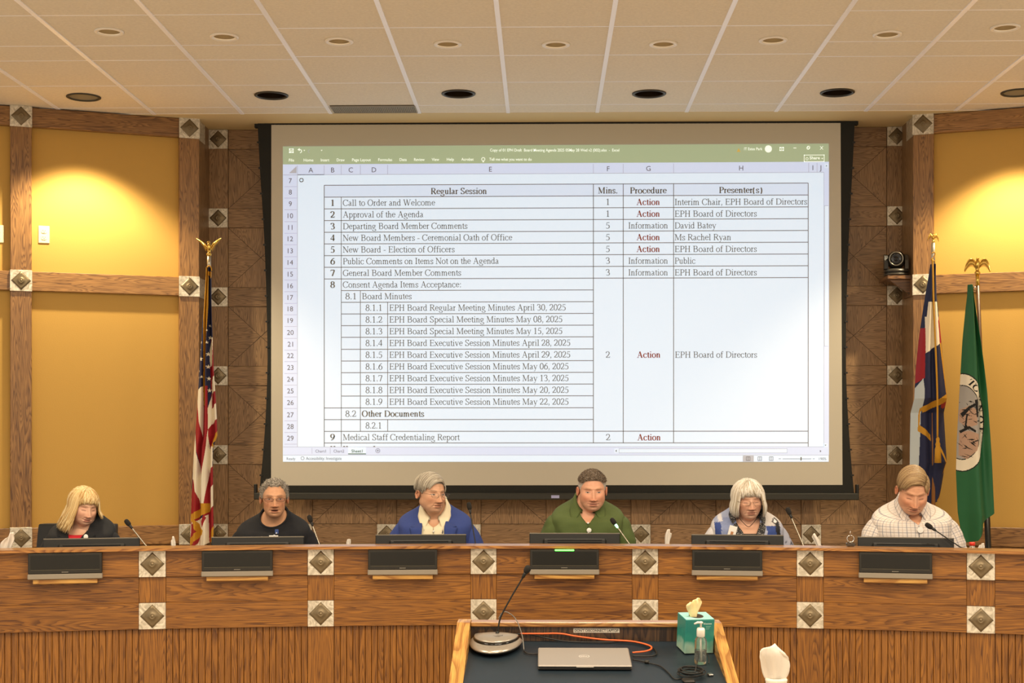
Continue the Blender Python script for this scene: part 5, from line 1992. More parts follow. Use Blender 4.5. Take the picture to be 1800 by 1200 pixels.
def star(u, v, r, squash=0.8, rot=0):
    return [(u + (r if i % 2 == 0 else r * .4) * squash * sin(pi * i / 5 + rot), v - (r if i % 2 == 0 else r * .4) * cos(pi * i / 5 + rot)) for i in range(10)]


for (X, Y, r_) in ((122, 870, 4.4), (180, 830, 4.2), (192, 690, 4.0), (180, 935, 4.4), (185, 1035, 4.2), (190, 1135, 4.0), (118, 730, 3.2), (110, 790, 2.6), (172, 730, 3.0), (100, 970, 2.6), (96, 1025, 2.6), (128, 1020, 2.8), (90, 1130, 2.8), (190, 590, 2.6), (172, 628, 1.8)):
    u, v = Z3(X, Y)
    paint.append((2, star(u, v, r_)))
lf = [(468, 361.5), (490, 360.8), (520, 358.5), (560, 355), (600, 352.5), (650, 349), (700, 346.5), (760, 342.5), (800, 339.5), (850, 337), (900, 335.5), (960, 333.5)]
rt = [(468, 373), (490, 372), (520, 372.5), (560, 374), (600, 375.5), (650, 377), (700, 380.5), (738, 382.5), (765, 383.6), (770, 382), (785, 376), (800, 375.5), (850, 375.5), (900, 376), (940, 377), (960, 376)]
setinv(drape(us, 'flag_cloth', DU - 0.02, lf, rt, 470, lambda s: 958 + 6 * sin(5 * s), 2.6, paint, 0, [FB, FR, FW, FG], nx=110, ny=520, amp=0.022), us)
cord = [PD(u, v, DU - 0.05) for u, v in ((364, 470), (367.5, 467), (371, 470), (372, 476))]
setinv(MB().tube(spline(cord, 6), 0.004, 8).build('gold_cord', FG, us, True), us)

# ---- the state flag, right
DS_ = 9.62
zt = PD(1640, 427, DS_).z
cs, p = flag_stand('state_flag', 'blue and white state flag with red letter edge and gold fringe, behind the checked-shirt man', 1640.5, DS_, zt, mat('pole_tan', '#8a5a2c', 0.35), POLEG, PD(1640, 470, DS_).z)
eagle(cs, (0, 0, zt - ZF), 0.100, GOLD, up=False, twist=0.5)
Z7 = lambda X, Y: (1520 + X / 6.418, 390 + Y / 6.418)
Z8 = lambda X, Y: (1600 + X / 3.0, 560 + Y / 3.0)
z7 = lambda *a: [Z7(*q) for q in a]
z8 = lambda *a: [Z8(*q) for q in a]
paint = [(2, z7((712, 903), (808, 903), (832, 1200), (676, 1200))), (2, z8((76, -10), (146, -10), (150, 132), (72, 185))),
         (1, z7((818, 1110), (860, 1100), (870, 1250), (830, 1250))), (1, z8((145, -10), (160, -10), (165, 132), (150, 132))),
         (1, z8((76, 50), (72, 310), (20, 350), (30, 180), (58, 50))), (5, z8((62, 315), (70, 400), (56, 790), (10, 790), (20, 380))),
         (0, z8((72, 185), (150, 132), (195, 390), (66, 465))), (4, z8((66, 470), (190, 425), (215, 760), (180, 960), (56, 960), (62, 600))),
         (1, z8((160, 445), (205, 430), (200, 462), (180, 474), (163, 466))),
         (3, z8((200, 392), (198, 432), (72, 494), (60, 470), (66, 462))), (3, z8((78, 462), (62, 490), (60, 560), (118, 612), (120, 645), (52, 592), (56, 470))),
         (3, z8((150, 128), (162, 128), (200, 395), (188, 395))), (3, z8((146, 660), (152, 648), (222, 768), (205, 800), (186, 820), (205, 762))), (3, z8((176, 960), (150, 962), (172, 930), (182, 900), (190, 905)))]
lf = [(462, 1636.5), (480, 1634), (520, 1627.5), (560, 1621.5), (600, 1616), (650, 1611), (700, 1608.5), (760, 1607), (820, 1606), (885, 1612)]
rt = [(462, 1645), (480, 1645), (520, 1646.5), (560, 1651), (600, 1655), (650, 1660), (690, 1664.5), (712, 1665.5), (740, 1667), (780, 1669.5), (812, 1671.5), (826, 1667), (850, 1663), (885, 1657)]
dpt = lambda s, v: 0.0 if v < 700 else 0.09 * min(1, (v - 700) / 25.0)
setinv(drape(cs, 'flag_cloth', DS_ - 0.055, lf, rt, 464, lambda s: 884 + 8 * sin(4 * s), 2.0, paint, 0, [FB, FR, FW, FG, FB, FPALE], nx=120, ny=480, amp=0.016, depth=dpt), cs)
cord = [PD(u, v, DS_ - 0.13) for u, v in ((1639, 455), (1640, 480), (1641, 530), (1644, 600), (1647.5, 690), (1648, 770))]
co = setinv(MB().tube(spline(cord, 6), 0.006, 8).build('tassel_cord', FG, cs, True), cs)
q = PD(1648.5, 768, DS_ - 0.13)
tsl = MB().lathe([(0.006, 0.0), (0.012, -0.012), (0.010, -0.03), (0.016, -0.045), (0.013, -0.06), (0.019, -0.075), (0.022, -0.165), (0.0, -0.166)], 20, M=T(q.x, q.y, q.z)).build('tassel', FG, co, True)
cord2 = [PD(u, v, DS_ - 0.11) for u, v in ((1637.5, 445), (1642, 443), (1644, 446), (1641, 452), (1637, 456), (1643, 459))]
setinv(MB().tube(spline(cord2, 6), 0.0035, 8).build('gold_cord', FG, cs, True), cs)

# ---- the town flag, far right
DG = 9.42
zt = PD(1717, 501, DG).z
zt2 = PD(1717, 482, DG).z
LEAN = -0.0395
tf, p = flag_stand('town_flag', 'dark green town flag with a round seal hanging at the far right', 1719 + 0.0395 * (zt - ZF) / DG * F, DG + 0.03, zt, mat('pole_dark', '#15120e', 0.4), POLEW, PD(1735, 907, DG).z, LEAN, 0.019)
MB().tube([(LEAN * (zt - ZF), 0, zt - ZF), (LEAN * (zt2 - ZF), 0, zt2 - ZF)], 0.0125, 14).build('brass_sleeve', GOLD, tf, True)
eagle(tf, (LEAN * (zt2 - ZF), 0, zt2 - ZF), 0.172, GOLD, up=False)
paint = []
SCX, SCY = 1690.5, 742.0


def ell(rx, ry, n=48, cx=SCX, cy=SCY):
    return [(cx + rx * cos(2 * pi * i / n), cy + ry * sin(2 * pi * i / n)) for i in range(n)]


paint += [(4, ell(39.5, 87)), (2, ell(38, 85)), (4, ell(29.5, 66)), (3, ell(28.3, 64.5))]
# the seal's drawing: cliffs and brush in black strokes over rock tones
r_ = random.Random(5)
paint.append((5, z8((265, 480), (300, 460), (335, 480), (335, 560), (290, 575), (262, 540))))
paint.append((5, z8((262, 600), (300, 590), (345, 610), (335, 690), (290, 740), (258, 720))))
for i in range(46):
    u = r_.uniform(1684, 1717)
    v = r_.uniform(705, 806)
    if ((u - SCX) / 27) ** 2 + ((v - SCY) / 63) ** 2 > 1:
        continue
    a = r_.uniform(-0.9, 1.2)
    l = r_.uniform(3, 8)
    w = r_.uniform(0.6, 1.5)
    paint.append((4, [(u - l * cos(a), v - l * sin(a)), (u, v - w), (u + l * cos(a), v + l * sin(a)), (u, v + w)]))
for pl_ in (((268, 500), (300, 462), (338, 440), (340, 452), (305, 476), (276, 520)), ((325, 430), (340, 425), (342, 520), (333, 520)), ((290, 500), (296, 500), (290, 560), (300, 580), (280, 582)), ((262, 590), (300, 565), (330, 590), (326, 600), (300, 580), (266, 604))):
    paint.append((4, z8(*pl_)))
lf = [(498, 1702), (520, 1701.5), (560, 1698), (600, 1694.5), (660, 1691), (720, 1687.5), (780, 1684), (830, 1682.5), (900, 1685), (960, 1694)]
rt = [(498, 1710), (520, 1712), (560, 1717), (600, 1723), (640, 1728), (690, 1733.5), (740, 1737), (800, 1741.5), (860, 1745), (905, 1748), (914, 1747), (960, 1740)]
lfn, rtn = interp_pts(lf), interp_pts(rt)
vb = lambda s: 955 - 14 * s if s < 0.42 else (955 - 14 * .42 - (s - .42) * 90 if s < 0.6 else 919 - (s - 0.6) * 42)
gcl = drape(tf, 'flag_cloth', DG - 0.05, lf, rt, 500, vb, 1.35, paint, 0, [FGR, FGR, FW, FGS, FK, FROCK], nx=130, ny=500, amp=0.030)
setinv(gcl, tf)
# the seal's lettering follows the ring
lt = MB()


def ring_letter(ch, adeg, hgt=15.0):
    qs, adv = serif_quads(ch, True)
    a = radians(adeg)
    u0, v0 = SCX + 33.6 * cos(a), SCY + 75.0 * sin(a)
    tx, ty = -33.6 * sin(a), 75.0 * cos(a)
    l = sqrt(tx * tx + ty * ty)
    tx, ty = tx / l, ty / l
    nx_, ny_ = ty, -tx                         # outwards = letter top
    for q in qs:
        pts_ = []
        for (x, y) in q:
            x_, y_ = (x - adv / 2) * hgt * 1.25, (y - 0.33) * hgt
            u, v = u0 + tx * x_ + nx_ * y_, v0 + ty * x_ + ny_ * y_
            l_, r__ = lfn(v), rtn(v)
            s = max(0, min(1, (u - l_) / (r__ - l_)))
            wid = (r__ - l_) / F * (DG - .05)
            am = min(0.030, wid * .55)
            t_ = (v - 500) / (vb(s) - 500)
            dd = am * sin(2 * pi * 1.35 * s + 0.8 * sin(3 * t_) + 0.6) + 0.4 * am * sin(2 * pi * 1.35 * 1.7 * s + 2.0 + 2 * t_) - 0.25 * wid * (1 - (2 * s - 1) ** 2)
            p_ = PD(u, v, DG - 0.05)
            pts_.append((p_.x, p_.y + dd - 0.003, p_.z))
        lt.add(pts_, [(0, 1, 2, 3)])


for ch, ad in (('T', -66), ('O', -52), ('W', -36), ('N', -19), ('O', -3.5), ('F', 10.5)):
    ring_letter(ch, ad)
lt.build('seal_lettering', FK, gcl, uv=False)
q = PD(1713.5, 507, DG - 0.03)
MB().lathe([(0.010, -0.004), (0.014, 0.0), (0.010, 0.004)], 16, cap=False, M=T(q.x - p.x, q.y - p.y, q.z - ZF) @ R(90, 'X')).build('grommet_ring', STEEL, tf, True)
# ================================================================== people
SKIN = vcol_mat('skin', 0.5, sss=0.0, spec=0.3)
HAIRM = vcol_mat('hair', 0.45, spec=0.3)
CLOTHV = vcol_mat('patch_cloth', 0.9, bump=0.5, bscale=700)
DG2 = pi / 180


def G2(x, z, cx, cz, sx, sz):
    return np.exp(-0.5 * ((x - cx) / sx) ** 2 - 0.5 * ((z - cz) / sz) ** 2)


def sstep(a, b, x):
    t = np.clip((x - a) / (b - a), 0, 1)
    return t * t * (3 - 2 * t)


def vnoise(P, scale, seed=0.0):
    """smooth value noise on an (n,3) array, range about -1..1"""
    Q = np.asarray(P) * scale + seed
    i = np.floor(Q).astype(np.int64)
    f = Q - i
    f = f * f * (3 - 2 * f)

    def h(a, b, c):
        n = (a * 374761393 + b * 668265263 + c * 2147483647) & 0xffffffff
        n = ((n ^ (n >> 13)) * 1274126177) & 0xffffffff
        return ((n ^ (n >> 16)) & 0xffff) / 32767.5 - 1
    r = 0
    for a in (0, 1):
        for b in (0, 1):
            for c in (0, 1):
                w = (f[:, 0] if a else 1 - f[:, 0]) * (f[:, 1] if b else 1 - f[:, 1]) * (f[:, 2] if c else 1 - f[:, 2])
                r = r + w * h(i[:, 0] + a, i[:, 1] + b, i[:, 2] + c)
    return r


def head_radius(d, p):
    """distance from the head's centre to its base surface along unit directions d (n,3); face looks to -y"""
    jw = p.get('jaw', 1.0)
    fw = p.get('face', 1.0)
    ch = p.get('chin', 1.0)
    ells = [((0, .018, .028), (.0765, .098, .090)), ((0, -.022, -.033), (.067 * fw, .070, .085)), ((0, -.046, -.076), (.043 * jw, .034, .036 * ch)),
            ((.030 * jw, -.004, -.058), (.0325 * jw, .050, .040)), ((-.030 * jw, -.004, -.058), (.0325 * jw, .050, .040))]
    acc = 0
    k = 130.0
    for c, r in ells:
        c, r = np.array(c), np.array(r)
        A = ((d / r) ** 2).sum(1)
        B_ = (d * c / r ** 2).sum(1)
        C = (c ** 2 / r ** 2).sum() - 1
        disc = B_ * B_ - A * C
        t = np.where(disc > 0, (B_ + np.sqrt(np.maximum(disc, 0))) / A, 0)
        acc = acc + np.exp(k * t)
    return np.log(acc) / k - 0.004


def head_grid(p, nt=150, nph=168):
    sgn = np.linspace(-1, 1, nph, endpoint=False)
    phi = np.sign(sgn) * pi * np.abs(sgn) ** 1.35
    tt = np.linspace(0, 1, nt)
    tab_t = np.interp(tt, [0, .14, .30, .90, 1.0], [0.012, .30, .50, .93, 1.0])
    c = (1 + np.cos(phi)) / 2
    tmax = radians(124) + (radians(160) - radians(124)) * c ** 0.8
    TH = tab_t[:, None] * tmax[None, :]
    PH = np.broadcast_to(phi[None, :], TH.shape)
    d = np.stack([np.sin(TH) * np.sin(PH), -np.sin(TH) * np.cos(PH), np.cos(TH)], -1).reshape(-1, 3)
    return TH, PH, d


def shape_head(d, p):
    P = d * head_radius(d, p)[:, None]
    x, z = P[:, 0].copy(), P[:, 2].copy()
    front = sstep(0.15, 0.6, -d[:, 1])
    ax = np.abs(x)
    age = p.get('age', 1.0)
    nl = p.get('nose', 1.0) * 1.15
    b = 0.0050 * G2(ax, z, .028, .021, .017, .0065) * p.get('brow_ridge', 1) + .002 * G2(x, z, 0, .020, .013, .009)
    b = b - .0125 * G2(ax, z, .031, -.001, .0135, .0105)
    b = b + .0075 * G2(ax, z, .031, -.003, .0100, .0075)
    prof = np.interp(z, [-.058, -.0535, -.0475, -.041, -.033, -.018, 0.0, .014], [0, .008, .0215, .0255, .0225, .0150, .0080, .0015]) * nl
    sx = np.interp(z, [-.055, -.043, -.03, -.015, .012], [.0100, .0098, .0080, .0066, .0070])
    b = b + prof * np.exp(-0.5 * (x / sx) ** 2)
    b = b + .0090 * G2(ax, z, .0125, -.0455, .0048, .0055)
    b = b - .0045 * G2(ax, z, .0062, -.0535, .0034, .0022)
    b = b + .0035 * G2(x, z, 0, -.070, .024, .020)
    mo = p.get('mouth', 0.0)
    zl = -.0715
    curve = p.get('smile', 0) * .004 * (ax / .022) ** 2
    zz = z - curve
    b = b + .0042 * G2(x, zz, 0, zl + .0055, .016, .0034) + .0058 * G2(x, zz, 0, zl - .0068 - mo * .5, .0145, .0045)
    b = b - (.0050 + .9 * mo) * G2(x, zz, 0, zl - mo * .2, .019 - mo * .6, .0017 + mo * .35)
    b = b - .0025 * G2(ax, zz, .0235, zl - .001, .004, .0045)
    b = b + .0050 * G2(x, z, 0, -.102, .014, .011) - .0035 * G2(x, z, 0, -.0885, .015, .0040)
    b = b + .0045 * G2(ax, z, .043, -.030, .014, .014)
    # creases: nose to mouth corners, under the eyes, forehead
    t = np.clip((-.045 - z) / .036, 0, 1)
    cx = .0165 + .0165 * t
    b = b - .0015 * age * np.exp(-0.5 * ((ax - cx) / .0024) ** 2) * sstep(-.086, -.076, z) * sstep(-.040, -.048, z)
    b = b + .0009 * age * np.exp(-0.5 * ((ax - cx - .007) / .0050) ** 2) * sstep(-.09, -.076, z) * sstep(-.034, -.048, z)
    b = b - .0022 * age * G2(ax, z - (ax - .031) ** 2 * 9, .031, -.0150, .011, .0018)
    b = b - .0010 * age * (np.exp(-0.5 * ((z - .048) / .0016) ** 2) + np.exp(-0.5 * ((z - .058) / .0016) ** 2)) * sstep(.045, .02, ax)
    b = b - .0030 * p.get('jowl', 0) * np.exp(-0.5 * ((ax - .034) / .004) ** 2) * sstep(-.105, -.09, z) * sstep(-.07, -.08, z)
    # lids: closed eyes bulge, open eyes get a crease above
    b = b - .0016 * G2(ax, z - .0 , .031, .0095, .012, .0017)
    if p.get('eyes') == 'down':
        b = b - .0020 * G2(ax, z + (ax - .031) ** 2 * 10, .031, -.0075, .0105, .0011)
    P[:, 1] -= b * front
    P[:, 2] -= p.get('long', .009) * sstep(-.072, -.115, z) * sstep(.25, -.1, d[:, 1])
    # hollow temples and cheeks of lean faces
    side = sstep(.3, .8, np.abs(d[:, 0]))
    P[:, 0] -= np.sign(x) * side * p.get('hollow', 0) * .005 * G2(P[:, 1], z, -.035, -.045, .025, .02)
    return P


def head_colors(P, d, p):
    x, z = P[:, 0], P[:, 2]
    ax = np.abs(x)
    front = d[:, 1] < -0.2
    base = np.array(lin(p['skin'])[:3])
    C = np.tile(base, (len(P), 1))

    def blend(c, w):
        nonlocal C
        c = np.array(lin(c)[:3])
        w = np.clip(w, 0, 1)[:, None] * np.where(front, 1, 0)[:, None]
        C = C * (1 - w) + c * w
    n = vnoise(P, 90, 3.1)
    C = C * (1 + 0.05 * n[:, None])
    blend(p.get('flush', '#c27a5c'), 0.45 * G2(ax, z, .043, -.038, .018, .018) + 0.4 * G2(x, z, 0, -.042, .014, .012))
    blend('#8c4f3a', 0.5 * G2(ax, z, .0062, -.0535, .0032, .0022) * 1.6)  # shade of the nostril cavities painted into the skin colour
    lip = p.get('lip', '#a9614f')
    zl = -.0715
    mo = p.get('mouth', 0.0)
    curve = p.get('smile', 0) * .004 * (ax / .022) ** 2
    zz = z - curve
    blend(lip, 0.75 * sstep(.022, .018, ax) * (G2(x, zz, 0, zl + .0042, 9, .0030) + G2(x, zz, 0, zl - .006 - mo * .5, 9, .0038)))
    blend('#4a1f18', (0.8 if mo == 0 else .95) * sstep(1.25, .6, (ax / .021) ** 2 + ((zz - zl + mo * .2) / (.0016 + mo * .75)) ** 2))
    br = p.get('brow', '#7a5a40')
    arch = .0185 + .0045 * np.sin(np.clip((ax - .012) / .034, 0, 1) * pi * 0.8)
    blend(br, p.get('brow_w', 0.8) * sstep(.010, .016, ax) * sstep(.048, .040, ax) * np.exp(-0.5 * ((z - arch) / .0028) ** 2) * (0.8 + 0.4 * vnoise(P * np.array([3, 1, 1]), 400)))
    # eyes
    ex, ez = (ax - .0310) / .0128, z + .0020
    if p.get('eyes') == 'down':
        lid = -.0075 - (ax - .031) ** 2 * 10
        blend('#b06f58', 0.35 * G2(ax, z, .031, -.001, .014, .007))
        blend('#3a2018', 0.9 * sstep(1.0, .85, np.abs(ex)) * np.exp(-0.5 * ((z - lid) / .0012) ** 2))
        blend('#8a5340', 0.5 * sstep(1.05, .8, np.abs(ex)) * np.exp(-0.5 * ((z - .0088) / .0012) ** 2))
    else:
        gz = p.get('gaze', 0.0)
        op = p.get('open', 1.0)
        up = .0046 * op * np.sqrt(np.clip(1 - ex ** 2, 0, 1))
        lo = -.0036 * np.sqrt(np.clip(1 - ex ** 2, 0, 1))
        ins = (np.abs(ex) < 1) & (ez < up) & (ez > lo) & front
        C[ins] = np.array(lin('#cdbfb0')[:3])
        iris = ((x - np.sign(x) * .031 - gz) ** 2 + (z + .0015) ** 2 < .0050 ** 2) & ins
        C[iris] = np.array(lin(p.get('iris', '#3a3a38'))[:3])
        blend('#2c1a12', 0.95 * sstep(1.08, .9, np.abs(ex)) * np.exp(-0.5 * ((ez - up - .0006) / .0011) ** 2))
        blend('#8a5340', 0.6 * sstep(1.05, .8, np.abs(ex)) * np.exp(-0.5 * ((ez - lo + .0006) / .0010) ** 2))
        blend('#8a5340', 0.45 * sstep(1.05, .8, np.abs(ex)) * np.exp(-0.5 * ((z - .0088) / .0012) ** 2))
    if p.get('stubble'):
        w = sstep(-.055, -.068, z) * p['stubble'] * (front | (z < -.05))
        c = np.array(lin('#8f7666')[:3])
        C = C * (1 - w[:, None]) + c * w[:, None]
    return np.clip(C, 0, 1)


def ear(sx, p):
    """pinna: a cupped disc with a rolled rim; returns V, F in head space"""
    na, nr = 28, 9
    V, Fs = [], []
    for side in (0, 1):
        for i in range(nr):
            q = i / (nr - 1)
            for j in range(na):
                a = 2 * pi * j / na
                egg = 1 - 0.18 * sin(a) * -1 if sin(a) < 0 else 1.0
                ry = .0175 * q * (1.0 + .10 * sin(a)) * (0.78 if sin(a) < -.3 else 1)
                rz = .0290 * q
                rim = .0055 * math.exp(-((q - .86) / .13) ** 2) - .004 * math.exp(-((q - .45) / .25) ** 2) * (1 if cos(a) > -.6 else .4)
                if side:
                    rim -= .004 + .006 * (1 - q)
                V.append((rim, ry * cos(a), rz * sin(a)))
    for side in (0, 1):
        o = side * na * nr
        for i in range(nr - 1):
            for j in range(na):
                f = (o + i * na + j, o + i * na + (j + 1) % na, o + (i + 1) * na + (j + 1) % na, o + (i + 1) * na + j)
                Fs.append(f if side == 0 else f[::-1])
    for j in range(na):
        a = (nr - 1) * na + j
        b = (nr - 1) * na + (j + 1) % na
        Fs.append((a, b, b + na * nr, a + na * nr))
    V = np.array(V)
    M = np.array((Matrix.Rotation(radians(12), 3, 'X') @ Matrix.Rotation(radians(-14), 3, 'Z')))
    V = V @ M.T
    V = V + np.array([.0765 * p.get('face', 1) ** .5 + .0005, .018, -.012])
    V[:, 0] *= sx
    if sx < 0:
        Fs = [f[::-1] for f in Fs]
    return V, Fs


RINGS = [  # z, half width, half depth, centre y, exponent  (neck base = 0)
    (.014, .060, .064, .006, 2.0), (-.002, .078, .074, .010, 2.0), (-.018, .112, .084, .014, 2.0), (-.031, .149, .092, .014, 2.05), (-.046, .173, .102, .012, 2.15),
    (-.074, .186, .114, .008, 2.3), (-.14, .186, .124, .002, 2.4), (-.24, .174, .130, -.002, 2.4), (-.36, .166, .132, -.004, 2.4), (-.48, .170, .132, .004, 2.4), (-.60, .178, .134, .012, 2.3)]


def ring_table(w=1.0, dp=1.0, n=70):
    R_ = np.array(RINGS)
    s = np.concatenate([[0], np.cumsum(np.hypot(np.diff(R_[:, 0]), np.diff(R_[:, 1])))])
    t = np.linspace(0, 1, n) ** 1.25 * s[-1]
    out = np.stack([np.interp(t, s, R_[:, k]) for k in range(5)], 1)
    # smooth the polyline a little
    for _ in range(3):
        out[1:-1] = 0.25 * out[:-2] + 0.5 * out[1:-1] + 0.25 * out[2:]
    k = sstep(.07, .14, out[:, 1])
    out[:, 1] *= 1 + (w - 1) * k
    out[:, 2] *= 1 + (dp - 1) * k
    return out


def ring_pts(tab, phi, infl=0.0, tilt=0.060):
    """(n rings, m angles, 3); phi = 0 is the front (-y); the upper rings dip at the front like a neckline"""
    n = len(tab)
    z, hw, hd, cy, ex = [tab[:, k][:, None] for k in range(5)]
    ph = phi if phi.ndim == 2 else np.broadcast_to(phi[None, :], (n, len(phi)))
    c, s = np.cos(ph), np.sin(ph)
    den = (np.abs(s) ** ex + np.abs(c) ** ex) ** (1 / ex)
    X = (hw + infl) * s / den
    Y = cy - (hd + infl) * c / den
    k = np.exp(-((.014 - z) / .085) ** 2)
    Z = z - tilt * k * (c + .1) + 0 * ph
    return np.stack([X, Y, Z], -1)


def tube_np(path, rad, n=20, steps=36, flat=1.0):
    pts = spline(path, 10)
    k = np.linspace(0, len(pts) - 1, steps)
    P = [pts[int(a)].lerp(pts[min(int(a) + 1, len(pts) - 1)], a - int(a)) for a in k]
    rr = np.interp(np.linspace(0, 1, steps), np.linspace(0, 1, len(rad)), rad)
    mb = MB()
    mb.tube(P, list(rr), n, flat=flat)
    V = np.array([tuple(v) for v in mb.v])
    return V, [f for f in mb.f], steps


def hand(M, sx):
    """a relaxed hand: palm, four bent fingers of different lengths, thumb from the side; fingers along -y"""
    mb = MB()
    mb.tube([(0, .012, 0), (0, -.01, .001), (0, -.045, .004), (0, -.082, .0)], [.022, .031, .040, .036], 14, flat=.42)
    for x, l, b in ((-.028, .062, 0), (-.0095, .072, 1), (.0095, .068, 2), (.028, .052, 3)):
        mb.tube([(x * .9, -.070, 0), (x, -.085, .003), (x * 1.05, -.085 - l * .45, .004), (x * 1.08, -.085 - l * .78, -.006), (x * 1.06, -.085 - l * .95, -.018)], [.0088, .0090, .0082, .0074, .0055], 8)
    mb.tube([(.030 * sx * -1, -.02, 0), (.048 * sx * -1, -.045, -.004), (.054 * sx * -1, -.070, -.008), (.050 * sx * -1, -.092, -.012)], [.0125, .0112, .0095, .007], 8)
    V = np.array([tuple(M @ v) for v in mb.v])
    return V, mb.f


def build_body(parent, p, tab, N, Mh):
    """head, neck, torso, arms, hands and legs as one mesh; Mh maps head space to person space"""
    TH, PH, d = head_grid(p)
    nt, nph = TH.shape
    P = shape_head(d, p)
    C = head_colors(P, d, p)
    Mn = np.array(Mh)
    W = (P @ Mn[:3, :3].T) + Mn[:3, 3]
    rings = [W.reshape(nt, nph, 3)]
    cols = [C.reshape(nt, nph, 3)]
    last = W.reshape(nt, nph, 3)[-1]
    phi = PH[0]
    body = ring_pts(tab, phi, -.006) + np.array(N)
    tgt = body[0] * 1.0
    ctr = tgt.mean(0)
    nk = 12
    sk = np.array(lin(p['skin'])[:3]) * .96
    for i in range(1, nk):
        t = i / nk
        q = last * (1 - t) + tgt * t
        cc = last.mean(0) * (1 - t) + ctr * t
        pin = 1 - p.get('neck_pinch', .16) * sin(pi * t) 
        q = cc + (q - cc) * np.array([pin, pin, 1.0])
        rings.append(q[None])
        cols.append(np.tile(sk, (1, nph, 1)))
    rings.append(body)
    cols.append(np.tile(sk, (len(body), nph, 1)))
    V = np.concatenate(rings, 0)
    nr = V.shape[0]
    V = V.reshape(-1, 3)
    C = np.concatenate(cols, 0).reshape(-1, 3)
    i, j = np.meshgrid(np.arange(nr - 1), np.arange(nph), indexing='ij')
    j2 = (j + 1) % nph
    Fq = np.stack([i * nph + j, (i + 1) * nph + j, (i + 1) * nph + j2, i * nph + j2], -1).reshape(-1, 4)
    faces = [tuple(f) for f in Fq] + [tuple(range(nph)), tuple((nr - 1) * nph + j for j in range(nph))[::-1]]

    def app(V2, F2, col):
        nonlocal V, C, faces
        o = len(V)
        V = np.concatenate([V, V2])
        C = np.concatenate([C, np.tile(np.array(col), (len(V2), 1))])
        faces += [tuple(k + o for k in f) for f in F2]
    if p.get('ears', True):
        for sx in (1, -1):
            e, ef = ear(sx, p)
            app((e @ Mn[:3, :3].T) + Mn[:3, 3], ef, np.array(lin(p.get('flush', '#c27a5c'))[:3]) * .55 + sk * .45)
    arms = arm_paths(p, N)
    for sx, a in zip((1, -1), arms):
        v, f, _ = tube_np(a, [.045, .052, .048, .042, .038, .033, .027], 14, 24)
        app(v, f, sk)
        w0, w1 = Vector(a[-2]), Vector(a[-1])
        dr = (w1 - w0).normalized()
        yv = -dr
        zv = Vector((0, 0, 1))
        xv = yv.cross(zv).normalized()
        zv = xv.cross(yv)
        M = Matrix(((xv.x, yv.x, zv.x, w1.x), (xv.y, yv.y, zv.y, w1.y), (xv.z, yv.z, zv.z, w1.z), (0, 0, 0, 1)))
        v, f = hand(M, sx)
        app(v, f, sk)
    for sx in (1, -1):
        v, f, _ = tube_np(leg_path(sx, N), [.085, .08, .062, .055, .05, .04, .036], 12, 20)
        app(v, f, sk)
    return np_mesh('body', V, faces, SKIN, parent, colors=C)


def arm_paths(p, N):
    w = p.get('shoulder', 1.0)
    el = p.get('elbow', 1.0)
    zt = p['desk'] - N[2]                     # desk height against the neck base
    out = []
    for sx in (1, -1):
        pts = [(.110 * w, .012, -.088), (.158 * w, .010, -.122), (.192 * w * el ** .3, .000, -.185), (.222 * w * el, -.015, -.265), (.236 * w * el, -.035, zt + .082), (.190 * w * el, -.095, zt + .070), (.130 * w, -.135, zt + .066)]
        out.append([(N[0] + sx * x, N[1] + y, N[2] + z) for x, y, z in pts])
    return out


def leg_path(sx, N):
    hz = min(N[2] - .57, .505)
    return [(N[0] + sx * .085, .02, hz), (N[0] + sx * .10, -.16, hz - .005), (N[0] + sx * .115, -.30, .50), (N[0] + sx * .12, -.34, .42), (N[0] + sx * .12, -.31, .25), (N[0] + sx * .12, -.29, .12), (N[0] + sx * .12, -.29, .07)]


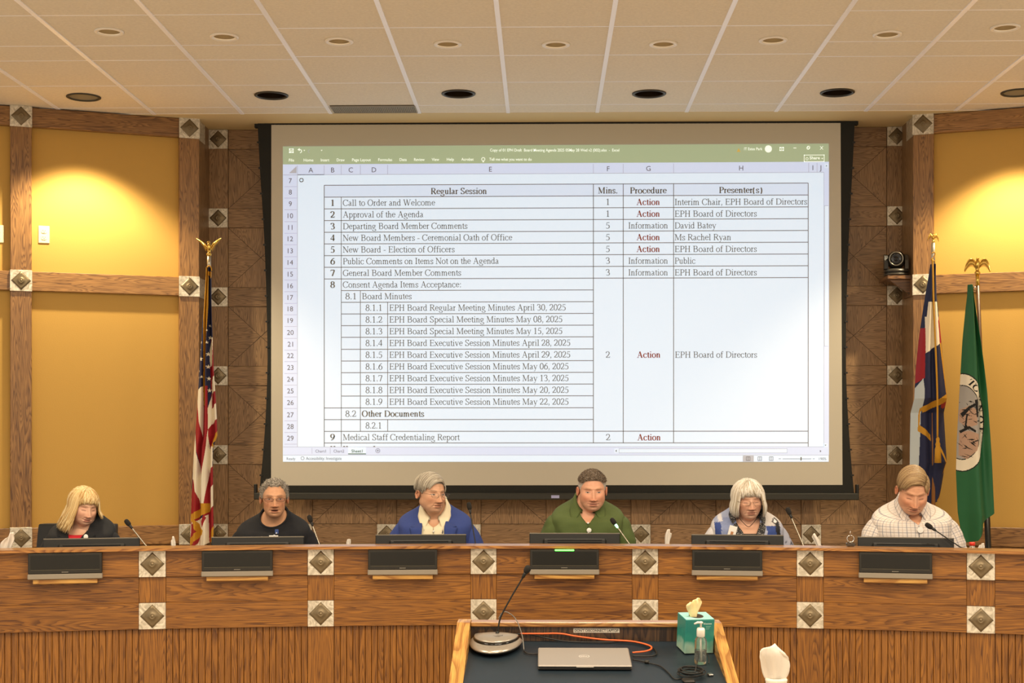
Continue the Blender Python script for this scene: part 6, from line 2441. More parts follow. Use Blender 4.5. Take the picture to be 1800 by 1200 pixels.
def garment(name, parent, p, tab, N, m, infl=.010, slit=None, sleeves=True, i0=0, folds=.004, seed=1.0, colors=None, sleeve_r=1.0, cuff=True, tilt=.060):
    """a top: torso shell (open in front by slit(z) metres each side when given) with sleeves running to the wrists"""
    tb = tab[i0:]
    nph = 150
    if slit is None:
        phi = np.linspace(-pi, pi, nph, endpoint=False)
        A = np.broadcast_to(phi[None], (len(tb), nph)).copy()
        closed = True
    else:
        hw = np.array([max(.0005, slit(z)) for z in tb[:, 0]])
        w0 = np.arcsin(np.clip(hw / (tb[:, 1] + infl), 0, .99))
        t = np.linspace(0, 1, nph)
        A = w0[:, None] + (2 * pi - 2 * w0[:, None]) * t[None]
        closed = False
    V = ring_pts(tb, A, infl, tilt)
    flat = V.reshape(-1, 3)
    n = vnoise(flat * np.array([1, 1, .55]), 17, seed) + .5 * vnoise(flat * np.array([1, 1, .7]), 36, seed + 5)
    drag = np.sin(flat[:, 2] * 60 + 22 * np.abs(flat[:, 0]) + 3 * n) * sstep(.07, .15, np.abs(flat[:, 0])) * sstep(-.05, -.12, flat[:, 2])
    amp = folds * sstep(.0, -.07, flat[:, 2]) * n
    nrm = flat * np.array([1, 1, 0])
    nrm /= np.linalg.norm(nrm, axis=1)[:, None] + 1e-9
    flat = flat + nrm * amp[:, None]
    flat = flat + np.array(N)
    nr = len(tb)
    i, j = np.meshgrid(np.arange(nr - 1), np.arange(nph if closed else nph - 1), indexing='ij')
    j2 = (j + 1) % nph
    F_ = [tuple(f) for f in np.stack([i * nph + j, (i + 1) * nph + j, (i + 1) * nph + j2, i * nph + j2], -1).reshape(-1, 4)]
    uv = np.stack([(A * .165), np.broadcast_to(tb[:, 0][:, None], A.shape)], -1).reshape(-1, 2)
    V = flat
    if sleeves:
        for sx, a in zip((1, -1), arm_paths(p, N)):
            a = list(a)
            e = Vector(a[-1]).lerp(Vector(a[-2]), .12)
            a[-1] = tuple(e)
            rr = [x * sleeve_r for x in (.040, .058, .062, .060, .056, .047, .038)]
            v, f, st = tube_np(a, rr, 32, 56)
            c0 = np.repeat(np.arange(st), 32) / st
            ctr = v.reshape(st, 32, 3).mean(1)[np.repeat(np.arange(st), 32)]
            nn = v - ctr
            nn /= np.linalg.norm(nn, axis=1)[:, None] + 1e-9
            fz = vnoise(v * np.array([.8, .8, 1.2]), 22, seed + 9) + .6 * np.sin(c0 * 70 + 4 * vnoise(v, 12, seed)) * sstep(.3, .5, c0)
            v = v + nn * (folds * 1.1 * fz)[:, None]
            o = len(V)
            V = np.concatenate([V, v])
            F_ += [tuple(k + o for k in q) for q in f if len(q) == 4]
            au = np.tile(np.arange(32), st) / 32.0 * .36
            uv = np.concatenate([uv, np.stack([au + .5, -c0 * .62], -1)])
    col = colors(V - np.array(N)) if colors else None
    ob = np_mesh(name, V, F_, m, parent, colors=col, uv=uv)
    sd = ob.modifiers.new('thickness', 'SOLIDIFY')
    sd.thickness = .0025
    sd.offset = 1.0
    return ob


def surf(tab, N, x, z, infl):
    """point and outward normal on the front of a garment at sideways x, height z below the neck base"""
    k = tab[::-1]
    hw, hd, cy, ex = [float(np.interp(z, k[:, 0], k[:, q])) for q in (1, 2, 3, 4)]
    s = max(-.98, min(.98, x / (hw + infl)))
    c = (1 - abs(s) ** ex) ** (1 / ex)
    y = cy - (hd + infl) * c
    tz = z - .060 * math.exp(-((.014 - z) / .085) ** 2)
    nx = abs(s) ** (ex - 1) * (1 if s > 0 else -1) / (hw + infl)
    ny = -c ** (ex - 1) / (hd + infl)
    n = Vector((nx, ny, 0)).normalized()
    return Vector((N[0] + x, N[1] + y, N[2] + tz)), n


def front_frame(tab, N, x, z, infl, roll=0):
    q, n = surf(tab, N, x, z, infl)
    yv = -n
    zv = Vector((0, 0, 1))
    xv = yv.cross(zv).normalized()
    M = Matrix(((xv.x, yv.x, zv.x, q.x), (xv.y, yv.y, zv.y, q.y), (xv.z, yv.z, zv.z, q.z), (0, 0, 0, 1)))
    return M @ Matrix.Rotation(radians(roll), 4, 'Y')


def collar(parent, tab, N, m, gap=.020, leaf=.040, point=.030, h=.030, spread=.5, flare=.012, name='collar'):
    """shirt collar: a stand round the neck and a leaf folded down over it, with front points"""
    ns, rows = 60, 8
    V = []
    hw, hd, cy = tab[0, 1] + .004, tab[0, 2] + .004, tab[0, 3]
    g = math.asin(min(.95, gap / hw))
    for r in range(rows):
        for i in range(ns + 1):
            s = i / ns * 2 - 1
            a = pi + s * (pi - g)
            c = cos(a)
            zb = .010 - .060 * (c + .1)
            zs = zb + h * (1 - .45 * abs(s) ** 3)
            if r <= 2:
                t = r / 2
                x, y, z = (hw - .004 * t) * sin(a), cy - (hd - .004 * t) * c, zb - .004 + (zs - zb + .004) * t
            else:
                t = (r - 2) / (rows - 3)
                L_ = leaf + point * max(0, (abs(s) - .62) / .38) ** 1.6
                e = flare * t + .012 * t * t + .003
                x, y = (hw + e) * sin(a), cy - (hd + e) * c
                z = zs - (L_ * t) + .002 * sin(pi * t)
                f = max(0, (abs(s) - .6) / .4) ** 1.5 * t
                x += (1 if s > 0 else -1) * (-1) * 0 + (sin(a) if abs(sin(a)) > 1e-6 else 0) * 0
                x += (1 if x > 0 else -1) * spread * .05 * f
                y -= .012 * f + .020 * f * t
            V.append((N[0] + x, N[1] + y, N[2] + z))
    F_ = [(r * (ns + 1) + i, r * (ns + 1) + i + 1, (r + 1) * (ns + 1) + i + 1, (r + 1) * (ns + 1) + i) for r in range(rows - 1) for i in range(ns)]
    uv = [(i / ns * .42, r * .01) for r in range(rows) for i in range(ns + 1)]
    o = np_mesh(name, np.array(V), F_, m, parent, uv=uv)
    sd = o.modifiers.new('thickness', 'SOLIDIFY')
    sd.thickness = .0022
    return o


def lapel(parent, tab, N, m, slit, side, ztop, zbot, wtop, wmax, znotch, infl, name='lapel', off=.006):
    """one jacket lapel lying along the opening edge, with a notch at znotch"""
    rows, cs = 60, 8
    V = []
    for r in range(rows + 1):
        z = ztop + (zbot - ztop) * r / rows
        e = max(.0005, slit(z))
        if z > znotch:
            w = wtop + (wmax * .92 - wtop) * (ztop - z) / (ztop - znotch)
        elif z > znotch - .010:
            w = wmax * .62
        else:
            w = wmax * max(0.02, (z - zbot) / (znotch - .010 - zbot)) ** .8
        for c in range(cs + 1):
            q = c / cs
            x = e - .003 + w * q
            P_, n = surf(tab, N, side * x, z, infl + off + .004 * sin(pi * q))
            V.append(P_)
    F_ = [(r * (cs + 1) + c, r * (cs + 1) + c + 1, (r + 1) * (cs + 1) + c + 1, (r + 1) * (cs + 1) + c) for r in range(rows) for c in range(cs)]
    o = np_mesh(name, np.array([tuple(v) for v in V]), F_, m, parent, uv=[(v[0], v[2]) for v in V])
    sd = o.modifiers.new('thickness', 'SOLIDIFY')
    sd.thickness = .003
    return o


# ------------------------------------------------------------------ hair
def hair_cap(p, thick, line, jitter, cols, seed, streak=None):
    """scalp shell: V, F, C in head space. line: [(|phi| deg, theta deg)] hairline; thick(theta, phi) metres"""
    nt, nph = 90, 140
    phi = np.linspace(-pi, pi, nph, endpoint=False)
    lx, ly = [a for a, b in line], [b for a, b in line]
    th_h = np.radians(np.interp(np.degrees(np.abs(phi)), lx, ly))
    t = np.linspace(0.001, 1, nt)
    TH = t[:, None] * th_h[None]
    PH = np.broadcast_to(phi[None], TH.shape)
    d = np.stack([np.sin(TH) * np.sin(PH), -np.sin(TH) * np.cos(PH), np.cos(TH)], -1).reshape(-1, 3)
    P = shape_head(d, p)
    edge = sstep(1.0, .86, np.broadcast_to(t[:, None], TH.shape)).reshape(-1)
    th = thick(TH, PH).reshape(-1)
    st = streak(P, d) if streak else vnoise(P, 160, seed)
    off = -.0015 + edge * (th + jitter * st)
    P = P + d * off[:, None]
    n1 = np.clip(.5 + .5 * st, 0, 1)
    c0, c1 = np.array(lin(cols[0])[:3]), np.array(lin(cols[1])[:3])
    C = c0 * (1 - n1[:, None]) + c1 * n1[:, None]
    i, j = np.meshgrid(np.arange(nt - 1), np.arange(nph), indexing='ij')
    j2 = (j + 1) % nph
    F_ = [tuple(f) for f in np.stack([i * nph + j, (i + 1) * nph + j, (i + 1) * nph + j2, i * nph + j2], -1).reshape(-1, 4)]
    return P, F_, C


class Locks:
    def __init__(self, p, cols, seed):
        self.mb = MB()
        self.p, self.r = p, random.Random(seed)
        self.c = [np.array(lin(c)[:3]) for c in cols]

    def at(self, th, ph, off):
        d = np.array([[sin(th) * sin(ph), -sin(th) * cos(ph), cos(th)]])
        q = d[0] * (float(head_radius(d, self.p)[0]) + off)
        return Vector(q)

    def lock(self, pts, r0, flat=.5, tone=None):
        k = len(pts)
        t = self.r.random() if tone is None else tone
        c = self.c[0] * (1 - t) + self.c[1] * t
        rad = [r0 * (0.55 + 0.45 * min(1, i / 2)) * (1 if i < k * .6 else max(.12, 1 - (i / (k - 1) - .6) / .4 * .88)) for i in range(k)]
        self.mb.tube(pts, rad, 5, flat=flat, col=tuple(c))

    def arrays(self):
        return np.array([tuple(v) for v in self.mb.v]), self.mb.f, np.array([c for c in self.mb.col])


def make_hair(parent, p, Mh, cap, locks, name='hair'):
    V, F_, C = cap
    if locks is not None:
        v, f, c = locks.arrays()
        o = len(V)
        V = np.concatenate([V, v])
        C = np.concatenate([C, c])
        F_ = F_ + [tuple(k + o for k in q) for q in f]
    Mn = np.array(Mh)
    V = (V @ Mn[:3, :3].T) + Mn[:3, 3]
    return np_mesh(name, V, F_, HAIRM, parent, colors=C)


LINE_M = [(0, 47), (20, 47), (38, 50), (52, 62), (66, 78), (74, 96), (80, 99), (88, 88), (102, 88), (116, 108), (135, 122), (180, 126)]
LINE_REC = [(0, 40), (18, 42), (34, 36), (46, 48), (60, 66), (72, 92), (80, 98), (88, 88), (102, 88), (116, 110), (135, 122), (180, 126)]
LINE_L = [(0, 50), (30, 55), (55, 78), (70, 98), (90, 108), (115, 115), (180, 124)]


def short_hair(p, seed, line, th0, cols, length, updir=.5, n=520, side_cols=None, top=62, fwd=-.2):
    L_ = Locks(p, cols, seed)
    r = L_.r
    lx, ly = [a for a, b in line], [b for a, b in line]
    for _ in range(n):
        ph = r.uniform(-pi, pi)
        lim = np.interp(abs(math.degrees(ph)), lx, ly) * .95
        th = math.acos(1 - r.random() * (1 - cos(radians(lim))))
        tdeg = math.degrees(th)
        ln = length * r.uniform(.7, 1.2) * (1 if tdeg < top else .55)
        a = L_.at(th, ph, .002)
        nrm = a.normalized()
        dirv = (nrm * updir + Vector((r.uniform(-.5, .5), fwd + r.uniform(-.35, .35), r.uniform(-.2, .2) - .25 * (tdeg > top)))).normalized()
        b = a + dirv * ln * .5 + nrm * .004
        c = a + dirv * ln + Vector((r.uniform(-.3, .3), r.uniform(-.3, .3), -.25)) * ln * .5
        t = r.random()
        if side_cols is not None and tdeg > top:
            t = min(1, .65 + .5 * r.random())
        L_.lock([a, a.lerp(b, .5) + nrm * .001, b, c], .0017, .5, t)
    return L_


def swept_hair(p, seed, cols, part, n=420, thick=.012, fringe=.0, length=1.0):
    """combed over from a side parting: locks run round the head's front-back axis away from the part"""
    L_ = Locks(p, cols, seed)
    r = L_.r
    for _ in range(n):
        y = r.uniform(-.62, .86)                       # sine along the front-back axis, front negative
        big = r.random() < .72
        psi0 = part + r.uniform(-.03, .03)
        sgn = -1 if part > 0 else 1
        if big:
            psi1 = part + sgn * r.uniform(1.1, 2.05) * length
        else:
            psi1 = part - sgn * r.uniform(.45, .85)
        if y < -.45:
            psi1 = psi0 + (psi1 - psi0) * .85
        st = r.uniform(0, .22)
        pts = []
        lo_ = r.uniform(.82, 1.08)
        for i in range(13):
            t = st + (1 - st) * i / 12
            ps = psi0 + (psi1 - psi0) * t
            yy = y - fringe * t * (1 if y < .2 else .3) + .10 * t * t * (1 if y > .1 else 0)
            yy = max(-.80, min(.93, yy))
            c = sqrt(1 - yy * yy)
            d = Vector((c * sin(ps), yy, c * cos(ps)))
            dn = np.array([[d.x, d.y, d.z]])
            R0 = float(head_radius(dn, p)[0])
            off = thick * (0.55 + .75 * sin(min(1, t * 1.25) * pi * .8)) * lo_ * (1 if big else .5)
            off *= 1.0 - .55 * max(0, (abs(ps) - 1.15))
            pts.append(d * (R0 + off))
        L_.lock(pts, r.uniform(.0016, .0028), .45)
    return L_


def long_hair(p, seed, cols, n, zend, bang_th, spread, wave, inward=0.0, thick=.012, part=0.0, face_ph=52, flip=0.0, asym=0.0):
    """falls from the crown over the head and hangs free below the ears to zend; fringe locks end above the eyes"""
    L_ = Locks(p, cols, seed)
    r = L_.r
    for k in range(n):
        ph = r.uniform(-pi, pi)
        adeg = abs(math.degrees(ph))
        bang = adeg < face_ph
        th0 = radians(r.uniform(4, 34))
        ph0 = ph + r.uniform(-.15, .15)
        off = thick * r.uniform(.6, 1.25)
        pts = []
        if bang:
            end = radians(bang_th + r.uniform(-9, 4) + (adeg / face_ph) ** 3 * 14)
            for i in range(8):
                t = i / 7
                pts.append(L_.at(th0 + (end - th0) * t, ph0 + .10 * sin(3 * t + k), off * (0.8 + .35 * sin(pi * t))))
        else:
            end = radians(96)
            for i in range(6):
                t = i / 5
                pts.append(L_.at(th0 + (end - th0) * t, ph0, off * (0.75 + .6 * t)))
            last = pts[-1]
            out = Vector((last.x, last.y, 0)).normalized()
            ze = zend(ph) + r.uniform(-.010, .012)
            z0 = last.z
            m_ = 8
            w0 = r.uniform(0, 6.28)
            for i in range(1, m_ + 1):
                t = i / m_
                z = z0 + (ze - z0) * t
                q = last + out * (spread * sin(pi * .55 * t) - inward * t * t + flip * t ** 3)
                q = Vector((q.x + wave * sin(7 * t + w0) * t, q.y + wave * cos(6 * t + w0) * t + .006 * t, z))
                q.x += asym * t
                pts.append(q)
        L_.lock(pts, r.uniform(.0022, .0038), .5)
    return L_


# ------------------------------------------------------------------ glasses
def glasses(parent, Mh, m, lens_w=.024, lens_h=.016, y=-.104, z=-.004, rim=.0009, lens_m=None, full=True):
    mb = MB()
    LN = MB()
    for sx in (1, -1):
        loop = []
        for i in range(33):
            a = 2 * pi * i / 32
            ex = 2.6
            c, s = cos(a), sin(a)
            den = (abs(c) ** ex + abs(s) ** ex) ** (1 / ex)
            x = sx * .0325 + lens_w * c / den
            loop.append(Vector((x, y + .22 * max(0, abs(x) - .03) ** 1.0 * .8, z + lens_h * s / den)))
        k = loop if full else [q for q in loop]
        mb.tube(k, rim, 6, cap=False)
        LN.add([q for q in loop[:-1]], [tuple(range(32))])
        mb.tube(spline([(sx * (.0325 + lens_w), y + .006, z + .006), (sx * .070, y + .022, z + .008), (sx * .0775, .0, z + .006), (sx * .0790, .022, z + .002), (sx * .078, .036, z - .014)], 6), rim * 1.3, 6)
    mb.tube(spline([(-.0095, y - .001, z + .003), (0, y - .004, z + .006), (.0095, y - .001, z + .003)], 5), rim * 1.2, 6)
    o = mb.build('glasses', m, parent, True)
    o.matrix_local = Mh
    LN.build('lenses', lens_m or mat('lens_clear', '#f4f4f0', 0.03, trans=0.97, ior=1.03), o)
    return o


def place(D, crown, yaw, pitch, roll, s, neck=.128, hair=.012, zs=.93, dx=0.0):
    """world base point and head matrix (person space) so that the crown shows at the given picture spot"""
    Rm = Matrix.Rotation(radians(yaw), 4, 'Z') @ Matrix.Rotation(radians(pitch), 4, 'X') @ Matrix.Rotation(radians(roll), 4, 'Y')
    piv = Vector((dx * .5, .01, .045))
    O = Vector((dx, -.040, neck * 1.0))
    M = Matrix.Translation(piv) @ Rm @ Matrix.Translation(O - piv) @ Matrix.Diagonal((s, s, s * zs, 1))
    cr = max((M @ Vector((0, y, z)) for y, z in ((.018, .118 + hair), (-.03, .108 + hair), (.06, .10 + hair))), key=lambda q: q.z)
    W = PD(crown[0], crown[1], D) - cr
    return Vector((W.x, W.y, ZF)), W.z - ZF, Matrix.Translation((0, 0, W.z - ZF)) @ M


CHB = mat('chair_leather', '#1d1b18', 0.4, bump=0.2, bscale=250)
CHG = mat('chair_grey', '#4a463e', 0.5)
chair_proto = None


def chair(loc, label, hback, zs=.45):
    t = thing('office_chair', label, 'chair', (loc.x, loc.y, ZF), 0, 'swivel chairs behind the dais')
    MB().box(-.24, .24, -.24, .20, zs - .07, zs, bev=.03).build('seat', CHB, t)
    mb = MB()
    w0, w1 = .23, .205
    prof = spline([(0, .20, .50), (0, .245, .70), (0, .25, .85), (0, .275, hback - .02), (0, .285, hback)], 4)
    vs, fs = [], []
    for i, q in enumerate(prof):
        k = i / (len(prof) - 1)
        w = (w0 + (w1 - w0) * k) * (1 - .12 * max(0, k - .85) / .15)
        vs += [(-w, q.y - .025, q.z), (w, q.y - .025, q.z), (w, q.y + .03, q.z), (-w, q.y + .03, q.z)]
    for i in range(len(prof) - 1):
        for j in range(4):
            fs.append((4 * i + j, 4 * i + (j + 1) % 4, 4 * i + 4 + (j + 1) % 4, 4 * i + 4 + j))
    k = len(vs)
    fs += [(3, 2, 1, 0), (k - 4, k - 3, k - 2, k - 1)]
    mb.add(vs, fs)
    o = mb.build('backrest', CHB, t, True)
    bv = o.modifiers.new('soft', 'BEVEL')
    bv.width = .018
    bv.segments = 3
    MB().lathe([(.028, .10), (.028, zs - .07)], 16).build('gas_column', BLACK, t, True)
    for q in range(5):
        a = 2 * pi * q / 5
        MB().tube([(0, 0, .11), (.14 * cos(a), .14 * sin(a), .095), (.27 * cos(a), .27 * sin(a), .07)], [.026, .022, .016], 8).build('leg', BLACK, t, True)
        MB().lathe([(.012, -.012), (.028, -.012), (.03, 0), (.028, .012), (.012, .012)], 16, M=T(.27 * cos(a), .27 * sin(a), .0305) @ Matrix.Rotation(a, 4, 'Z') @ R(90, 'X')).build('caster', BLACK, t, True)
    for sx in (1, -1):
        MB().tube(spline([(sx * .22, .12, zs - .06), (sx * .33, .12, zs - .03), (sx * .345, .11, zs + .09), (sx * .345, .05, zs + .15), (sx * .345, -.06, zs + .155)], 5), .016, 8).build('armrest', BLACK, t, True)
    return t


TROU = mat('trousers_dark', '#23242a', 0.85, bump=.4, bscale=500)


def lower(parent, N):
    for q in range(1):
        mb_v, mb_f = np.zeros((0, 3)), []
        for sx in (1, -1):
            v, f, _ = tube_np(leg_path(sx, N)[:-1] + [(N[0] + sx * .12, -.29, .085)], [.105, .098, .08, .072, .066, .056, .052], 16, 24)
            mb_f += [tuple(k + len(mb_v) for k in g) for g in f]
            mb_v = np.concatenate([mb_v, v])
        np_mesh('trousers', mb_v, mb_f, TROU, parent)
        for sx in (1, -1):
            x = N[0] + sx * .12
            mb = MB()
            pts = [(x, -.23, .045), (x, -.28, .05), (x, -.37, .042), (x, -.44, .034), (x, -.47, .026)]
            mb.tube(pts, [.030, .042, .044, .040, .020], 14, flat=.8)
            mb.build('shoe', BLACK, parent, True)


def pin_badge(parent, M, r, m, name='pin_badge', sq=1.0):
    return MB().lathe([(0.0, .0), (r, .0), (r, .003), (r * .9, .0045), (0.0, .005)], 28, M=R(90, 'X')).build(name, m, parent, True, matrix=M @ Matrix.Diagonal((sq, 1, 1, 1)))


def person(label, D, crown, yaw, pitch, roll, p, hback, chair_label, neck=.128, body_yaw=0.0, hair=.012):
    base, zn, Mh = place(D, crown, yaw, pitch, roll, p['s'], neck, hair, p.get('zs', .93), p.get('dx', 0.0))
    t = thing('person', label, 'person', base)
    N = (0.0, p.get('lean', 0.0), zn)
    p['desk'] = ZW - ZF
    tab = ring_table(p.get('shoulder', 1.0), p.get('deep', 1.0))
    build_body(t, p, tab, N, Mh)
    lower(t, N)
    chair(Vector((base.x + p.get('chair_dx', 0), base.y + .10, 0)), chair_label, hback, min(zn - .57, .505) - .112)
    t['group'] = 'board members seated behind the dais'
    return t, N, Mh, tab


PAPER = mat('badge_white', '#eee9df', 0.4)

# ---- 1: the blonde woman in the black jacket, face turned to her left and lowered
p = dict(s=.86, zs=.92, long=.003, skin='#dcae90', lip='#a4564c', eyes='down', age=.8, face=1.08, jaw=1.05, brow='#a07a50', brow_w=.4, smile=.5, shoulder=.86, dx=-.020, nose=.85, jowl=.1, ears=False, chair_dx=-.14, flush='#cc866a')
t, N, Mh, tab = person('blonde woman in a black jacket over a red top, looking down to the side', 7.68, (152, 853), 40, 14, 5, p, 1.03, 'black office chair behind the blonde woman, its back showing at her shoulder', neck=.078, hair=.016)
JB = mat('jacket_black', '#17181b', 0.85, bump=.5, bscale=800)
sl = lambda z: max(.003, .052 + (z + .02) * .10) if z < .0 else .056
garment('red_top', t, p, tab, N, mat('red_knit', '#c3222e', 0.8, bump=.3, bscale=700), infl=.002, sleeves=False, i0=int(np.argmin(np.abs(tab[:, 0] + .040))), folds=.001)
sl1 = lambda z: max(.006, .052 + (z + .00) * .22)
j = garment('jacket', t, p, tab, N, JB, infl=.012, slit=sl1, folds=.0035, seed=2.2)
for sx in (1, -1):
    lapel(j, tab, N, JB, sl1, sx, -.004, -.27, .030, .072, -.060, .014)
pin_badge(t, front_frame(tab, N, .058, -.062, .030), .0135, PAPER, sq=.85)
cap = hair_cap(p, lambda th, ph: .012 + .006 * np.sin(th), LINE_L, .0035, ('#b58a48', '#ecd094'), 5, lambda P, d: vnoise(np.stack([np.arctan2(d[:, 0], -d[:, 1]) * 6, d[:, 2] * .3, d[:, 1] * 0], 1), 3.5, 2))
hl = long_hair(p, 8, ('#b0823f', '#f2dca6'), 1500, lambda ph: (-.165 if ph < 0 else -.055), 66, .018, .007, inward=.0, thick=.014, face_ph=50, flip=.014, asym=-.004)
make_hair(t, p, Mh, cap, hl)

# ---- 2: the speaking man in the black sweater
p = dict(s=.93, zs=.90, skin='#cc9a76', lip='#a86a55', age=1.3, jaw=.96, face=.97, hollow=.8, mouth=.0055, brow='#5f5248', brow_w=.6, open=.75, iris='#3a322a', shoulder=1.0, nose=1.15, flush='#bd7350', gaze=.001)
t, N, Mh, tab = person('grey-haired man in glasses and a black crew-neck sweater, mouth open, speaking', 7.85, (482, 838), 12, 2, 0, p, .82, 'black office chair behind the man in the black sweater', neck=.104, hair=.014)
SWB = mat('sweater_black', '#121318', 0.95, bump=.9, bscale=420)
g = garment('sweater', t, p, tab, N, SWB, infl=.011, folds=.0045, seed=4.4, i0=1, sleeve_r=1.08)
rib = ring_pts(tab[1:2], np.linspace(-pi, pi, 60), .012)[0] + np.array(N)
MB().tube([tuple(q) for q in rib], .006, 8, cap=False).build('neckband', SWB, g, True)
M = front_frame(tab, N, .022, -.066, .020)
MB().box(-.024, .024, -.003, 0.0, -.030, .0, bev=.002).build('name_badge', PAPER, t, matrix=M)
M2 = front_frame(tab, N, .034, -.030, .020)
cl = MB().tube([M @ Vector((.002, -.003, 0)), M2 @ Vector((-.006, -.004, -.016)), M2 @ Vector((0, -.004, 0))], .004, 8).build('badge_clip', mat('clip_clear', '#c7cad2', 0.2), t, True)
MB().box(-.010, .010, -.006, 0, -.012, .016, bev=.003).build('clip_reel', mat('reel_blue', '#3a4f86', 0.4), cl, matrix=M2)
MB().box(-.006, .006, -.0034, -.0029, -.012, -.008).build('badge_mark', mat('mark_blue', '#4a5a8c', 0.5), t, matrix=M)
cap = hair_cap(p, lambda th, ph: .006 + .006 * np.cos(th).clip(0), LINE_REC, .003, ('#5e564c', '#a39a8c'), 7)
hl = short_hair(p, 12, LINE_REC, 0, ('#4c443a', '#9c9486'), .018, updir=.2, n=1700, side_cols=True, top=58, fwd=.15)
make_hair(t, p, Mh, cap, hl)
GLF = mat('glasses_metal', '#5a4636', 0.3, 0.9)
glasses(t, Mh, GLF, .0235, .0135, z=-.003, lens_m=mat('lens_tint', '#a89a98', 0.03, trans=0.96, ior=1.02), rim=.0010)

# ---- 3: the man in the blue blazer, looking to his left
p = dict(s=.96, zs=.88, skin='#d0a180', lip='#a06650', age=1.3, jaw=1.12, face=1.05, brow='#6c5a46', brow_w=.8, open=.7, iris='#3a2f26', shoulder=1.0, dx=-.050, nose=1.1, jowl=.8, flush='#c07c5a', gaze=.004)
t, N, Mh, tab = person('grey-haired man in glasses, blue blazer and open cream shirt, looking aside', 7.95, (758, 829.5), 34, 4, 2, p, .80, 'black office chair behind the man in the blue blazer', neck=.094, hair=.014)
BL = mat('blazer_blue', '#2d3f7d', 0.85, bump=.5, bscale=700, var=.08, vscale=300)
CR = mat('shirt_cream', '#e0d4b4', 0.8, bump=.3, bscale=300)
slv = lambda z: max(.0008, .024 + (z + .02) * .55) if z < 0 else .030
sh = garment('shirt', t, p, tab, N, CR, infl=.004, slit=slv, sleeves=False, folds=.003, seed=3.0)
collar(sh, tab, N, CR, gap=.022, leaf=.042, point=.030, h=.030, spread=.35)
MB().box(-.012, .012, -.0025, .001, -.20, -.03).build('placket', CR, sh, matrix=front_frame(tab, N, .002, -.075, .005))
for q in range(3):
    pin_badge(sh, front_frame(tab, N, .002, -.10 - .075 * q, .0085), .005, PAPER, 'button')
MB().prism([(-.007, 0), (0, -.006), (.002, .010), (.006, .006), (.004, -.012), (-.002, -.004)], -.0012, 0).build('embroidery', mat('stitch_navy', '#2a2f4c', 0.8), sh, matrix=front_frame(tab, N, .047, -.105, .0065))
sl3 = lambda z: .066 + .004 * sin(z * 20)
j = garment('blazer', t, p, tab, N, BL, infl=.015, slit=sl3, folds=.004, seed=6.1, sleeve_r=1.08)
for sx in (1, -1):
    lapel(j, tab, N, BL, sl3, sx, .000, -.34, .026, .070, -.058, .017)
cap = hair_cap(p, lambda th, ph: .005 + .002 * np.sin(th), LINE_M, .002, ('#6f675a', '#b4aa98'), 7)
hl = swept_hair(p, 21, ('#7c7263', '#c4bba8'), .62, n=1300, thick=.015, fringe=.14, length=1.0)
make_hair(t, p, Mh, cap, hl)
glasses(t, Mh, GLF, .0225, .0150, z=-.005, rim=.0008)

# ---- 4: the man in the green shirt, facing the audience, chin lowered
p = dict(s=.965, zs=.93, skin='#d8a284', lip='#ad6858', age=.55, jaw=1.10, face=1.06, brow='#a8835e', brow_w=.75, open=.5, iris='#33363a', shoulder=1.0, elbow=.90, dx=.022, nose=.95, brow_ridge=1.5, flush='#cf7c5e', stubble=.10, lean=.0)
t, N, Mh, tab = person('man with short greying hair in an olive green shirt, facing forward, head lowered', 7.93, (1041, 822), 3, 8, 0, p, .80, 'black office chair behind the man in the green shirt', neck=.080, hair=.012)
GS = mat('shirt_olive', '#4c5a2c', 0.85, bump=.35, bscale=500, var=.06, vscale=20)
slg = lambda z: max(.0008, .036 + (z + .01) * .36) if z < 0 else .040
sh = garment('shirt', t, p, tab, N, GS, infl=.011, slit=slg, folds=.0060, seed=8.3, sleeve_r=1.12)
collar(sh, tab, N, GS, gap=.030, leaf=.044, point=.034, h=.026, spread=.75, flare=.016)
MB().box(-.013, .013, -.002, .001, -.22, .0).build('placket', GS, sh, matrix=front_frame(tab, N, .0, -.085, .013))
for q in range(3):
    pin_badge(sh, front_frame(tab, N, .0, -.085 - .068 * q, .016), .0048, PAPER, 'button')
pin_badge(t, front_frame(tab, N, .005, -.135, .020), .0125, PAPER)
cap = hair_cap(p, lambda th, ph: .003 + .006 * np.cos(th).clip(0) ** .7, LINE_M, .0018, ('#6e5d4e', '#b7ab9c'), 7)
Cc = cap[2]
dd = cap[0] / np.linalg.norm(cap[0], axis=1)[:, None]
w_ = sstep(.62, .35, dd[:, 2])[:, None]
cap = (cap[0], cap[1], Cc * (1 - w_) + np.array(lin('#bdb4aa')[:3]) * w_)
hl = short_hair(p, 33, [(a, min(b, 58)) for a, b in LINE_M], 0, ('#4e3f32', '#84735f'), .013, updir=.42, n=2600, top=70, fwd=-.55)
make_hair(t, p, Mh, cap, hl)

# ---- 5: the white-haired woman in the patchwork jacket
p = dict(s=.95, zs=.88, skin='#d8aa8e', lip='#a2604f', eyes='down', age=1.3, face=1.04, jaw=.95, brow='#a58a6a', brow_w=.3, smile=-.6, shoulder=.96, nose=1.0, jowl=.8, ears=False, flush='#c98468')
t, N, Mh, tab = person('white-haired woman in glasses and a blue and grey patchwork jacket, eyes lowered', 7.82, (1314, 838.5), 4, 8, -2, p, .80, 'black office chair behind the white-haired woman', neck=.078, hair=.018)


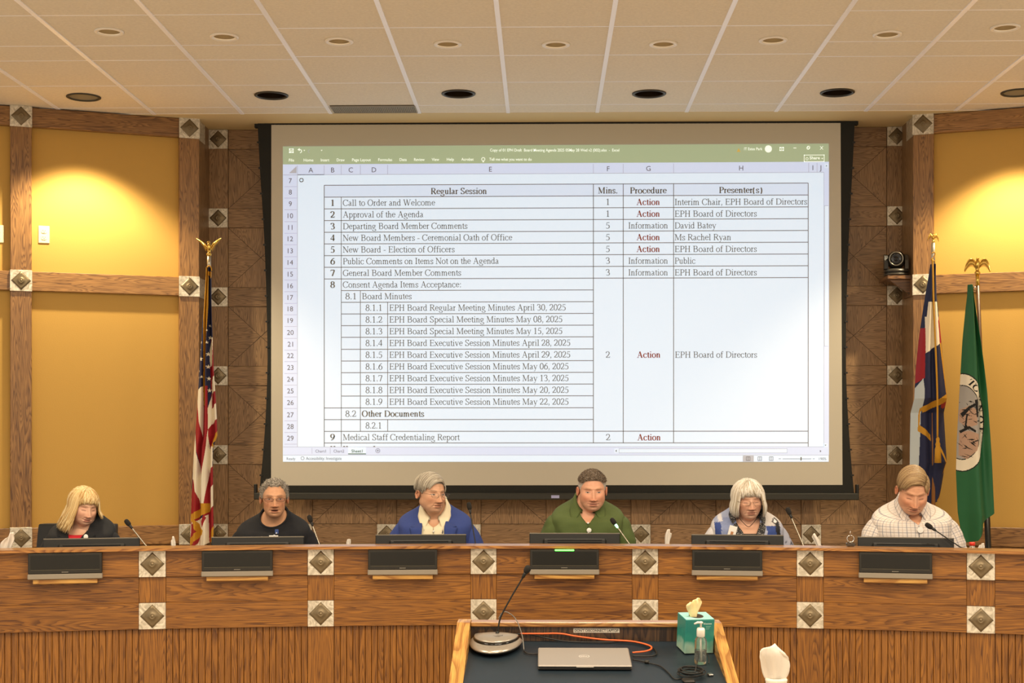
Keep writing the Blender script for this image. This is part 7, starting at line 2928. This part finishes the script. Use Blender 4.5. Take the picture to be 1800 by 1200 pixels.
def patch(P):
    x, z, y = P[:, 0], P[:, 2], P[:, 1]
    C = np.tile(np.array(lin('#8f97b0')[:3]), (len(P), 1))

    def pt(c, m):
        C[m] = np.array(lin(c)[:3])
    pt('#b9b3b0', (x > .075) & (z > -.075))
    pt('#a9adbf', (x > .06) & (x < .10) & (z < -.07))
    pt('#2f437e', (x > .092) & (x < .142) & (z < -.072) & (z > -.135))
    pt('#7f8ba8', (x > .092) & (x < .142) & (z < -.135))
    pt('#17171c', (x > .142) & (x < .166) & (z < -.052))
    pt('#17171c', (np.abs(x - .146) + np.abs(z + .05) < .020))
    pt('#dcd8d8', (np.abs(x - .146) + np.abs(z + .05) < .011))
    pt('#9a9cab', (x > .168) & (z < -.06))
    pt('#7b86a8', (x < -.06) & (x > -.14) & (z < -.03))
    pt('#2f437e', (x < -.142) & (x > -.175) & (z < -.055) & (z > -.14))
    pt('#c6c3c4', (x < -.172) | ((x < -.13) & (z > -.05) & (x > -.15)))
    pt('#c9c6c8', (x < -.06) & (z < -.145))
    n = vnoise(P, 260, 1.0) * .10 + 1
    sp = ((vnoise(P, 120, 4.0) > .55) & (x > .17) & (z < -.13))
    C[sp] = np.array(lin('#3a3c48')[:3])
    return C * n[:, None]


FLORAL = bpy.data.materials.new('floral_scarf')
FLORAL.use_nodes = True
nt = FLORAL.node_tree
b = nt.nodes['Principled BSDF']
b.inputs['Roughness'].default_value = .7
tc = nt.nodes.new('ShaderNodeTexCoord')
mp = nt.nodes.new('ShaderNodeMapping')
mp.inputs['Scale'].default_value = (34, 34, 16)
mp.inputs['Rotation'].default_value = (0, .7, 0)
vo = nt.nodes.new('ShaderNodeTexVoronoi')
nt.links.new(tc.outputs['Object'], mp.inputs['Vector'])
nt.links.new(mp.outputs['Vector'], vo.inputs['Vector'])
rp = nt.nodes.new('ShaderNodeValToRGB')
rp.color_ramp.interpolation = 'CONSTANT'
rp.color_ramp.elements[0].color = lin('#8e8a86')
rp.color_ramp.elements[1].position = .34
rp.color_ramp.elements[1].color = lin('#121214')
nt.links.new(vo.outputs['Distance'], rp.inputs['Fac'])
nt.links.new(rp.outputs['Color'], b.inputs['Base Color'])
garment('black_top', t, p, tab, N, mat('top_black', '#0d0d10', 0.85), infl=.002, sleeves=False, i0=int(np.argmin(np.abs(tab[:, 0] + .10))), folds=.001)
slp = lambda z: max(.012, .062 + (z + .0) * .26)
j = garment('jacket', t, p, tab, N, CLOTHV, infl=.012, slit=slp, folds=.0035, seed=9.7, colors=patch)
for sx in (1, -1):
    lapel(j, tab, N, FLORAL, slp, sx, .004, -.30, .036, .050, -.35, .014, name='scarf_collar', off=.008)
collar(j, tab, N, FLORAL, gap=.050, leaf=.040, point=.0, h=.026, spread=.2, flare=.014, name='collar')
M = front_frame(tab, N, -.092, -.085, .024, roll=14)
ib = MB().box(-.021, .021, -.003, 0, -.034, .034, bev=.002).build('name_badge', PAPER, t, matrix=M)
MB().box(-.021, .021, -.0036, -.0028, -.034, -.020).build('badge_stripe', mat('stripe_blue', '#2f3f9c', 0.5), ib)
MB().box(-.007, .007, -.0036, -.0028, -.014, .004).build('badge_photo', mat('photo_tan', '#b47c50', 0.5), ib)
MB().tube(spline([(N[0] - .055, -.066, N[2] - .02), (N[0] - .03, -.086, N[2] - .052), (N[0] - .005, -.100, N[2] - .072), (N[0] + .02, -.092, N[2] - .055), (N[0] + .05, -.07, N[2] - .02)], 8), .0016, 6).build('necklace', mat('necklace_dark', '#3c2d22', 0.4, 0.5), t, True)
cap = hair_cap(p, lambda th, ph: .012 + .007 * np.sin(th), LINE_L, .003, ('#b9ac94', '#f2ece0'), 5, lambda P, d: vnoise(np.stack([np.arctan2(d[:, 0], -d[:, 1]) * 6, d[:, 2] * .3, d[:, 1] * 0], 1), 4, 2))
hl = long_hair(p, 18, ('#ab9c80', '#f6f1e6'), 1500, lambda ph: -.100, 70, .016, .002, inward=.016, thick=.015, face_ph=46)
make_hair(t, p, Mh, cap, hl)
glasses(t, Mh, mat('glasses_brown', '#7a5436', 0.3, 0.7), .0235, .0165, z=-.006, rim=.0008)

# ---- 6: the man in the checked shirt, head bowed
p = dict(s=1.0, zs=.95, skin='#d29c7a', lip='#a4604c', eyes='down', age=.6, jaw=1.16, face=1.10, brow='#8a6438', brow_w=.6, shoulder=1.05, dx=-.012, deep=1.08, nose=.95, brow_ridge=1.2, flush='#c8754f', lean=.02, elbow=.94)
t, N, Mh, tab = person('sandy-haired man in a white checked shirt, head bowed, reading', 7.68, (1607, 820.5), -5, 27, 3, p, .80, 'black office chair behind the man in the checked shirt', neck=.108, hair=.013)
CK = bpy.data.materials.new('checked_cotton')
CK.use_nodes = True
nt = CK.node_tree
b = nt.nodes['Principled BSDF']
b.inputs['Roughness'].default_value = .85
uvn = nt.nodes.new('ShaderNodeUVMap')
uvn.uv_map = 'UVMap'
sx_ = nt.nodes.new('ShaderNodeSeparateXYZ')
nt.links.new(uvn.outputs['UV'], sx_.inputs[0])


def _line(sock, period, w, ph):
    m1 = nt.nodes.new('ShaderNodeMath')
    m1.operation = 'MULTIPLY_ADD'
    m1.inputs[1].default_value = 1 / period
    m1.inputs[2].default_value = ph
    nt.links.new(sock, m1.inputs[0])
    m2 = nt.nodes.new('ShaderNodeMath')
    m2.operation = 'FRACT'
    nt.links.new(m1.outputs[0], m2.inputs[0])
    m3 = nt.nodes.new('ShaderNodeMath')
    m3.operation = 'LESS_THAN'
    m3.inputs[1].default_value = w
    nt.links.new(m2.outputs[0], m3.inputs[0])
    return m3.outputs[0]


cur = None
for k, (sock, ph, col) in enumerate(((sx_.outputs[0], 0, '#566074'), (sx_.outputs[1], 0, '#566074'), (sx_.outputs[0], .5, '#a08a78'), (sx_.outputs[1], .5, '#a08a78'))):
    ln = _line(sock, .034, .12 if k < 2 else .07, ph)
    mx = nt.nodes.new('ShaderNodeMix')
    mx.data_type = 'RGBA'
    mx.inputs['B'].default_value = lin(col)
    if cur is None:
        mx.inputs['A'].default_value = lin('#d6ccc2')
    else:
        nt.links.new(cur, mx.inputs['A'])
    sc_ = nt.nodes.new('ShaderNodeMath')
    sc_.operation = 'MULTIPLY'
    sc_.inputs[1].default_value = .55
    nt.links.new(ln, sc_.inputs[0])
    nt.links.new(sc_.outputs[0], mx.inputs['Factor'])
    cur = mx.outputs['Result']
nt.links.new(cur, b.inputs['Base Color'])
slc = lambda z: max(.0008, .030 + (z + .01) * .42) if z < 0 else .033
sh = garment('shirt', t, p, tab, N, CK, infl=.011, slit=slc, folds=.0065, seed=11.3, sleeve_r=1.15)
collar(sh, tab, N, CK, gap=.026, leaf=.040, point=.026, h=.030, spread=.4, flare=.010)
MB().box(-.013, .013, -.002, .001, -.22, .0).build('placket', mat('placket_white', '#ded4ca', .85), sh, matrix=front_frame(tab, N, .0, -.075, .013))
M = front_frame(tab, N, .005, -.115, .022)
MB().lathe([(0.0, .0), (.0165, .0), (.0165, .003), (0.0, .0042)], 8, M=R(90, 'X')).build('name_badge', PAPER, t, matrix=M)
cap = hair_cap(p, lambda th, ph: .004 + .002 * np.cos(th), LINE_M, .002, ('#6e5434', '#9a8056'), 7)
hl = swept_hair(p, 44, ('#7c6040', '#b0946a'), .60, n=1300, thick=.013, fringe=.10, length=.98)
make_hair(t, p, Mh, cap, hl)
